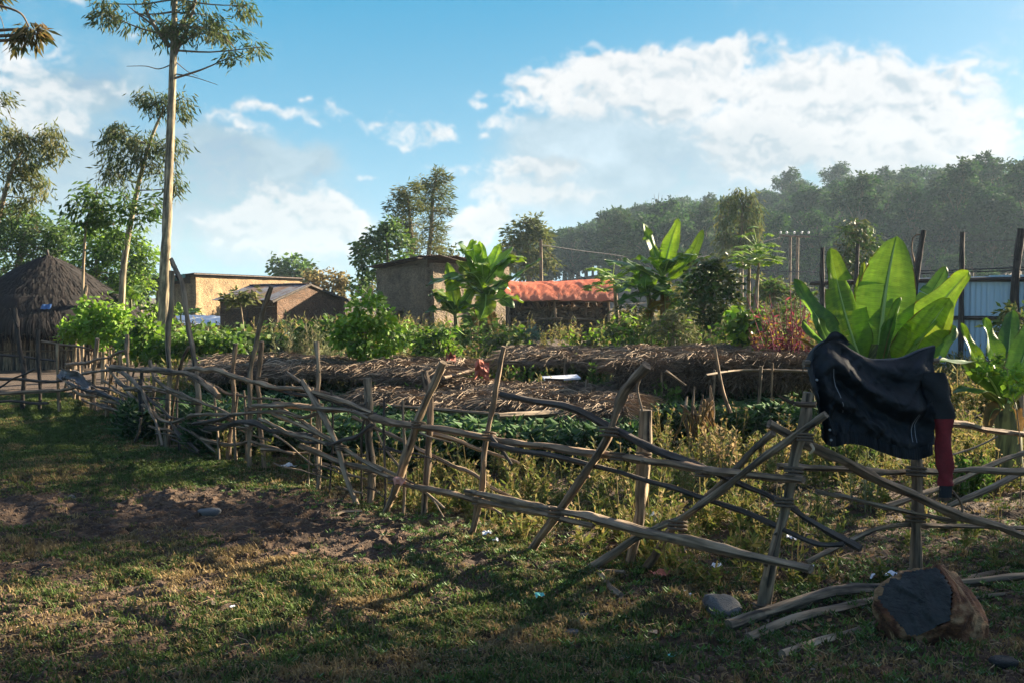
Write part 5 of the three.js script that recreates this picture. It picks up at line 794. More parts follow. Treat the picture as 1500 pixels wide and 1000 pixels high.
// ---------------------------------------------------------------- trees and shrubs
// clumps: [centre V, rx, ry, rz, twigs]; every clump gets a limb, twigs and leaves that hang in sprays
function crown(mb, wood, clumps, o) {
  const r = rngOf(o.seed), { len, wid, per, col, droop = 0.3, spread = 0.2, from } = o;
  for (const [c, rx, ry, rz, n] of clumps) {
    const tone = 0.85 + r() * 0.3;
    for (let k = 0; k < n; k++) {
      const d = dirIn(r), q = Math.pow(r(), 0.4), e = V(c.x + d.x * rx * q, c.y + d.y * ry * q, c.z + d.z * rz * q);
      if (wood && k % (o.twigEvery ?? 3) === 0) wood.tube([c.clone().lerp(from ? from(c) : c, 0.0), c.clone().lerp(e, 0.55).add(V(gauss(r), gauss(r) + 0.6, gauss(r)).multiplyScalar(rx * 0.08)), e], [o.twig ?? 0.02, (o.twig ?? 0.02) * 0.7, (o.twig ?? 0.02) * 0.35], 4, 0.1, k + 3, 2, false);
      const cc = vary(col[Math.floor(r() * col.length)], r, 0.25, 0.10).map((x) => x * tone), m = per * (0.6 + 0.8 * r());
      for (let j = 0; j < m; j++) {
        const ld = V(d.x * 0.6 + gauss(r) * 0.9, d.y * 0.3 - droop + gauss(r) * 0.55, d.z * 0.6 + gauss(r) * 0.9).normalize(), s = new THREE.Vector3().crossVectors(ld, dirIn(r)).normalize();
        const f = 0.7 + 0.6 * r();
        mb.leaf(e.clone().add(V(gauss(r), gauss(r) - droop * 0.6 * r(), gauss(r)).multiplyScalar(spread)), ld, s, len * f, wid * f, cc, 0.15, 0.1);
      }
    }
  }
}
const pxClumps = (D, list, depthScale = 0.8) => list.map(([x, y, rx, ry, n, dd = 0]) => [at(x, y, D + dd), rx * S(D), ry * S(D), rx * S(D) * depthScale, n]);
function tree(name, label, D, trunkPx, widths, clumpPx, o) {
  const pts = trunkPx.map(([x, y, dd = 0]) => at(x, y, D + dd)), foot = pts[0].clone(); foot.y = ground(foot.x, -foot.z); pts[0].y = Math.min(pts[0].y, foot.y - 0.15);
  const t = thing(name, foot, label, o.cat ?? 'tree', o.group), rad = widths.map((w) => w * S(D) / 2), wood = new MB(), limbs = new MB(), mb = new MB(), clumps = pxClumps(D, clumpPx, o.deep ?? 0.8), r = rngOf(o.seed + 5);
  wood.tube(pts, rad, 10, 0.10, o.seed, 6);
  const curve = new THREE.CatmullRomCurve3(pts, false, 'centripetal');
  for (const [c, rx, ry] of clumps) {                // limb from below the clump on the trunk
    let best = pts[pts.length - 1], bd = 1e9, bt = 1;
    for (let k = 0; k <= 40; k++) { const q = curve.getPoint(k / 40), dy = c.y - q.y, e = q.distanceTo(c) + (dy < 0.3 * q.distanceTo(c) ? 1.2 * Math.abs(dy) : 0); if (e < bd) { bd = e; best = q; bt = k / 40; } }
    const rr = lerp(rad[0], rad[rad.length - 1], bt) * 0.38; if (bd > rx * 0.4) limbs.tube([best, best.clone().lerp(c, 0.5).add(V(gauss(r) * 0.06 * bd, -0.03 * bd, gauss(r) * 0.06 * bd)), c.clone()], [rr, rr * 0.7, rr * 0.35], 6, 0.1, Math.round(bd * 100), 3, false);
  }
  for (const [lp, w] of o.limbs ?? []) limbs.tube(lp.map(([x, y, dd = 0]) => at(x, y, D + dd)), [w * S(D) / 2, w * S(D) / 3, w * S(D) / 6], 7, 0.1, Math.round(lp[0][1] * 3 + lp[1][0]), 5, false);
  crown(mb, limbs, clumps, o);
  part(t, 'trunk', wood, o.bark ?? M.trunk);
  if (limbs.count) part(t, 'branch', limbs, o.limbMat ?? M.twig);
  part(t, 'crown', mb, o.mat ?? M.leafDull);
  return t;
}
const EUC = [[0.075, 0.115, 0.03], [0.10, 0.135, 0.04], [0.12, 0.14, 0.05]], GRN = [[0.085, 0.16, 0.024], [0.11, 0.19, 0.032], [0.065, 0.12, 0.026]], LIM = [[0.20, 0.34, 0.03], [0.24, 0.39, 0.035], [0.14, 0.26, 0.03]], DRK = [[0.035, 0.075, 0.02], [0.05, 0.095, 0.025]], OLV = [[0.13, 0.15, 0.045], [0.16, 0.165, 0.055], [0.095, 0.12, 0.038]];
// the tall slender tree, its crown going out of the picture
tree('tall_slender_tree', 'tall slender tree with long bare pale trunk', 20, [[237, 500], [240, 430], [244, 330], [249, 200], [254, 60], [256, -60], [258, -160]], [18.5, 16, 13.5, 11.5, 9.5, 7, 4],
  [[205, 20, 40, 26, 12], [165, 25, 26, 16, 8], [262, 45, 22, 22, 12], [300, 40, 38, 24, 18], [330, 45, 26, 20, 8, 0.4], [355, 8, 20, 14, 8], [372, 70, 14, 10, 5], [340, 82, 16, 10, 6], [285, 20, 30, 20, 12], [150, 5, 22, 16, 7], [240, 40, 16, 20, 6], [300, -30, 60, 30, 18], [200, -50, 60, 30, 18], [258, -110, 70, 50, 30], [310, -90, 50, 40, 16]],
  { seed: 11, len: 0.17, wid: 0.034, per: 20, col: EUC, droop: 0.7, spread: 0.17, twig: 0.012, bark: M.trunkPale, twigEvery: 2, mat: M.leaf,
    limbs: [[[[248, 68], [228, 42], [214, 15], [208, -20]], 7], [[[228, 40], [204, 22], [186, 8]], 4], [[[256, 80], [270, 50], [285, 5], [294, -30]], 6], [[[255, 52], [275, 20], [290, -10]], 5], [[[254, 70], [270, 62], [283, 52], [320, 50], [345, 72]], 4], [[[250, 95], [232, 101], [214, 97], [185, 97]], 2], [[[254, 108], [280, 112], [318, 124]], 2], [[[254, 88], [275, 105], [290, 112]], 1.6]] });
// leaning thin tree beside it
tree('leaning_thin_tree', 'thin leaning tree with drooping feathery foliage behind the tall trunk', 24, [[175, 470], [180, 400], [190, 330], [207, 250], [222, 200], [240, 158]], [10, 9, 8, 6, 5, 3],
  [[212, 140, 14, 10, 9], [262, 145, 14, 16, 9], [235, 150, 22, 14, 12], [268, 165, 10, 12, 5], [155, 190, 18, 16, 10], [180, 195, 26, 18, 14], [215, 210, 30, 18, 16], [250, 215, 24, 16, 12], [165, 220, 24, 20, 13], [200, 235, 30, 14, 13], [235, 255, 30, 20, 12], [255, 275, 14, 18, 7], [160, 255, 16, 14, 7], [175, 260, 14, 20, 7]],
  { seed: 21, len: 0.18, wid: 0.034, per: 22, col: EUC, droop: 0.8, spread: 0.20, twig: 0.010, bark: M.trunkPale, mat: M.leaf });
tree('brown_tipped_sapling', 'slim sapling with sparse dark leaves beside the leaning tree', 22, [[118, 460], [122, 380], [128, 320], [142, 280]], [5, 4, 3, 2],
  [[112, 300, 14, 14, 8], [140, 285, 18, 16, 12], [150, 310, 22, 18, 14], [125, 325, 20, 14, 9], [165, 330, 24, 22, 14], [200, 315, 22, 20, 12], [185, 290, 16, 12, 7], [225, 300, 18, 16, 8]], { seed: 23, len: 0.16, wid: 0.05, per: 18, col: GRN, droop: 0.45, spread: 0.20, twig: 0.01, mat: M.leaf });
tree('feathery_edge_tree', 'feathery tree with light wispy branches rising behind the thatched hut', 21, [[-20, 470], [-15, 380], [2, 300], [20, 240], [35, 215]], [12, 10, 7, 4, 2],
  [[5, 145, 8, 10, 4], [-10, 190, 20, 24, 10], [15, 205, 20, 22, 14], [45, 205, 26, 20, 16], [75, 195, 22, 16, 12], [40, 235, 36, 20, 18], [80, 225, 18, 20, 10], [20, 255, 30, 22, 16], [60, 265, 24, 24, 12], [50, 290, 20, 18, 7], [10, 300, 30, 20, 10], [-30, 240, 30, 40, 16]], { seed: 31, len: 0.15, wid: 0.03, per: 24, col: OLV, droop: 0.7, spread: 0.19, twig: 0.009, mat: M.leaf });
// overhanging twig at the top left corner, from a tree standing left of the view
tree('overhanging_tree', 'drooping leaf spray of a tree reaching in from the side', 9.5, [[-190, 640], [-180, 300], [-150, 60], [-110, -60]], [50, 40, 28, 16], [[40, 42, 16, 20, 9], [28, 58, 10, 10, 4], [52, 50, 12, 14, 5], [-60, -20, 60, 40, 26], [-110, 20, 60, 50, 26], [-150, -60, 90, 60, 30], [5, -40, 40, 30, 14]], { seed: 33, len: 0.13, wid: 0.03, per: 9, col: [[0.13, 0.11, 0.03], [0.10, 0.11, 0.03], [0.17, 0.12, 0.04]], droop: 0.8, spread: 0.05, twig: 0.005, mat: M.leaf, limbs: [[[[-110, -60], [-60, -15], [-10, 5], [30, 20], [42, 40]], 6], [[[-20, 0], [0, 25], [8, 60]], 2]] });
const bush = (name, label, D, foot, list, o) => tree(name, label, D, foot, o.w ?? [8, 5, 3], list, { ...o, cat: o.cat ?? 'shrub' });
tree('broadleaf_tree', 'dense broadleaf tree standing behind the thatched hut', 32, [[20, 480], [22, 420], [30, 370], [40, 330]], [12, 10, 8, 4], [[-10, 330, 40, 30, 26], [20, 318, 36, 26, 30], [55, 340, 36, 26, 30], [10, 365, 50, 30, 34], [60, 365, 30, 24, 24], [90, 345, 18, 20, 12], [85, 372, 24, 20, 16], [0, 395, 50, 24, 24], [60, 400, 40, 24, 22]], { seed: 41, len: 0.15, wid: 0.055, per: 38, col: GRN, droop: 0.3, spread: 0.30, mat: M.leaf, group: 'trees behind the thatched hut' });
tree('broadleaf_tree', 'bright leafy tree between the thatched hut and leaning tree', 29, [[135, 480], [138, 420], [142, 380], [146, 350]], [9, 8, 6, 3], [[135, 348, 24, 18, 18], [165, 350, 28, 20, 22], [140, 375, 34, 22, 28], [175, 382, 32, 24, 28], [205, 365, 22, 22, 18], [120, 400, 28, 20, 20], [160, 410, 36, 22, 26], [205, 400, 24, 20, 16], [190, 425, 30, 18, 16], [130, 425, 28, 16, 14]], { seed: 43, len: 0.14, wid: 0.052, per: 34, col: GRN.concat(LIM), droop: 0.3, spread: 0.27, mat: M.leaf, group: 'trees behind the thatched hut' });
tree('distant_tree', 'hazy rounded tree far behind the thatched hut', 60, [[205, 450], [205, 430], [207, 410]], [6, 5, 3], [[200, 412, 22, 14, 14], [222, 410, 16, 14, 10], [180, 420, 20, 14, 10], [215, 428, 24, 12, 12], [95, 330, 16, 12, 8], [110, 345, 16, 12, 8]], { seed: 44, len: 0.45, wid: 0.22, per: 11, col: GRN, spread: 0.5, twig: 0.03, group: 'distant trees' });
tree('distant_tree', 'round tree on the skyline above the ochre house', 75, [[426, 440], [426, 415], [425, 395]], [6, 4, 2], [[412, 388, 14, 10, 10], [430, 384, 16, 10, 12], [445, 394, 12, 10, 9], [425, 400, 26, 10, 16], [408, 402, 12, 8, 6]], { seed: 45, len: 0.45, wid: 0.22, per: 12, col: GRN, spread: 0.45, twig: 0.03, group: 'distant trees' });
tree('distant_tree', 'pale yellowish flowering tree behind the brown mud hut', 48, [[485, 460], [485, 435], [487, 420]], [6, 4, 2], [[470, 405, 18, 12, 14], [492, 410, 18, 14, 16], [480, 422, 26, 12, 16], [505, 425, 12, 12, 8], [455, 408, 10, 8, 6]], { seed: 46, len: 0.26, wid: 0.13, per: 12, col: [[0.30, 0.24, 0.09], [0.25, 0.19, 0.07], [0.15, 0.14, 0.05]], spread: 0.3, twig: 0.02, group: 'distant trees' });
tree('distant_tree', 'grey-green tree on the skyline right of the flowering tree', 70, [[545, 450], [545, 430], [545, 412]], [6, 4, 2], [[540, 412, 18, 12, 12], [520, 420, 16, 10, 8], [555, 428, 18, 12, 10], [460, 402, 14, 8, 7], [530, 436, 20, 10, 10]], { seed: 47, len: 0.42, wid: 0.2, per: 11, col: OLV, spread: 0.45, twig: 0.03, group: 'distant trees' });
// trees behind the grey mud house
tree('feathery_pine', 'tall feathery pine-like tree behind the grey mud house', 46, [[622, 470], [626, 400], [632, 330], [634, 285], [640, 255]], [9, 8, 6, 4, 2], [[640, 258, 12, 7, 13], [650, 268, 9, 8, 9], [633, 272, 14, 8, 13], [618, 270, 9, 6, 9], [648, 285, 12, 8, 12], [625, 290, 14, 8, 14], [650, 305, 10, 10, 10], [632, 310, 18, 10, 16], [640, 335, 16, 10, 14], [622, 335, 14, 12, 12], [645, 355, 14, 10, 12], [630, 365, 18, 12, 13]], { seed: 51, len: 0.28, wid: 0.05, per: 16, col: OLV, droop: 0.15, spread: 0.24, twig: 0.02, deep: 0.9 });
tree('feathery_pine', 'broad twin-branched feathery tree behind the grey mud house', 44, [[606, 470], [604, 400], [602, 340], [598, 300], [596, 285]], [9, 8, 6, 4, 2], [[592, 282, 11, 8, 13], [605, 278, 10, 7, 11], [584, 292, 10, 8, 11], [578, 305, 10, 8, 11], [598, 305, 14, 9, 14], [612, 300, 9, 9, 9], [588, 325, 16, 10, 14], [606, 330, 14, 10, 12], [580, 340, 12, 10, 12], [598, 350, 18, 12, 14], [612, 365, 14, 12, 10]], { seed: 52, len: 0.28, wid: 0.05, per: 16, col: OLV, droop: 0.15, spread: 0.24, twig: 0.02, deep: 0.9 });
tree('broadleaf_tree', 'spreading leafy tree left of the feathery trees', 42, [[574, 470], [572, 420], [568, 385], [566, 350]], [8, 7, 5, 3], [[556, 335, 14, 9, 13], [574, 332, 14, 10, 14], [545, 350, 14, 9, 12], [565, 352, 20, 12, 18], [588, 360, 16, 12, 14], [535, 362, 12, 8, 9], [525, 372, 10, 8, 7], [550, 375, 22, 10, 16], [580, 380, 22, 12, 16], [528, 390, 12, 8, 8], [545, 398, 16, 10, 10], [530, 410, 12, 12, 8], [600, 390, 16, 14, 12]], { seed: 53, len: 0.24, wid: 0.11, per: 13, col: GRN, spread: 0.28, twig: 0.02, mat: M.leaf });
tree('broadleaf_tree', 'dull green tree rising between the mud house and bananas', 50, [[655, 470], [656, 420], [658, 385]], [8, 6, 3], [[650, 365, 14, 9, 10], [664, 380, 14, 10, 10], [645, 385, 18, 10, 12], [672, 398, 14, 10, 9], [655, 408, 22, 10, 12], [680, 410, 10, 8, 6]], { seed: 54, len: 0.28, wid: 0.11, per: 12, col: OLV, spread: 0.32, twig: 0.02 });
tree('tall_background_tree', 'rounded hazy tree standing above the orange tarpaulin', 58, [[775, 450], [775, 400], [774, 360]], [9, 7, 3], [[770, 326, 14, 9, 14], [782, 330, 13, 10, 13], [756, 342, 14, 10, 13], [790, 348, 13, 11, 13], [772, 350, 20, 12, 18], [748, 360, 10, 9, 8], [762, 372, 18, 12, 14], [790, 372, 18, 12, 14], [806, 380, 14, 12, 9], [775, 395, 26, 10, 14], [750, 385, 12, 9, 8]], { seed: 55, len: 0.36, wid: 0.13, per: 13, col: OLV, spread: 0.36, twig: 0.025 });
tree('drooping_gum_tree', 'eucalyptus with hanging grey-green foliage before the hill', 52, [[1086, 450], [1086, 400], [1086, 340], [1088, 300]], [8, 7, 5, 2], [[1080, 284, 12, 8, 12], [1098, 290, 12, 9, 13], [1066, 296, 10, 8, 11], [1084, 304, 18, 11, 20], [1106, 308, 9, 12, 11], [1064, 318, 12, 12, 13], [1090, 325, 20, 12, 20], [1108, 332, 8, 12, 9], [1062, 342, 12, 12, 11], [1085, 346, 20, 12, 18], [1104, 352, 10, 10, 8], [1075, 362, 16, 10, 10], [1060, 360, 8, 8, 5]], { seed: 56, len: 0.34, wid: 0.07, per: 13, col: EUC.concat(OLV), droop: 0.9, spread: 0.3, twig: 0.02 });
tree('sunlit_gum_tree', 'sparkling light-leaved tree behind the ensete', 40, [[1252, 460], [1252, 420], [1254, 370]], [6, 5, 2], [[1255, 330, 12, 9, 11], [1268, 338, 10, 9, 10], [1245, 342, 12, 9, 11], [1260, 352, 18, 11, 16], [1276, 362, 10, 11, 9], [1242, 365, 12, 12, 11], [1262, 375, 18, 12, 14], [1245, 390, 16, 12, 12], [1270, 395, 16, 14, 12], [1236, 375, 10, 12, 8], [1255, 410, 18, 12, 10]], { seed: 57, len: 0.26, wid: 0.08, per: 11, col: OLV.concat(GRN), droop: 0.5, spread: 0.28, twig: 0.02, mat: M.leafGloss });
console.log('trees');
// wooded hillside: single trees told apart by crown and place
{
  const kinds = [[0.9, 1.1, GRN, 0.30, 0.17], [1.1, 0.85, DRK.concat(GRN), 0.30, 0.18], [0.75, 1.35, OLV.concat(GRN), 0.28, 0.13], [1.25, 0.8, GRN, 0.30, 0.17], [0.8, 1.2, LIM.concat(GRN, GRN), 0.28, 0.15]];
  const labels = ['rounded green tree in the woods on the hazy hillside', 'broad dark green tree in the woods on the hazy hillside', 'tall narrow olive tree in the woods on the hazy hillside', 'wide layered tree in the woods on the hazy hillside', 'light green tree in the woods on the hazy hillside'], names = ['rounded_tree', 'broad_dark_tree', 'narrow_olive_tree', 'layered_tree', 'light_green_tree'];
  const proto = kinds.map(([wx, hy, col, len, wid], k) => {
    const r = rngOf(300 + k), H = 6.3, wood = new MB(), mb = new MB(), clumps = [];
    wood.tube([V(0, -0.5, 0), V(0.1, H * 0.4 * hy, 0.1), V(-0.05, H * 0.8 * hy, 0)], [0.22, 0.16, 0.05], 7, 0.1, k, 4);
    for (let c = 0; c < 26; c++) { const a = r() * 6.28, q = Math.sqrt(r()), y = H * hy * (0.28 + 0.68 * r()), w = 2.2 * wx * q * Math.sin(Math.PI * clamp((y / (H * hy) - 0.10) / 0.98)); clumps.push([V(Math.cos(a) * w, y, Math.sin(a) * w), 0.5 + 0.4 * r(), 0.36 + 0.25 * r(), 0.5 + 0.4 * r(), 9]); }
    for (const [c] of clumps) wood.tube([V(0.05, c.y * 0.65, 0.05), V(c.x * 0.5, c.y * 0.85, c.z * 0.5), c], [0.08, 0.05, 0.02], 5, 0.1, k, 2, false);
    crown(mb, null, clumps, { seed: 310 + k, len, wid, per: 24, col: col.map((c) => [c[0] * 0.36, c[1] * 0.50, c[2] * 0.62]), droop: 0.2, spread: 0.30 });  // palette darkened and pushed to blue: backlight and haze put in the leaf colour
    return [wood.geo(), mb.geo()];
  });
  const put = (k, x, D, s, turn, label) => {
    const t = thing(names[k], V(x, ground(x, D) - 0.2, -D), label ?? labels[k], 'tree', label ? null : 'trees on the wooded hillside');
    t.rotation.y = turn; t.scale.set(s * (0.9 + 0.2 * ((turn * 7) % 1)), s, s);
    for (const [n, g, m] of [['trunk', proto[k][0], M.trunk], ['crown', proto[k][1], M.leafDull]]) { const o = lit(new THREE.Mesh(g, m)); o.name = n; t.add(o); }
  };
  const sky = [[740, 372], [800, 346], [850, 338], [900, 316], [960, 304], [1010, 298], [1100, 286], [1160, 280], [1200, 266], [1300, 252], [1400, 252], [1500, 238], [1700, 220]], line = (x) => { for (let k = 1; k < sky.length; k++) if (x < sky[k][0]) return lerp(sky[k - 1][1], sky[k][1], (x - sky[k - 1][0]) / (sky[k][0] - sky[k - 1][0])); return 220; };   // how high the woods reach, so that each tree is grown to fit
  const r = rngOf(333); let n = 0;
  for (let row = 0; row < 10; row++) {
    const D = (70 + row * 7.2) * FAR;
    for (let px = 770 + r() * 30; px < 1640; px += 40 * (100 * FAR / D) * (0.8 + r() * 0.6)) {
      const d = D + gauss(r) * 3 * FAR, x = (px - 750) / FOCAL * d;
      if (row < 2 && px < 900) continue;
      const k = Math.floor(r() * 5), room = EYE + (440 - line(px)) / FOCAL * d - ground(x, d), s = Math.min((0.72 + 0.45 * r() + (px < 1010 ? 0.28 : 0)) * FAR, (room * (1 + 0.10 * gauss(r)) + 0.4) / (6.3 * kinds[k][1])); if (s < 0.45 * FAR) continue;
      put(k, x, d, s, r() * 6.28); n++;
    }
  }
  // trees that stand out on the skyline and at the hill's foot
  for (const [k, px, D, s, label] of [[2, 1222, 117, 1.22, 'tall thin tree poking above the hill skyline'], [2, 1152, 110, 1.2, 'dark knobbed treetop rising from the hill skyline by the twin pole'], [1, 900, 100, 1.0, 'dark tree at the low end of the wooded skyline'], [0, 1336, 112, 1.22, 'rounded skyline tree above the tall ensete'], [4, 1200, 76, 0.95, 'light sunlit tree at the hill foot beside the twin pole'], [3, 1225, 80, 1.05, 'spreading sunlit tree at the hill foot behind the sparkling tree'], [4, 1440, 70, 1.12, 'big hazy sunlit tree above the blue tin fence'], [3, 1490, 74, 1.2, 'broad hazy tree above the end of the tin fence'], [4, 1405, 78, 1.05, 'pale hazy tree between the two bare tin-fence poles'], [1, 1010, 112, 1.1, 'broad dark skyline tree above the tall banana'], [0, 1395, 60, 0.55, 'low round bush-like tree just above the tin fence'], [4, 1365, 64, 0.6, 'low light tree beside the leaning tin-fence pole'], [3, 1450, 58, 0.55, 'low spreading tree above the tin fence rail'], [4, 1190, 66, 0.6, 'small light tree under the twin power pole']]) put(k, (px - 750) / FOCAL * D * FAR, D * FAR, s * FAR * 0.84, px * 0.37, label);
  console.log('hill trees', n);
  { const D = 104 * FAR, t = thing('dead_snag', drop(V((962 - 750) / FOCAL * D, 0, -D)), 'bare dead snag with forked twigs above the hillside crowns', 'dead tree'), b = t.position.y, x = t.position.x; part(t, 'trunk', new MB().tube([V(x, b, -D), V(x + 0.1, b + 5, -D), V(x - 0.1, at(0, 292, D).y, -D)], [0.3, 0.22, 0.1], 7, 0.1, 3, 4), M.woodDark); for (const [dx, y0, y1] of [[-1.1, 318, 292], [0.9, 314, 286], [-0.6, 305, 284], [1.5, 322, 305], [0.3, 300, 282]]) part(t, 'branch', new MB().tube([V(x, at(0, y0, D).y, -D), V(x + dx * 0.6, lerp(at(0, y0, D).y, at(0, y1, D).y, 0.5), -D), V(x + dx, at(0, y1, D).y, -D)], [0.07, 0.05, 0.02], 5, 0.1, 9, 3), M.woodDark); }
}
// the row of trees right of the view whose shadows fall across the yard
{
  const sa = Math.sin(SUN_AZ), ca = Math.cos(SUN_AZ), q2 = (p, q) => V(q * sa + p * ca, 0, -(q * ca - p * sa)), r = rngOf(500), geos = [[10, 0.3, 2.1, 20], [10, 0.3, 2.1, 20], [19.6, 0.84, 1.7, 13], [19.6, 0.84, 1.6, 12]].map(([H, low, wide, n], k) => {   // two bushy kinds, two tall gums with their leaves at the top
    const wood = new MB(), mb = new MB(), clumps = []; wood.tube([V(0, -0.4, 0), V(0.1, H * 0.5, 0), V(0, H * 0.92, 0.1)], [0.2, 0.15, 0.05], 8, 0.1, k + 4, 5);
    for (let c = 0; c < n; c++) { const a = r() * 6.28, y = H * (low + (0.98 - low) * r()), w = wide * Math.sqrt(r()) * Math.sin(Math.PI * clamp((y / H - low + 0.1) / (1.16 - low))) + 0.2; clumps.push([V(Math.cos(a) * w, y, Math.sin(a) * w), 0.8, 0.6, 0.8, 9]); }
    for (const [c] of clumps) wood.tube([V(0.05, Math.max(c.y * 0.7, c.y - 2.5), 0.02), c], [0.06, 0.025], 5, 0.1, 7, 2, false);
    crown(mb, null, clumps, { seed: 520 + k, len: 0.30, wid: 0.10, per: 15, col: EUC, droop: 0.5, spread: 0.34 });
    return [wood.geo(), mb.geo()];
  });
  const spots = [[-7.8, 45, 1.06, 2], [-9.0, 46, 1.09, 3], [-10.2, 45, 1.05, 2], [-11.5, 46, 1.08, 3], [-12.7, 45, 1.06, 2], [-14.1, 46, 1.09, 3], [-15.7, 45, 1.06, 2], [-2.9, 20, 0.82, 0], [-1.5, 19, 0.95, 1], [0.2, 21, 1.1, 0], [2.0, 19, 1.0, 1], [-4.3, 30, 0.70, 2]];
  spots.forEach(([p, q, s, v], k) => { const b = drop(q2(p, q)), t = v > 1 ? thing('tall_gum', b, 'tall gum with a high leafy top, right of the garden', 'tree', 'tall gums right of the garden') : thing('shade_tree', b, 'bushy roadside tree, right of the garden', 'tree', 'bushy trees right of the garden'); t.scale.setScalar(s); t.rotation.y = k * 1.7; for (const [n, g, m] of [['trunk', geos[v][0], M.trunk], ['crown', geos[v][1], M.leafDull]]) { const o = lit(new THREE.Mesh(g, m)); o.name = n; t.add(o); } });
}
// ---------------------------------------------------------------- shrubs and garden plants
bush('leafy_shrub', 'bright leafy shrub growing through the long shade roof', 14.2, [[532, 525], [535, 500], [540, 470]], [[540, 445, 22, 16, 16], [525, 465, 24, 16, 20], [560, 470, 22, 16, 18], [535, 488, 36, 18, 30], [505, 488, 20, 14, 14], [572, 495, 22, 14, 14], [545, 508, 36, 12, 22], [560, 522, 20, 8, 8], [515, 505, 24, 12, 12]], { seed: 61, len: 0.095, wid: 0.055, per: 12, col: LIM, droop: 0.35, spread: 0.10, twig: 0.006, mat: M.leafGloss, w: [5, 4, 2] });
bush('hedge_vine', 'bright green vine mound covering the hedge by the thatched hut', 18.5, [[150, 530], [152, 500], [155, 470]], [[130, 450, 16, 12, 12], [160, 455, 26, 14, 22], [140, 470, 36, 16, 30], [180, 475, 22, 16, 18], [115, 480, 24, 14, 18], [160, 490, 40, 14, 28], [100, 488, 14, 10, 8]], { seed: 62, len: 0.09, wid: 0.07, per: 17, col: LIM, droop: 0.3, spread: 0.14, twig: 0.006, mat: M.leaf });
bush('squash_vine', 'sprawling broad-leaved vine around the tall slender trunk', 17.5, [[255, 530], [256, 515], [258, 500]], [[225, 505, 30, 14, 22], [270, 502, 34, 12, 28], [310, 500, 30, 12, 24], [215, 480, 20, 14, 12], [340, 505, 26, 12, 16], [250, 518, 50, 10, 26], [195, 505, 30, 14, 18]], { seed: 63, len: 0.10, wid: 0.085, per: 15, col: GRN.concat(LIM), droop: 0.15, spread: 0.15, twig: 0.006, mat: M.leaf });
bush('bean_bed', 'dark low broad-leaved bed before the brown mud hut', 20, [[380, 520], [380, 512], [382, 505]], [[350, 500, 26, 10, 20], [385, 505, 26, 9, 20], [415, 502, 24, 10, 18], [370, 515, 40, 8, 22], [430, 512, 24, 8, 12]], { seed: 64, len: 0.15, wid: 0.12, per: 12, col: GRN.concat(DRK), droop: 0.1, spread: 0.14, twig: 0.006, mat: M.leafGloss });
bush('young_tree', 'small thin young tree before the brown mud hut', 24, [[362, 495], [355, 470], [352, 445]], [[345, 432, 14, 7, 9], [362, 430, 12, 6, 8], [352, 440, 18, 6, 10], [335, 438, 8, 5, 4]], { seed: 65, len: 0.16, wid: 0.07, per: 7, col: OLV, spread: 0.13, twig: 0.008, w: [3, 2.4, 1.6], cat: 'tree' });
bush('bushy_shrub', 'dense dark bushy shrub with pale twigs beside the banana', 19, [[1038, 510], [1040, 480], [1042, 440]], [[1030, 390, 14, 9, 13], [1048, 386, 14, 9, 13], [1020, 405, 16, 10, 16], [1045, 408, 24, 14, 26], [1068, 410, 14, 12, 14], [1015, 428, 20, 14, 20], [1045, 435, 26, 16, 30], [1072, 435, 14, 14, 14], [1005, 448, 16, 12, 12], [1030, 458, 26, 14, 24], [1065, 458, 20, 14, 18], [1045, 475, 30, 12, 16]], { seed: 66, len: 0.12, wid: 0.055, per: 11, col: OLV.concat(GRN, DRK), droop: 0.3, spread: 0.16, twig: 0.012, mat: M.leafGloss, twigEvery: 2 });
bush('low_leafy_plant', 'low shiny leafy plant before the red amaranth', 14.5, [[1098, 512], [1096, 495], [1094, 480]], [[1085, 460, 14, 8, 8], [1100, 472, 20, 12, 16], [1080, 482, 18, 12, 12], [1105, 492, 22, 12, 14]], { seed: 67, len: 0.15, wid: 0.08, per: 7, col: GRN.concat(LIM), droop: 0.3, spread: 0.12, twig: 0.006, mat: M.leafGloss });
bush('twiggy_bush', 'dark twiggy bush at the base of the shed bananas', 22, [[690, 500], [690, 490], [690, 480]], [[665, 488, 24, 10, 16], [700, 482, 26, 12, 18], [735, 488, 24, 12, 16], [680, 498, 40, 8, 16], [755, 495, 20, 10, 10]], { seed: 68, len: 0.13, wid: 0.06, per: 8, col: GRN.concat(DRK), spread: 0.15, twig: 0.008 });
bush('silver_shrub', 'blue-grey feathery shrub before the firewood stack', 19, [[772, 512], [772, 500], [772, 492]], [[772, 494, 14, 10, 14], [762, 504, 10, 8, 8], [785, 504, 12, 8, 8]], { seed: 69, len: 0.12, wid: 0.025, per: 12, col: [[0.12, 0.18, 0.13], [0.10, 0.15, 0.11]], droop: -0.4, spread: 0.12, twig: 0.005 });
bush('roadside_bush', 'hazy green bush between the amaranth and tin fence', 28, [[1135, 480], [1135, 450], [1135, 425]], [[1120, 415, 16, 8, 10], [1145, 420, 16, 10, 12], [1130, 432, 26, 12, 16], [1160, 440, 18, 14, 12], [1110, 445, 18, 12, 10], [1140, 455, 26, 12, 12], [1185, 432, 14, 12, 8]], { seed: 70, len: 0.2, wid: 0.08, per: 9, col: OLV.concat(GRN), spread: 0.22, twig: 0.01 });
bush('tin_fence_creeper', 'dark ferny creeper hanging at the end of the tin fence', 13, [[1500, 560], [1495, 500], [1488, 450]], [[1480, 455, 14, 8, 7], [1495, 470, 20, 14, 14], [1470, 478, 18, 10, 9], [1500, 500, 20, 18, 14], [1480, 500, 20, 14, 10], [1505, 530, 20, 20, 14]], { seed: 72, len: 0.12, wid: 0.045, per: 9, col: DRK.concat(OLV), droop: 0.3, spread: 0.12, twig: 0.006 });
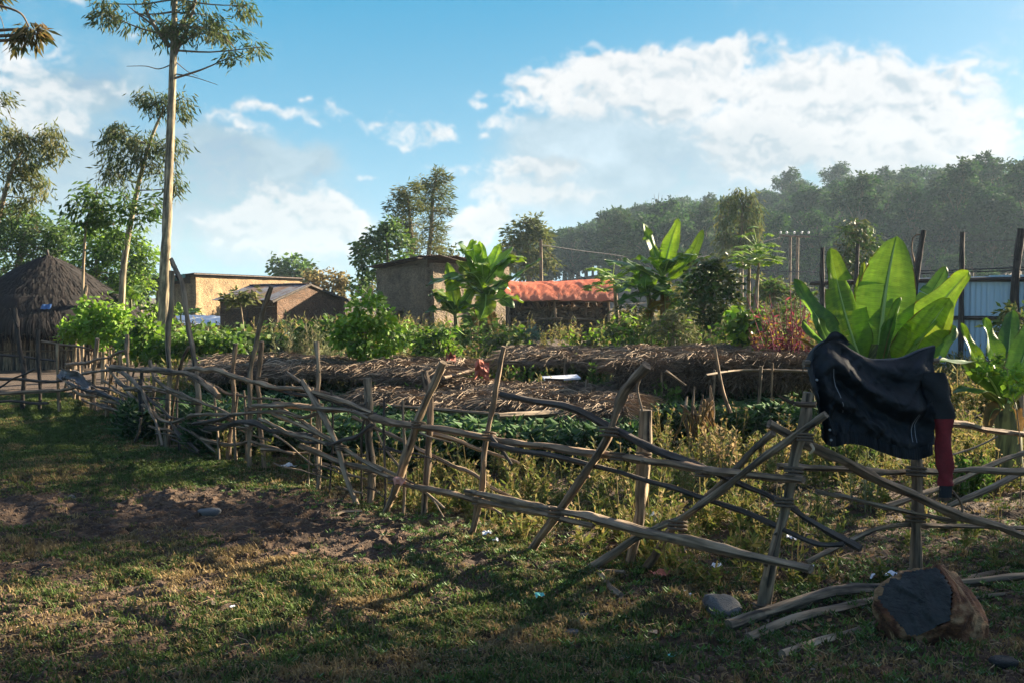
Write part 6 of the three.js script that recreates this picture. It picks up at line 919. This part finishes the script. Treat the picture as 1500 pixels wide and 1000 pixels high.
bush('corner_creeper', 'light green twining creeper over the smaller ensete', 7.6, [[1500, 640], [1490, 600], [1475, 560]], [[1450, 530, 18, 10, 7], [1475, 540, 18, 14, 10], [1490, 560, 14, 14, 8], [1440, 548, 12, 8, 5]], { seed: 74, len: 0.055, wid: 0.035, per: 7, col: LIM, droop: 0.2, spread: 0.04, twig: 0.003, mat: M.leaf, w: [2, 1.6, 1] });
bush('weedy_shrub', 'tangled green shrub between the leafy shrub and mud house', 20, [[590, 510], [592, 496], [594, 486]], [[590, 482, 16, 9, 12], [612, 490, 18, 8, 12], [575, 494, 18, 9, 12], [600, 500, 30, 8, 14]], { seed: 201, len: 0.12, wid: 0.06, per: 9, col: GRN.concat(LIM), spread: 0.14, twig: 0.006, mat: M.leaf });
bush('weedy_shrub', 'yellow-green shrub at the foot of the tall banana', 19, [[930, 512], [930, 495], [930, 480]], [[915, 470, 12, 9, 9], [935, 478, 18, 10, 14], [910, 490, 20, 10, 14], [945, 495, 20, 10, 14]], { seed: 202, len: 0.13, wid: 0.06, per: 9, col: LIM.concat(OLV), spread: 0.15, twig: 0.006, mat: M.leaf });
bush('weedy_shrub', 'bushy growth joining the tall banana and dark shrub', 20, [[1000, 510], [1000, 480], [1000, 460]], [[995, 430, 12, 9, 9], [1005, 450, 18, 10, 14], [990, 470, 22, 10, 16], [1015, 485, 24, 10, 16], [985, 490, 18, 9, 10]], { seed: 203, len: 0.14, wid: 0.06, per: 9, col: GRN.concat(OLV), spread: 0.16, twig: 0.008, mat: M.leaf });
bush('weedy_shrub', 'light shrub before the right corner of the tarpaulin shed', 22, [[880, 505], [880, 492], [880, 480]], [[870, 496, 14, 6, 9], [892, 488, 14, 8, 10], [885, 500, 24, 7, 14]], { seed: 204, len: 0.13, wid: 0.06, per: 9, col: LIM.concat(GRN), spread: 0.15, twig: 0.006, mat: M.leaf });
bush('weedy_shrub', 'leafy hedge growth before the ochre house corner', 24, [[300, 505], [302, 490], [304, 480]], [[240, 470, 14, 10, 10], [225, 455, 12, 12, 10], [210, 470, 16, 10, 12], [295, 485, 30, 9, 16]], { seed: 205, len: 0.15, wid: 0.09, per: 9, col: GRN.concat(LIM), spread: 0.17, twig: 0.006, mat: M.leaf });
bush('weedy_shrub', 'dark shrub against the brown mud hut wall', 26, [[420, 500], [420, 485], [420, 475]], [[405, 480, 16, 8, 10], [430, 478, 18, 9, 12], [455, 484, 18, 9, 12], [345, 485, 18, 8, 10]], { seed: 206, len: 0.14, wid: 0.07, per: 9, col: GRN.concat(DRK), spread: 0.17, twig: 0.006, mat: M.leaf });
bush('weedy_shrub', 'pale shrub under the slim papaya stems', 17, [[1075, 512], [1076, 495], [1078, 480]], [[1070, 470, 12, 8, 9], [1085, 485, 16, 9, 12], [1060, 492, 16, 9, 12], [1125, 470, 14, 12, 10], [1130, 495, 20, 10, 12]], { seed: 207, len: 0.12, wid: 0.05, per: 9, col: OLV.concat(LIM), spread: 0.14, twig: 0.006, mat: M.leaf });
function papaya(label, D, trunk, w, heads, seed) {   // bare stem with a whorl of lobed leaves on long stalks
  const pts = trunk.map(([x, y]) => at(x, y, D)), foot = drop(pts[0].clone()), t = thing('papaya_tree', foot, label, 'papaya', 'papaya trees'), r = rngOf(seed); pts[0].y = foot.y - 0.1;
  part(t, 'trunk', new MB().tube(pts, [w * S(D) / 2, w * S(D) / 2.6, w * S(D) / 4], 8, 0.12, seed, 5), M.woodPale);
  for (const [hx, hy, n, R, up] of heads) for (let k = 0; k < n; k++) {
    const c = at(hx, hy, D), a = k / n * 6.28 + r(), e = V(c.x + Math.cos(a) * R, c.y + up * R * (r() * 1.2 - 0.25), c.z + Math.sin(a) * R), lf = new MB(), col = vary(LIM[k % 3], r, 0.3);
    const st = part(t, 'leaf', (() => { const lobes = 7; for (let q = 0; q < lobes; q++) { const b = a + (q / (lobes - 1) - 0.5) * 4.0, d = V(Math.cos(b), -0.25 + 0.2 * gauss(r), Math.sin(b)).normalize(), s = new THREE.Vector3().crossVectors(d, UP).normalize(), l = R * (0.55 - 0.04 * Math.abs(q - 3)); lf.leaf(e, d, s, l, l * 0.42, col, 0.1, 0.1); lf.leaf(e.clone().addScaledVector(d, l * 0.4), d.clone().addScaledVector(s, 0.8).normalize(), s, l * 0.5, l * 0.2, col); lf.leaf(e.clone().addScaledVector(d, l * 0.4), d.clone().addScaledVector(s, -0.8).normalize(), s, l * 0.5, l * 0.2, col); } return lf; })(), M.leaf);
    part(st, 'leaf_stalk', new MB().tube([c, c.clone().lerp(e, 0.5).add(V(0, 0.06 * R, 0)), e], [0.012, 0.008], 4, 0, 3, 3, false), M.rib);
  }
}
papaya('slim papaya with leaf crown behind the red amaranth', 18.5, [[1104, 490], [1108, 440], [1112, 385]], 8, [[1112, 380, 15, 0.36, 0.9], [1110, 366, 8, 0.30, 1.5], [1100, 388, 8, 0.34, 0.5]], 81);
papaya('slim bare papaya stem beside the leafy papaya', 19, [[1096, 470], [1097, 430], [1098, 388]], 7, [[1098, 386, 7, 0.26, 1.0], [1104, 408, 4, 0.2, 0.5]], 82);
papaya('low papaya spreading over the end of the orange tarpaulin', 25, [[905, 490], [903, 450], [900, 415]], 9, [[898, 408, 16, 0.52, 0.8], [910, 420, 12, 0.5, 0.6], [885, 425, 9, 0.42, 0.4]], 83);
{ // red amaranth
  const D = 13.6, c = at(1150, 525, D), t = thing('red_amaranth', drop(c.clone()), 'crimson amaranth with red branching seed stems beside the ensete', 'amaranth'), r = rngOf(91), stemM = mat(0.17, 0.028, 0.055), lf = new MB(), sd = new MB();
  for (let k = 0; k < 72; k++) {
    const tx = 1092 + r() * 98, ty = k < 6 ? 415 + r() * 30 : 440 + r() * 62, bx = 1146 + r() * 30, d = D + gauss(r) * 0.35, a = drop(at(bx, 520, d)), e = at(tx, ty, d + gauss(r) * 0.2), m = a.clone().lerp(e, 0.5).add(V(gauss(r) * 0.03, 0.05, 0));
    part(t, 'stem', new MB().tube([a, m, e], [0.009, 0.007, 0.004], 5, 0.1, k, 4, false), stemM);
    for (let j = 0; j < 34; j++) { const q = 0.25 + 0.65 * r(), p = q < 0.5 ? a.clone().lerp(m, q * 2) : m.clone().lerp(e, q * 2 - 1), dd = dirIn(r), s = new THREE.Vector3().crossVectors(dd, dirIn(r)).normalize(); if (r() < 0.42) lf.leaf(p, dd, s, 0.06 + 0.05 * r(), 0.03, vary([[0.30, 0.16, 0.03], [0.10, 0.15, 0.03], [0.22, 0.05, 0.06], [0.35, 0.24, 0.03]][Math.floor(r() * 4)], r)); else sd.leaf(p, dd, s, 0.05 + 0.07 * r(), 0.014, vary([0.17, 0.035, 0.06], r)); }
  }
  part(t, 'foliage', lf, M.leaf, 'mixed yellow and green small leaves'); part(t, 'seed_heads', sd, M.leafDull, 'crimson seed sprays');
}
function weed(name, label, D, cx, footY, topY, spreadPx, n, seed, cols, o = {}) {   // many upright thin stems with seeds or small leaves
  const base = drop(at(cx, footY, D)), t = thing(name, base, label, 'weed', o.group), r = rngOf(seed), st = new MB(), lf = new MB(), s = S(D);
  for (let k = 0; k < n; k++) {
    const a = base.clone().add(V(gauss(r) * spreadPx * s * 0.5, -0.03, gauss(r) * spreadPx * s * 0.4)), h = (footY - topY) * s * (0.55 + 0.5 * r()), e = a.clone().add(V(gauss(r) * spreadPx * s * 0.35, h, gauss(r) * spreadPx * s * 0.35)), m = a.clone().lerp(e, 0.5).add(V(gauss(r) * 0.04, 0, gauss(r) * 0.04)), col = cols[Math.floor(r() * cols.length)];
    st.tube([a, m, e], [0.006, 0.005, 0.002], 4, 0, k, 3, false);
    for (let j = 0; j < (o.per ?? 22); j++) { const q = 0.25 + 0.78 * Math.pow(r(), 0.8), p = q < 0.5 ? a.clone().lerp(m, q * 2) : m.clone().lerp(e, q * 2 - 1), d = V(gauss(r), (o.rise ?? 0.6) + 0.4 * gauss(r), gauss(r)).normalize(), sd = new THREE.Vector3().crossVectors(d, dirIn(r)).normalize(), l = (o.len ?? 0.06) * (0.6 + 0.8 * r()); lf.leaf(p, d, sd, l, l * (o.aspect ?? 0.25), vary(col, r, 0.3)); }
  }
  part(t, 'stem', st, o.stem ?? mat(0.16, 0.17, 0.07)); part(t, 'foliage', lf, M.leafDull);
}
const PAL = [[0.20, 0.21, 0.10], [0.15, 0.17, 0.08], [0.26, 0.23, 0.13]], GW = 'weed clumps in the garden';
weed('seeding_weed', 'tall pale seeding weed before the brown mud hut', 16, 445, 530, 415, 70, 60, 101, PAL, { len: 0.09, aspect: 0.2 }); weed('seeding_weed', 'sprawling pale weed draped over the long shade roof', 12.9, 478, 556, 495, 60, 46, 102, PAL, { len: 0.07 });
weed('grassy_weed', 'grassy pale weed clump below the bushy shrub', 15.5, 1012, 520, 455, 60, 60, 103, PAL, { len: 0.10, aspect: 0.16, rise: 1.2 }); weed('grassy_weed', 'light feathery weed clump before the banana stems', 16.5, 955, 515, 462, 60, 46, 104, PAL.concat(LIM), { len: 0.10, aspect: 0.2 }); weed('grassy_weed', 'olive weed clump left of the low shiny plant', 15, 1058, 515, 462, 46, 40, 105, PAL.concat(OLV), { len: 0.09, aspect: 0.2 });
weed('grassy_weed', 'green weed clump before the shed corner', 18, 880, 512, 478, 60, 44, 106, GRN.concat(PAL), { len: 0.09, aspect: 0.25 }); weed('grassy_weed', 'weed clump growing before the firewood stack', 19, 820, 510, 493, 80, 46, 107, GRN.concat(PAL), { len: 0.09, aspect: 0.25 }); weed('grassy_weed', 'green weed clump below the mud house wall', 20, 600, 508, 484, 90, 54, 108, GRN, { len: 0.12, aspect: 0.35 }); weed('grassy_weed', 'leafy weeds crowding the near side of the ensete', 8.6, 1240, 640, 545, 70, 44, 109, GRN.concat(OLV), { len: 0.06, aspect: 0.3 }); weed('grassy_weed', 'weeds in shade between jacket and smaller ensete', 8.2, 1420, 645, 585, 70, 40, 110, GRN, { len: 0.06, aspect: 0.35 });
weed('dry_flower_weed', 'pale dry flower stalks before the dead banana clump', 8.9, 1050, 690, 610, 60, 26, 111, [[0.42, 0.30, 0.15], [0.34, 0.25, 0.12], [0.18, 0.18, 0.06]], { len: 0.035, aspect: 0.6, stem: mat(0.24, 0.17, 0.09) }); weed('dry_flower_weed', 'dry flower stalks against the dark shade roof post', 9.6, 1150, 650, 585, 50, 20, 112, [[0.36, 0.27, 0.14], [0.15, 0.17, 0.06]], { len: 0.04, aspect: 0.5, stem: mat(0.22, 0.17, 0.09) }); weed('spiny_stalk', 'slender spiny flower stalks before the ensete stem', 7.5, 1276, 560, 490, 40, 9, 113, [[0.40, 0.34, 0.2], [0.16, 0.20, 0.08]], { len: 0.03, aspect: 0.4 });
for (const [px, y0, seed, label] of [[925, 455, 211, 'leafy tangle below the tall banana leaves'], [985, 462, 212, 'leafy tangle right of the tall banana stem'], [1120, 470, 213, 'leafy tangle between papaya stems and amaranth'], [1150, 450, 214, 'loose green bush rising behind the red amaranth'], [860, 497, 215, 'leafy tangle before the shed corner posts'], [640, 488, 216, 'leafy tangle below the small banana'], [740, 496, 217, 'leafy tangle between banana and firewood stack'], [470, 480, 218, 'leafy tangle beside the pale seeding weed']])
  bush('leafy_tangle', label, 17.5 + (seed % 4), [[px, 512], [px + 2, y0 + 20], [px + 4, y0 + 5]], [[px - 14, y0 + 4, 14, 9, 9], [px + 12, y0, 15, 9, 10], [px, y0 + 15, 24, 11, 16], [px + 22, y0 + 20, 16, 10, 10], [px - 22, y0 + 22, 16, 9, 9], [px + 2, y0 + 30, 30, 9, 14]], { seed, len: 0.11 + 0.01 * (seed % 5), wid: px > 880 ? 0.026 : 0.05 + 0.01 * (seed % 3), per: px > 880 ? 14 : 11, col: px > 880 ? OLV.concat(PAL, [LIM[2]]) : [GRN.concat(LIM), OLV.concat(LIM), GRN, LIM.concat(OLV)][seed % 4], droop: 0.3, spread: 0.16, twig: 0.006, mat: M.leaf, group: 'leafy tangles before the houses' });
for (const [px, py, D, h, seed] of [[600, 572, 12.3, 26, 1], [545, 566, 12.4, 24, 2], [690, 560, 13.4, 30, 3], [880, 560, 13.5, 40, 4], [760, 545, 14.2, 24, 5], [855, 545, 14.6, 36, 6], [930, 560, 12.8, 34, 7], [560, 528, 15, 22, 8], [640, 526, 15, 24, 9], [390, 530, 15.5, 24, 10], [975, 600, 11.5, 40, 11], [1000, 545, 12.6, 30, 12]])
  weed('roof_edge_weed', 'small weed clump growing in a gap between the shade roofs', D, px, py + 18, py - h - 24, 44, 26, 900 + seed, [GRN, GRN.concat(LIM), OLV, GRN][seed % 4], { len: 0.07, aspect: 0.38, group: 'weeds between the shade roofs', per: 18 });
const rw = rngOf(777);
for (let k = 0; k < 26; k++) { const px = k < 16 ? 900 + rw() * 270 : 330 + rw() * 390, D = 15.5 + 4 * rw(), foot = 440 + (EYE - 0.2) / D * FOCAL; weed('unkempt_weed', 'unkempt weed clump at the back edge of the shade roofs', D, px, foot, foot - 38 - 42 * rw() - (k < 16 ? 16 : 0), 46, 26, 800 + k, [PAL, PAL.concat(LIM), GRN, OLV][k % 4], { len: 0.07 + 0.05 * rw(), aspect: 0.18 + 0.2 * rw(), rise: 0.4 + rw(), per: 20, group: 'unkempt weeds behind the shade roofs' }); }
console.log('plants');
// ---------------------------------------------------------------- ground cover nobody could count
{
  const r = rngOf(900);
  const fenceSide = (x, D) => { const t = clamp((x + 6.35) / 7.64), fd = x < -3.76 ? lerp(14.9, 10.85, (x + 6.35) / 2.59) : lerp(10.85, 5.07, (x + 3.76) / 5.05); return D - (x < 1.29 ? fd : lerp(5.07, 6.3, (x - 1.29) / 3.3)); };   // positive inside the garden
  // short turf of the yard
  const tuft = (seed, n, h, w) => { const q = rngOf(seed), mb = new MB(); for (let k = 0; k < n; k++) { const a = q() * 6.28, l = h * (0.5 + q()), lean = 0.4 + q() * 0.9, p = V(gauss(q) * 0.022, 0, gauss(q) * 0.022), s = V(-Math.sin(a), 0, Math.cos(a)); const m = p.clone().add(V(Math.cos(a) * l * lean * 0.4, l * 0.6, Math.sin(a) * l * lean * 0.4)), e = p.clone().add(V(Math.cos(a) * l * lean, l * (1 - 0.4 * lean * 0.5), Math.sin(a) * l * lean)); const b0 = mb.v(p.clone().addScaledVector(s, w / 2), 0, 0), b1 = mb.v(p.clone().addScaledVector(s, -w / 2), 1, 0), b2 = mb.v(m.clone().addScaledVector(s, w / 2), 0, 0.5), b3 = mb.v(m.clone().addScaledVector(s, -w / 2), 1, 0.5), b4 = mb.v(e, 0.5, 1); mb.q(b0, b1, b3, b2); mb.t(b2, b3, b4); } return mb.geo(); };
  const grassM = leafMat(1, 1, 1, { vertexColors: false, transmission: 0.35, roughness: 0.9 });
  const turfs = [tuft(1, 10, 0.015, 0.0045), tuft(2, 11, 0.022, 0.004), tuft(3, 8, 0.012, 0.007)], lists = [[], [], []];
  let tries = 0;
  while (lists[0].length + lists[1].length + lists[2].length < 125000 && tries++ < 900000) {
    const D = 3.6 + 13.5 * Math.pow(r(), 1.35), x = (r() * 2 - 1) * (D * 0.56 + 0.4), fs = fenceSide(x, D);
    const n = fbm(x * 0.9 + 50, D * 0.9, 4) + 0.5 * fbm(x * 4 + 9, D * 4, 3), lush = sstep(7.6, 10, D) * (1 - sstep(-2.0, -0.6, x)) * (fs < 0 ? 1 : 0);
    const bare = Math.exp(-(((x + 2.2) / 2.0) ** 2) - (((D - 7.3) / 1.0) ** 2));
    let dens = sstep(-0.2, 0.5, n) * 0.62 + 0.10 + lush * 0.8 - 0.75 * bare; if (fs > 0 && D > 9.6) dens *= 0.5; if (x > 1.2 && fs > 0.7 && D < 9) dens *= 0.45;
    if (r() > dens) continue;
    const dry = sstep(0.0, 0.5, fbm(x * 1.7 + 80, D * 1.7, 3)) * 0.7 + 0.28 - 0.5 * lush, k = 0.7 + 0.7 * r(), c = r() < dry ? [0.23 * k, 0.165 * k, 0.07 * k] : [0.070 * k, (0.095 + 0.025 * r()) * k, 0.022 * k];
    lists[Math.floor(r() * 3)].push([V(x, landH(x, D) - 0.003, -D), Q(gauss(r) * 0.15, r() * 6.28, gauss(r) * 0.15), 0.7 + r() * 0.9, c]);
  }
  console.log('turf', tries, lists.map((l) => l.length).join());
  lists.forEach((l, k) => copies('turf', turfs[k], grassM, l, null, ['thin short turf of the yard', 'longer tufts of yard grass', 'broad-bladed low turf'][k], 'grass'));
  // creeping broad leaves
  const creeping = (() => { const q = rngOf(5), mb = new MB(); for (let k = 0; k < 9; k++) { const a = q() * 6.28, d = V(Math.cos(a), 0.35 + 0.4 * q(), Math.sin(a)).normalize(); mb.leaf(V(gauss(q) * 0.02, 0.004 + 0.012 * q(), gauss(q) * 0.02), d, new THREE.Vector3().crossVectors(d, UP).normalize(), 0.016 + 0.011 * q(), 0.0095, [1, 1, 1], 0.15, -0.2); } return mb.geo(); })();
  const cl = [];
  for (let k = 0; k < 15000; k++) { const D = 3.8 + 10 * Math.pow(r(), 1.1), x = (r() * 2 - 1) * (D * 0.56), fs = fenceSide(x, D), near = Math.exp(-((fs / 0.9) ** 2)); if (r() > 0.06 + 0.6 * near + 0.25 * sstep(0.1, 0.5, fbm(x * 2 + 7, D * 2, 3)) - (x < -1 && fs < -1.2 ? 0.25 : 0)) continue; const b = 0.6 + 0.8 * r(); cl.push([V(x, landH(x, D), -D), Q(0, r() * 6.28, 0), 0.7 + r() * 0.9, [0.085 * b, 0.16 * b, 0.03 * b]]); }
  copies('creeping_weed', creeping, M.leaf, cl, null, 'creeping small-leaved weeds along the fence foot', 'ground cover');
  // dry straw, twigs and fallen leaves
  const sl = [];
  for (let k = 0; k < 21000; k++) { const D = 3.8 + 9 * Math.pow(r(), 1.2), x = (r() * 2 - 1) * D * 0.56, fs = fenceSide(x, D); if (r() > 0.10 + 0.75 * Math.exp(-(((fs - 0.8) / 1.1) ** 2))) continue; const b = 0.5 + r(); sl.push([V(x, landH(x, D) + 0.008 + 0.01 * r(), -D), Q(gauss(r) * 0.3, r() * 6.28, gauss(r) * 0.12), V(0.12 + 0.36 * r() * r(), 0.4, 0.5), [0.25 * b, 0.175 * b, 0.095 * b]]); }
  copies('straw_litter', strandGeo, M.straw, sl, null, 'dry straw and stalk litter scattered along the fence', 'litter');
  const dl = new MB(); dl.leaf(V(-0.03, 0, 0), V(1, 0.1, 0).normalize(), V(0, 0, 1), 0.07, 0.034, [1, 1, 1], 0.4, 0.3); const dll = [];
  for (let k = 0; k < 5200; k++) { const D = 3.8 + 8 * r(), x = (r() * 2 - 1) * D * 0.56, fs = fenceSide(x, D); if (r() > 0.06 + 0.7 * Math.exp(-(((fs - 0.25) / 0.7) ** 2))) continue; const b = 0.5 + r(); dll.push([V(x, landH(x, D) + 0.01, -D), Q(gauss(r) * 0.5, r() * 6.28, gauss(r) * 0.5), 0.5 + 0.9 * r(), r() < 0.3 ? [0.30 * b, 0.24 * b, 0.18 * b] : [0.24 * b, 0.13 * b, 0.06 * b]]); }
  copies('fallen_leaf_litter', dl.geo(), M.leafDull, dll, null, 'curled brown fallen leaves along the fence', 'litter');
  // soil crumbs
  const crumb = blob(V(0, 0, 0), 1, 0.75, 0.9, 3, [], 1).geo(), cm = mat(1, 1, 1, { roughness: 1 }), cr = [];
  for (let k = 0; k < 42000; k++) { const D = 3.7 + 6.5 * Math.pow(r(), 1.2), x = (r() * 2 - 1) * D * 0.55, fs = fenceSide(x, D); if (fs > 0.6 && r() > 0.3) continue; const b = 0.7 + 0.6 * r(), s = 0.004 + 0.015 * r() * r() * r(); cr.push([V(x, landH(x, D) + s * 0.2, -D), Q(r() * 6, r() * 6, r() * 6), s, [0.125 * b, 0.077 * b, 0.046 * b]]); }
  copies('soil_crumbs', crumb, cm, cr, null, 'loose crumbs of brown soil', 'soil');
  // sunlit weeds of the open garden strip
  const weedGeo = (seed, h, n, flower) => { const q = rngOf(seed), mb = new MB(), green = [[0.15, 0.17, 0.035], [0.27, 0.22, 0.07], [0.10, 0.14, 0.03]]; for (let k = 0; k < n; k++) { const e = V(gauss(q) * h * 0.4, h * (0.6 + 0.5 * q()), gauss(q) * h * 0.4), a = V(gauss(q) * 0.03, 0, gauss(q) * 0.03); mb.strip([a, a.clone().lerp(e, 0.5), e], 0.004, [0.22, 0.17, 0.07], V(q() - 0.5, 0.1, q())); for (let j = 0; j < 9; j++) { const p = a.clone().lerp(e, 0.15 + 0.85 * q()), d = V(gauss(q), 0.4 + 0.4 * gauss(q), gauss(q)).normalize(); mb.leaf(p, d, new THREE.Vector3().crossVectors(d, dirIn(q)).normalize(), 0.03 + 0.03 * q(), 0.016, vary(green[Math.floor(q() * 3)], q)); } if (flower && q() < 0.8) for (let j = 0; j < 6; j++) { const d = dirIn(q); mb.leaf(e, d, new THREE.Vector3().crossVectors(d, dirIn(q)).normalize(), 0.016, 0.011, vary([0.42, 0.31, 0.16], q)); } } return mb.geo(); };
  const wk = [weedGeo(1, 0.16, 5, false), weedGeo(2, 0.26, 5, true), weedGeo(3, 0.34, 4, true), weedGeo(4, 0.11, 7, false)], wl = [[], [], [], []];
  for (let k = 0; k < 5200; k++) { const D = 5.4 + 9 * r(), x = -4.5 + 10 * r(), fs = fenceSide(x, D); if (fs < 0.05) continue; const open = x > -1.2 ? 1 : 0.35, bareR = x > 1.9 && D < 8.2 ? 0.2 : 1; if (r() > 0.85 * open * bareR * (0.45 + 0.9 * sstep(-0.2, 0.4, fbm(x * 1.4 + 60, D * 1.4, 3)))) continue; const tall = sstep(0.4, 2.0, fs), kk = r() < 0.5 - 0.3 * tall ? 3 : r() < 0.45 ? 0 : r() < 0.6 ? 1 : 2; wl[kk].push([V(x, landH(x, D) - 0.01, -D), Q(gauss(r) * 0.1, r() * 6.28, gauss(r) * 0.1), 0.7 + 0.7 * r(), null]); }
  wl.forEach((l, k) => copies('garden_weeds', wk[k], M.leafDull, l, null, ['short green weeds of the garden strip', 'flowering weeds of the garden strip', 'tall dry-flowered weeds of the garden strip', 'ground-hugging weeds of the garden strip'][k], 'ground cover'));
  // seedlings in the beds below the shade roofs
  const sdl = (seed) => { const q = rngOf(seed), mb = new MB(); mb.strip([V(0, 0, 0), V(0.01, 0.17, 0), V(0, 0.34, 0.01)], 0.008, [0.10, 0.09, 0.04], V(0.3, 0, 1)); for (let k = 0; k < 24; k++) { const y = 0.05 + 0.30 * q(), a = q() * 6.28, d = V(Math.cos(a), 0.25 - 0.5 * q(), Math.sin(a)).normalize(); mb.leaf(V(0, y, 0), d, new THREE.Vector3().crossVectors(d, UP).normalize(), 0.10 + 0.06 * q(), 0.05, vary([0.05, 0.115, 0.028], q, 0.3), 0.2, -0.25); } return mb.geo(); };
  const sg = [sdl(11), sdl(12), sdl(13)], sls = [[], [], []];
  for (const [x0, x1, D0, D1, n] of seedSpots) for (let k = 0; k < n * 1.8; k++) { const x = lerp(x0, x1, r()), D = lerp(D0, D1, r()); sls[k % 3].push([V(x, landH(x, D) - 0.01, -D), Q(0, r() * 6.28, 0), V(0.75 + 0.4 * r(), 0.9 + 0.45 * r(), 0.75 + 0.4 * r()), null]); }
  sls.forEach((l, k) => copies('seedlings', sg[k], M.leafDull, l, null, ['glossy dark green seedlings in the shaded beds', 'upright dark seedlings filling the shaded beds', 'leafy dark seedlings under the grass roofs'][k], 'seedlings'));
  // rough growth between the beds and the houses
  const rough = [], rough2 = [];
  for (let k = 0; k < 6500; k++) { const D = 13.5 + 32 * Math.pow(r(), 1.5), x = (r() * 2 - 1) * D * 0.6; if (x < -5.5 && D < 24) continue; if (D > 20 && D < 31 && Math.abs(x / D - 0.047) < 0.06 && r() < 0.7) continue; const l = [V(x, ground(x, D) - 0.02, -D), Q(0, r() * 6.28, 0), (0.9 + 0.9 * r()) * (1 + D / 40), null]; (r() < 0.5 ? rough : rough2).push(l); }
  copies('rough_growth', wk[1], M.leafDull, rough, null, 'rough weeds between the beds and houses', 'ground cover'); copies('rough_growth', wk[0], M.leaf, rough2, null, 'low green growth between the beds and houses', 'ground cover');
  // loose straw lying between the roofs and over the garden's back
  console.log('cover');
}
renderer.render(scene, camera);
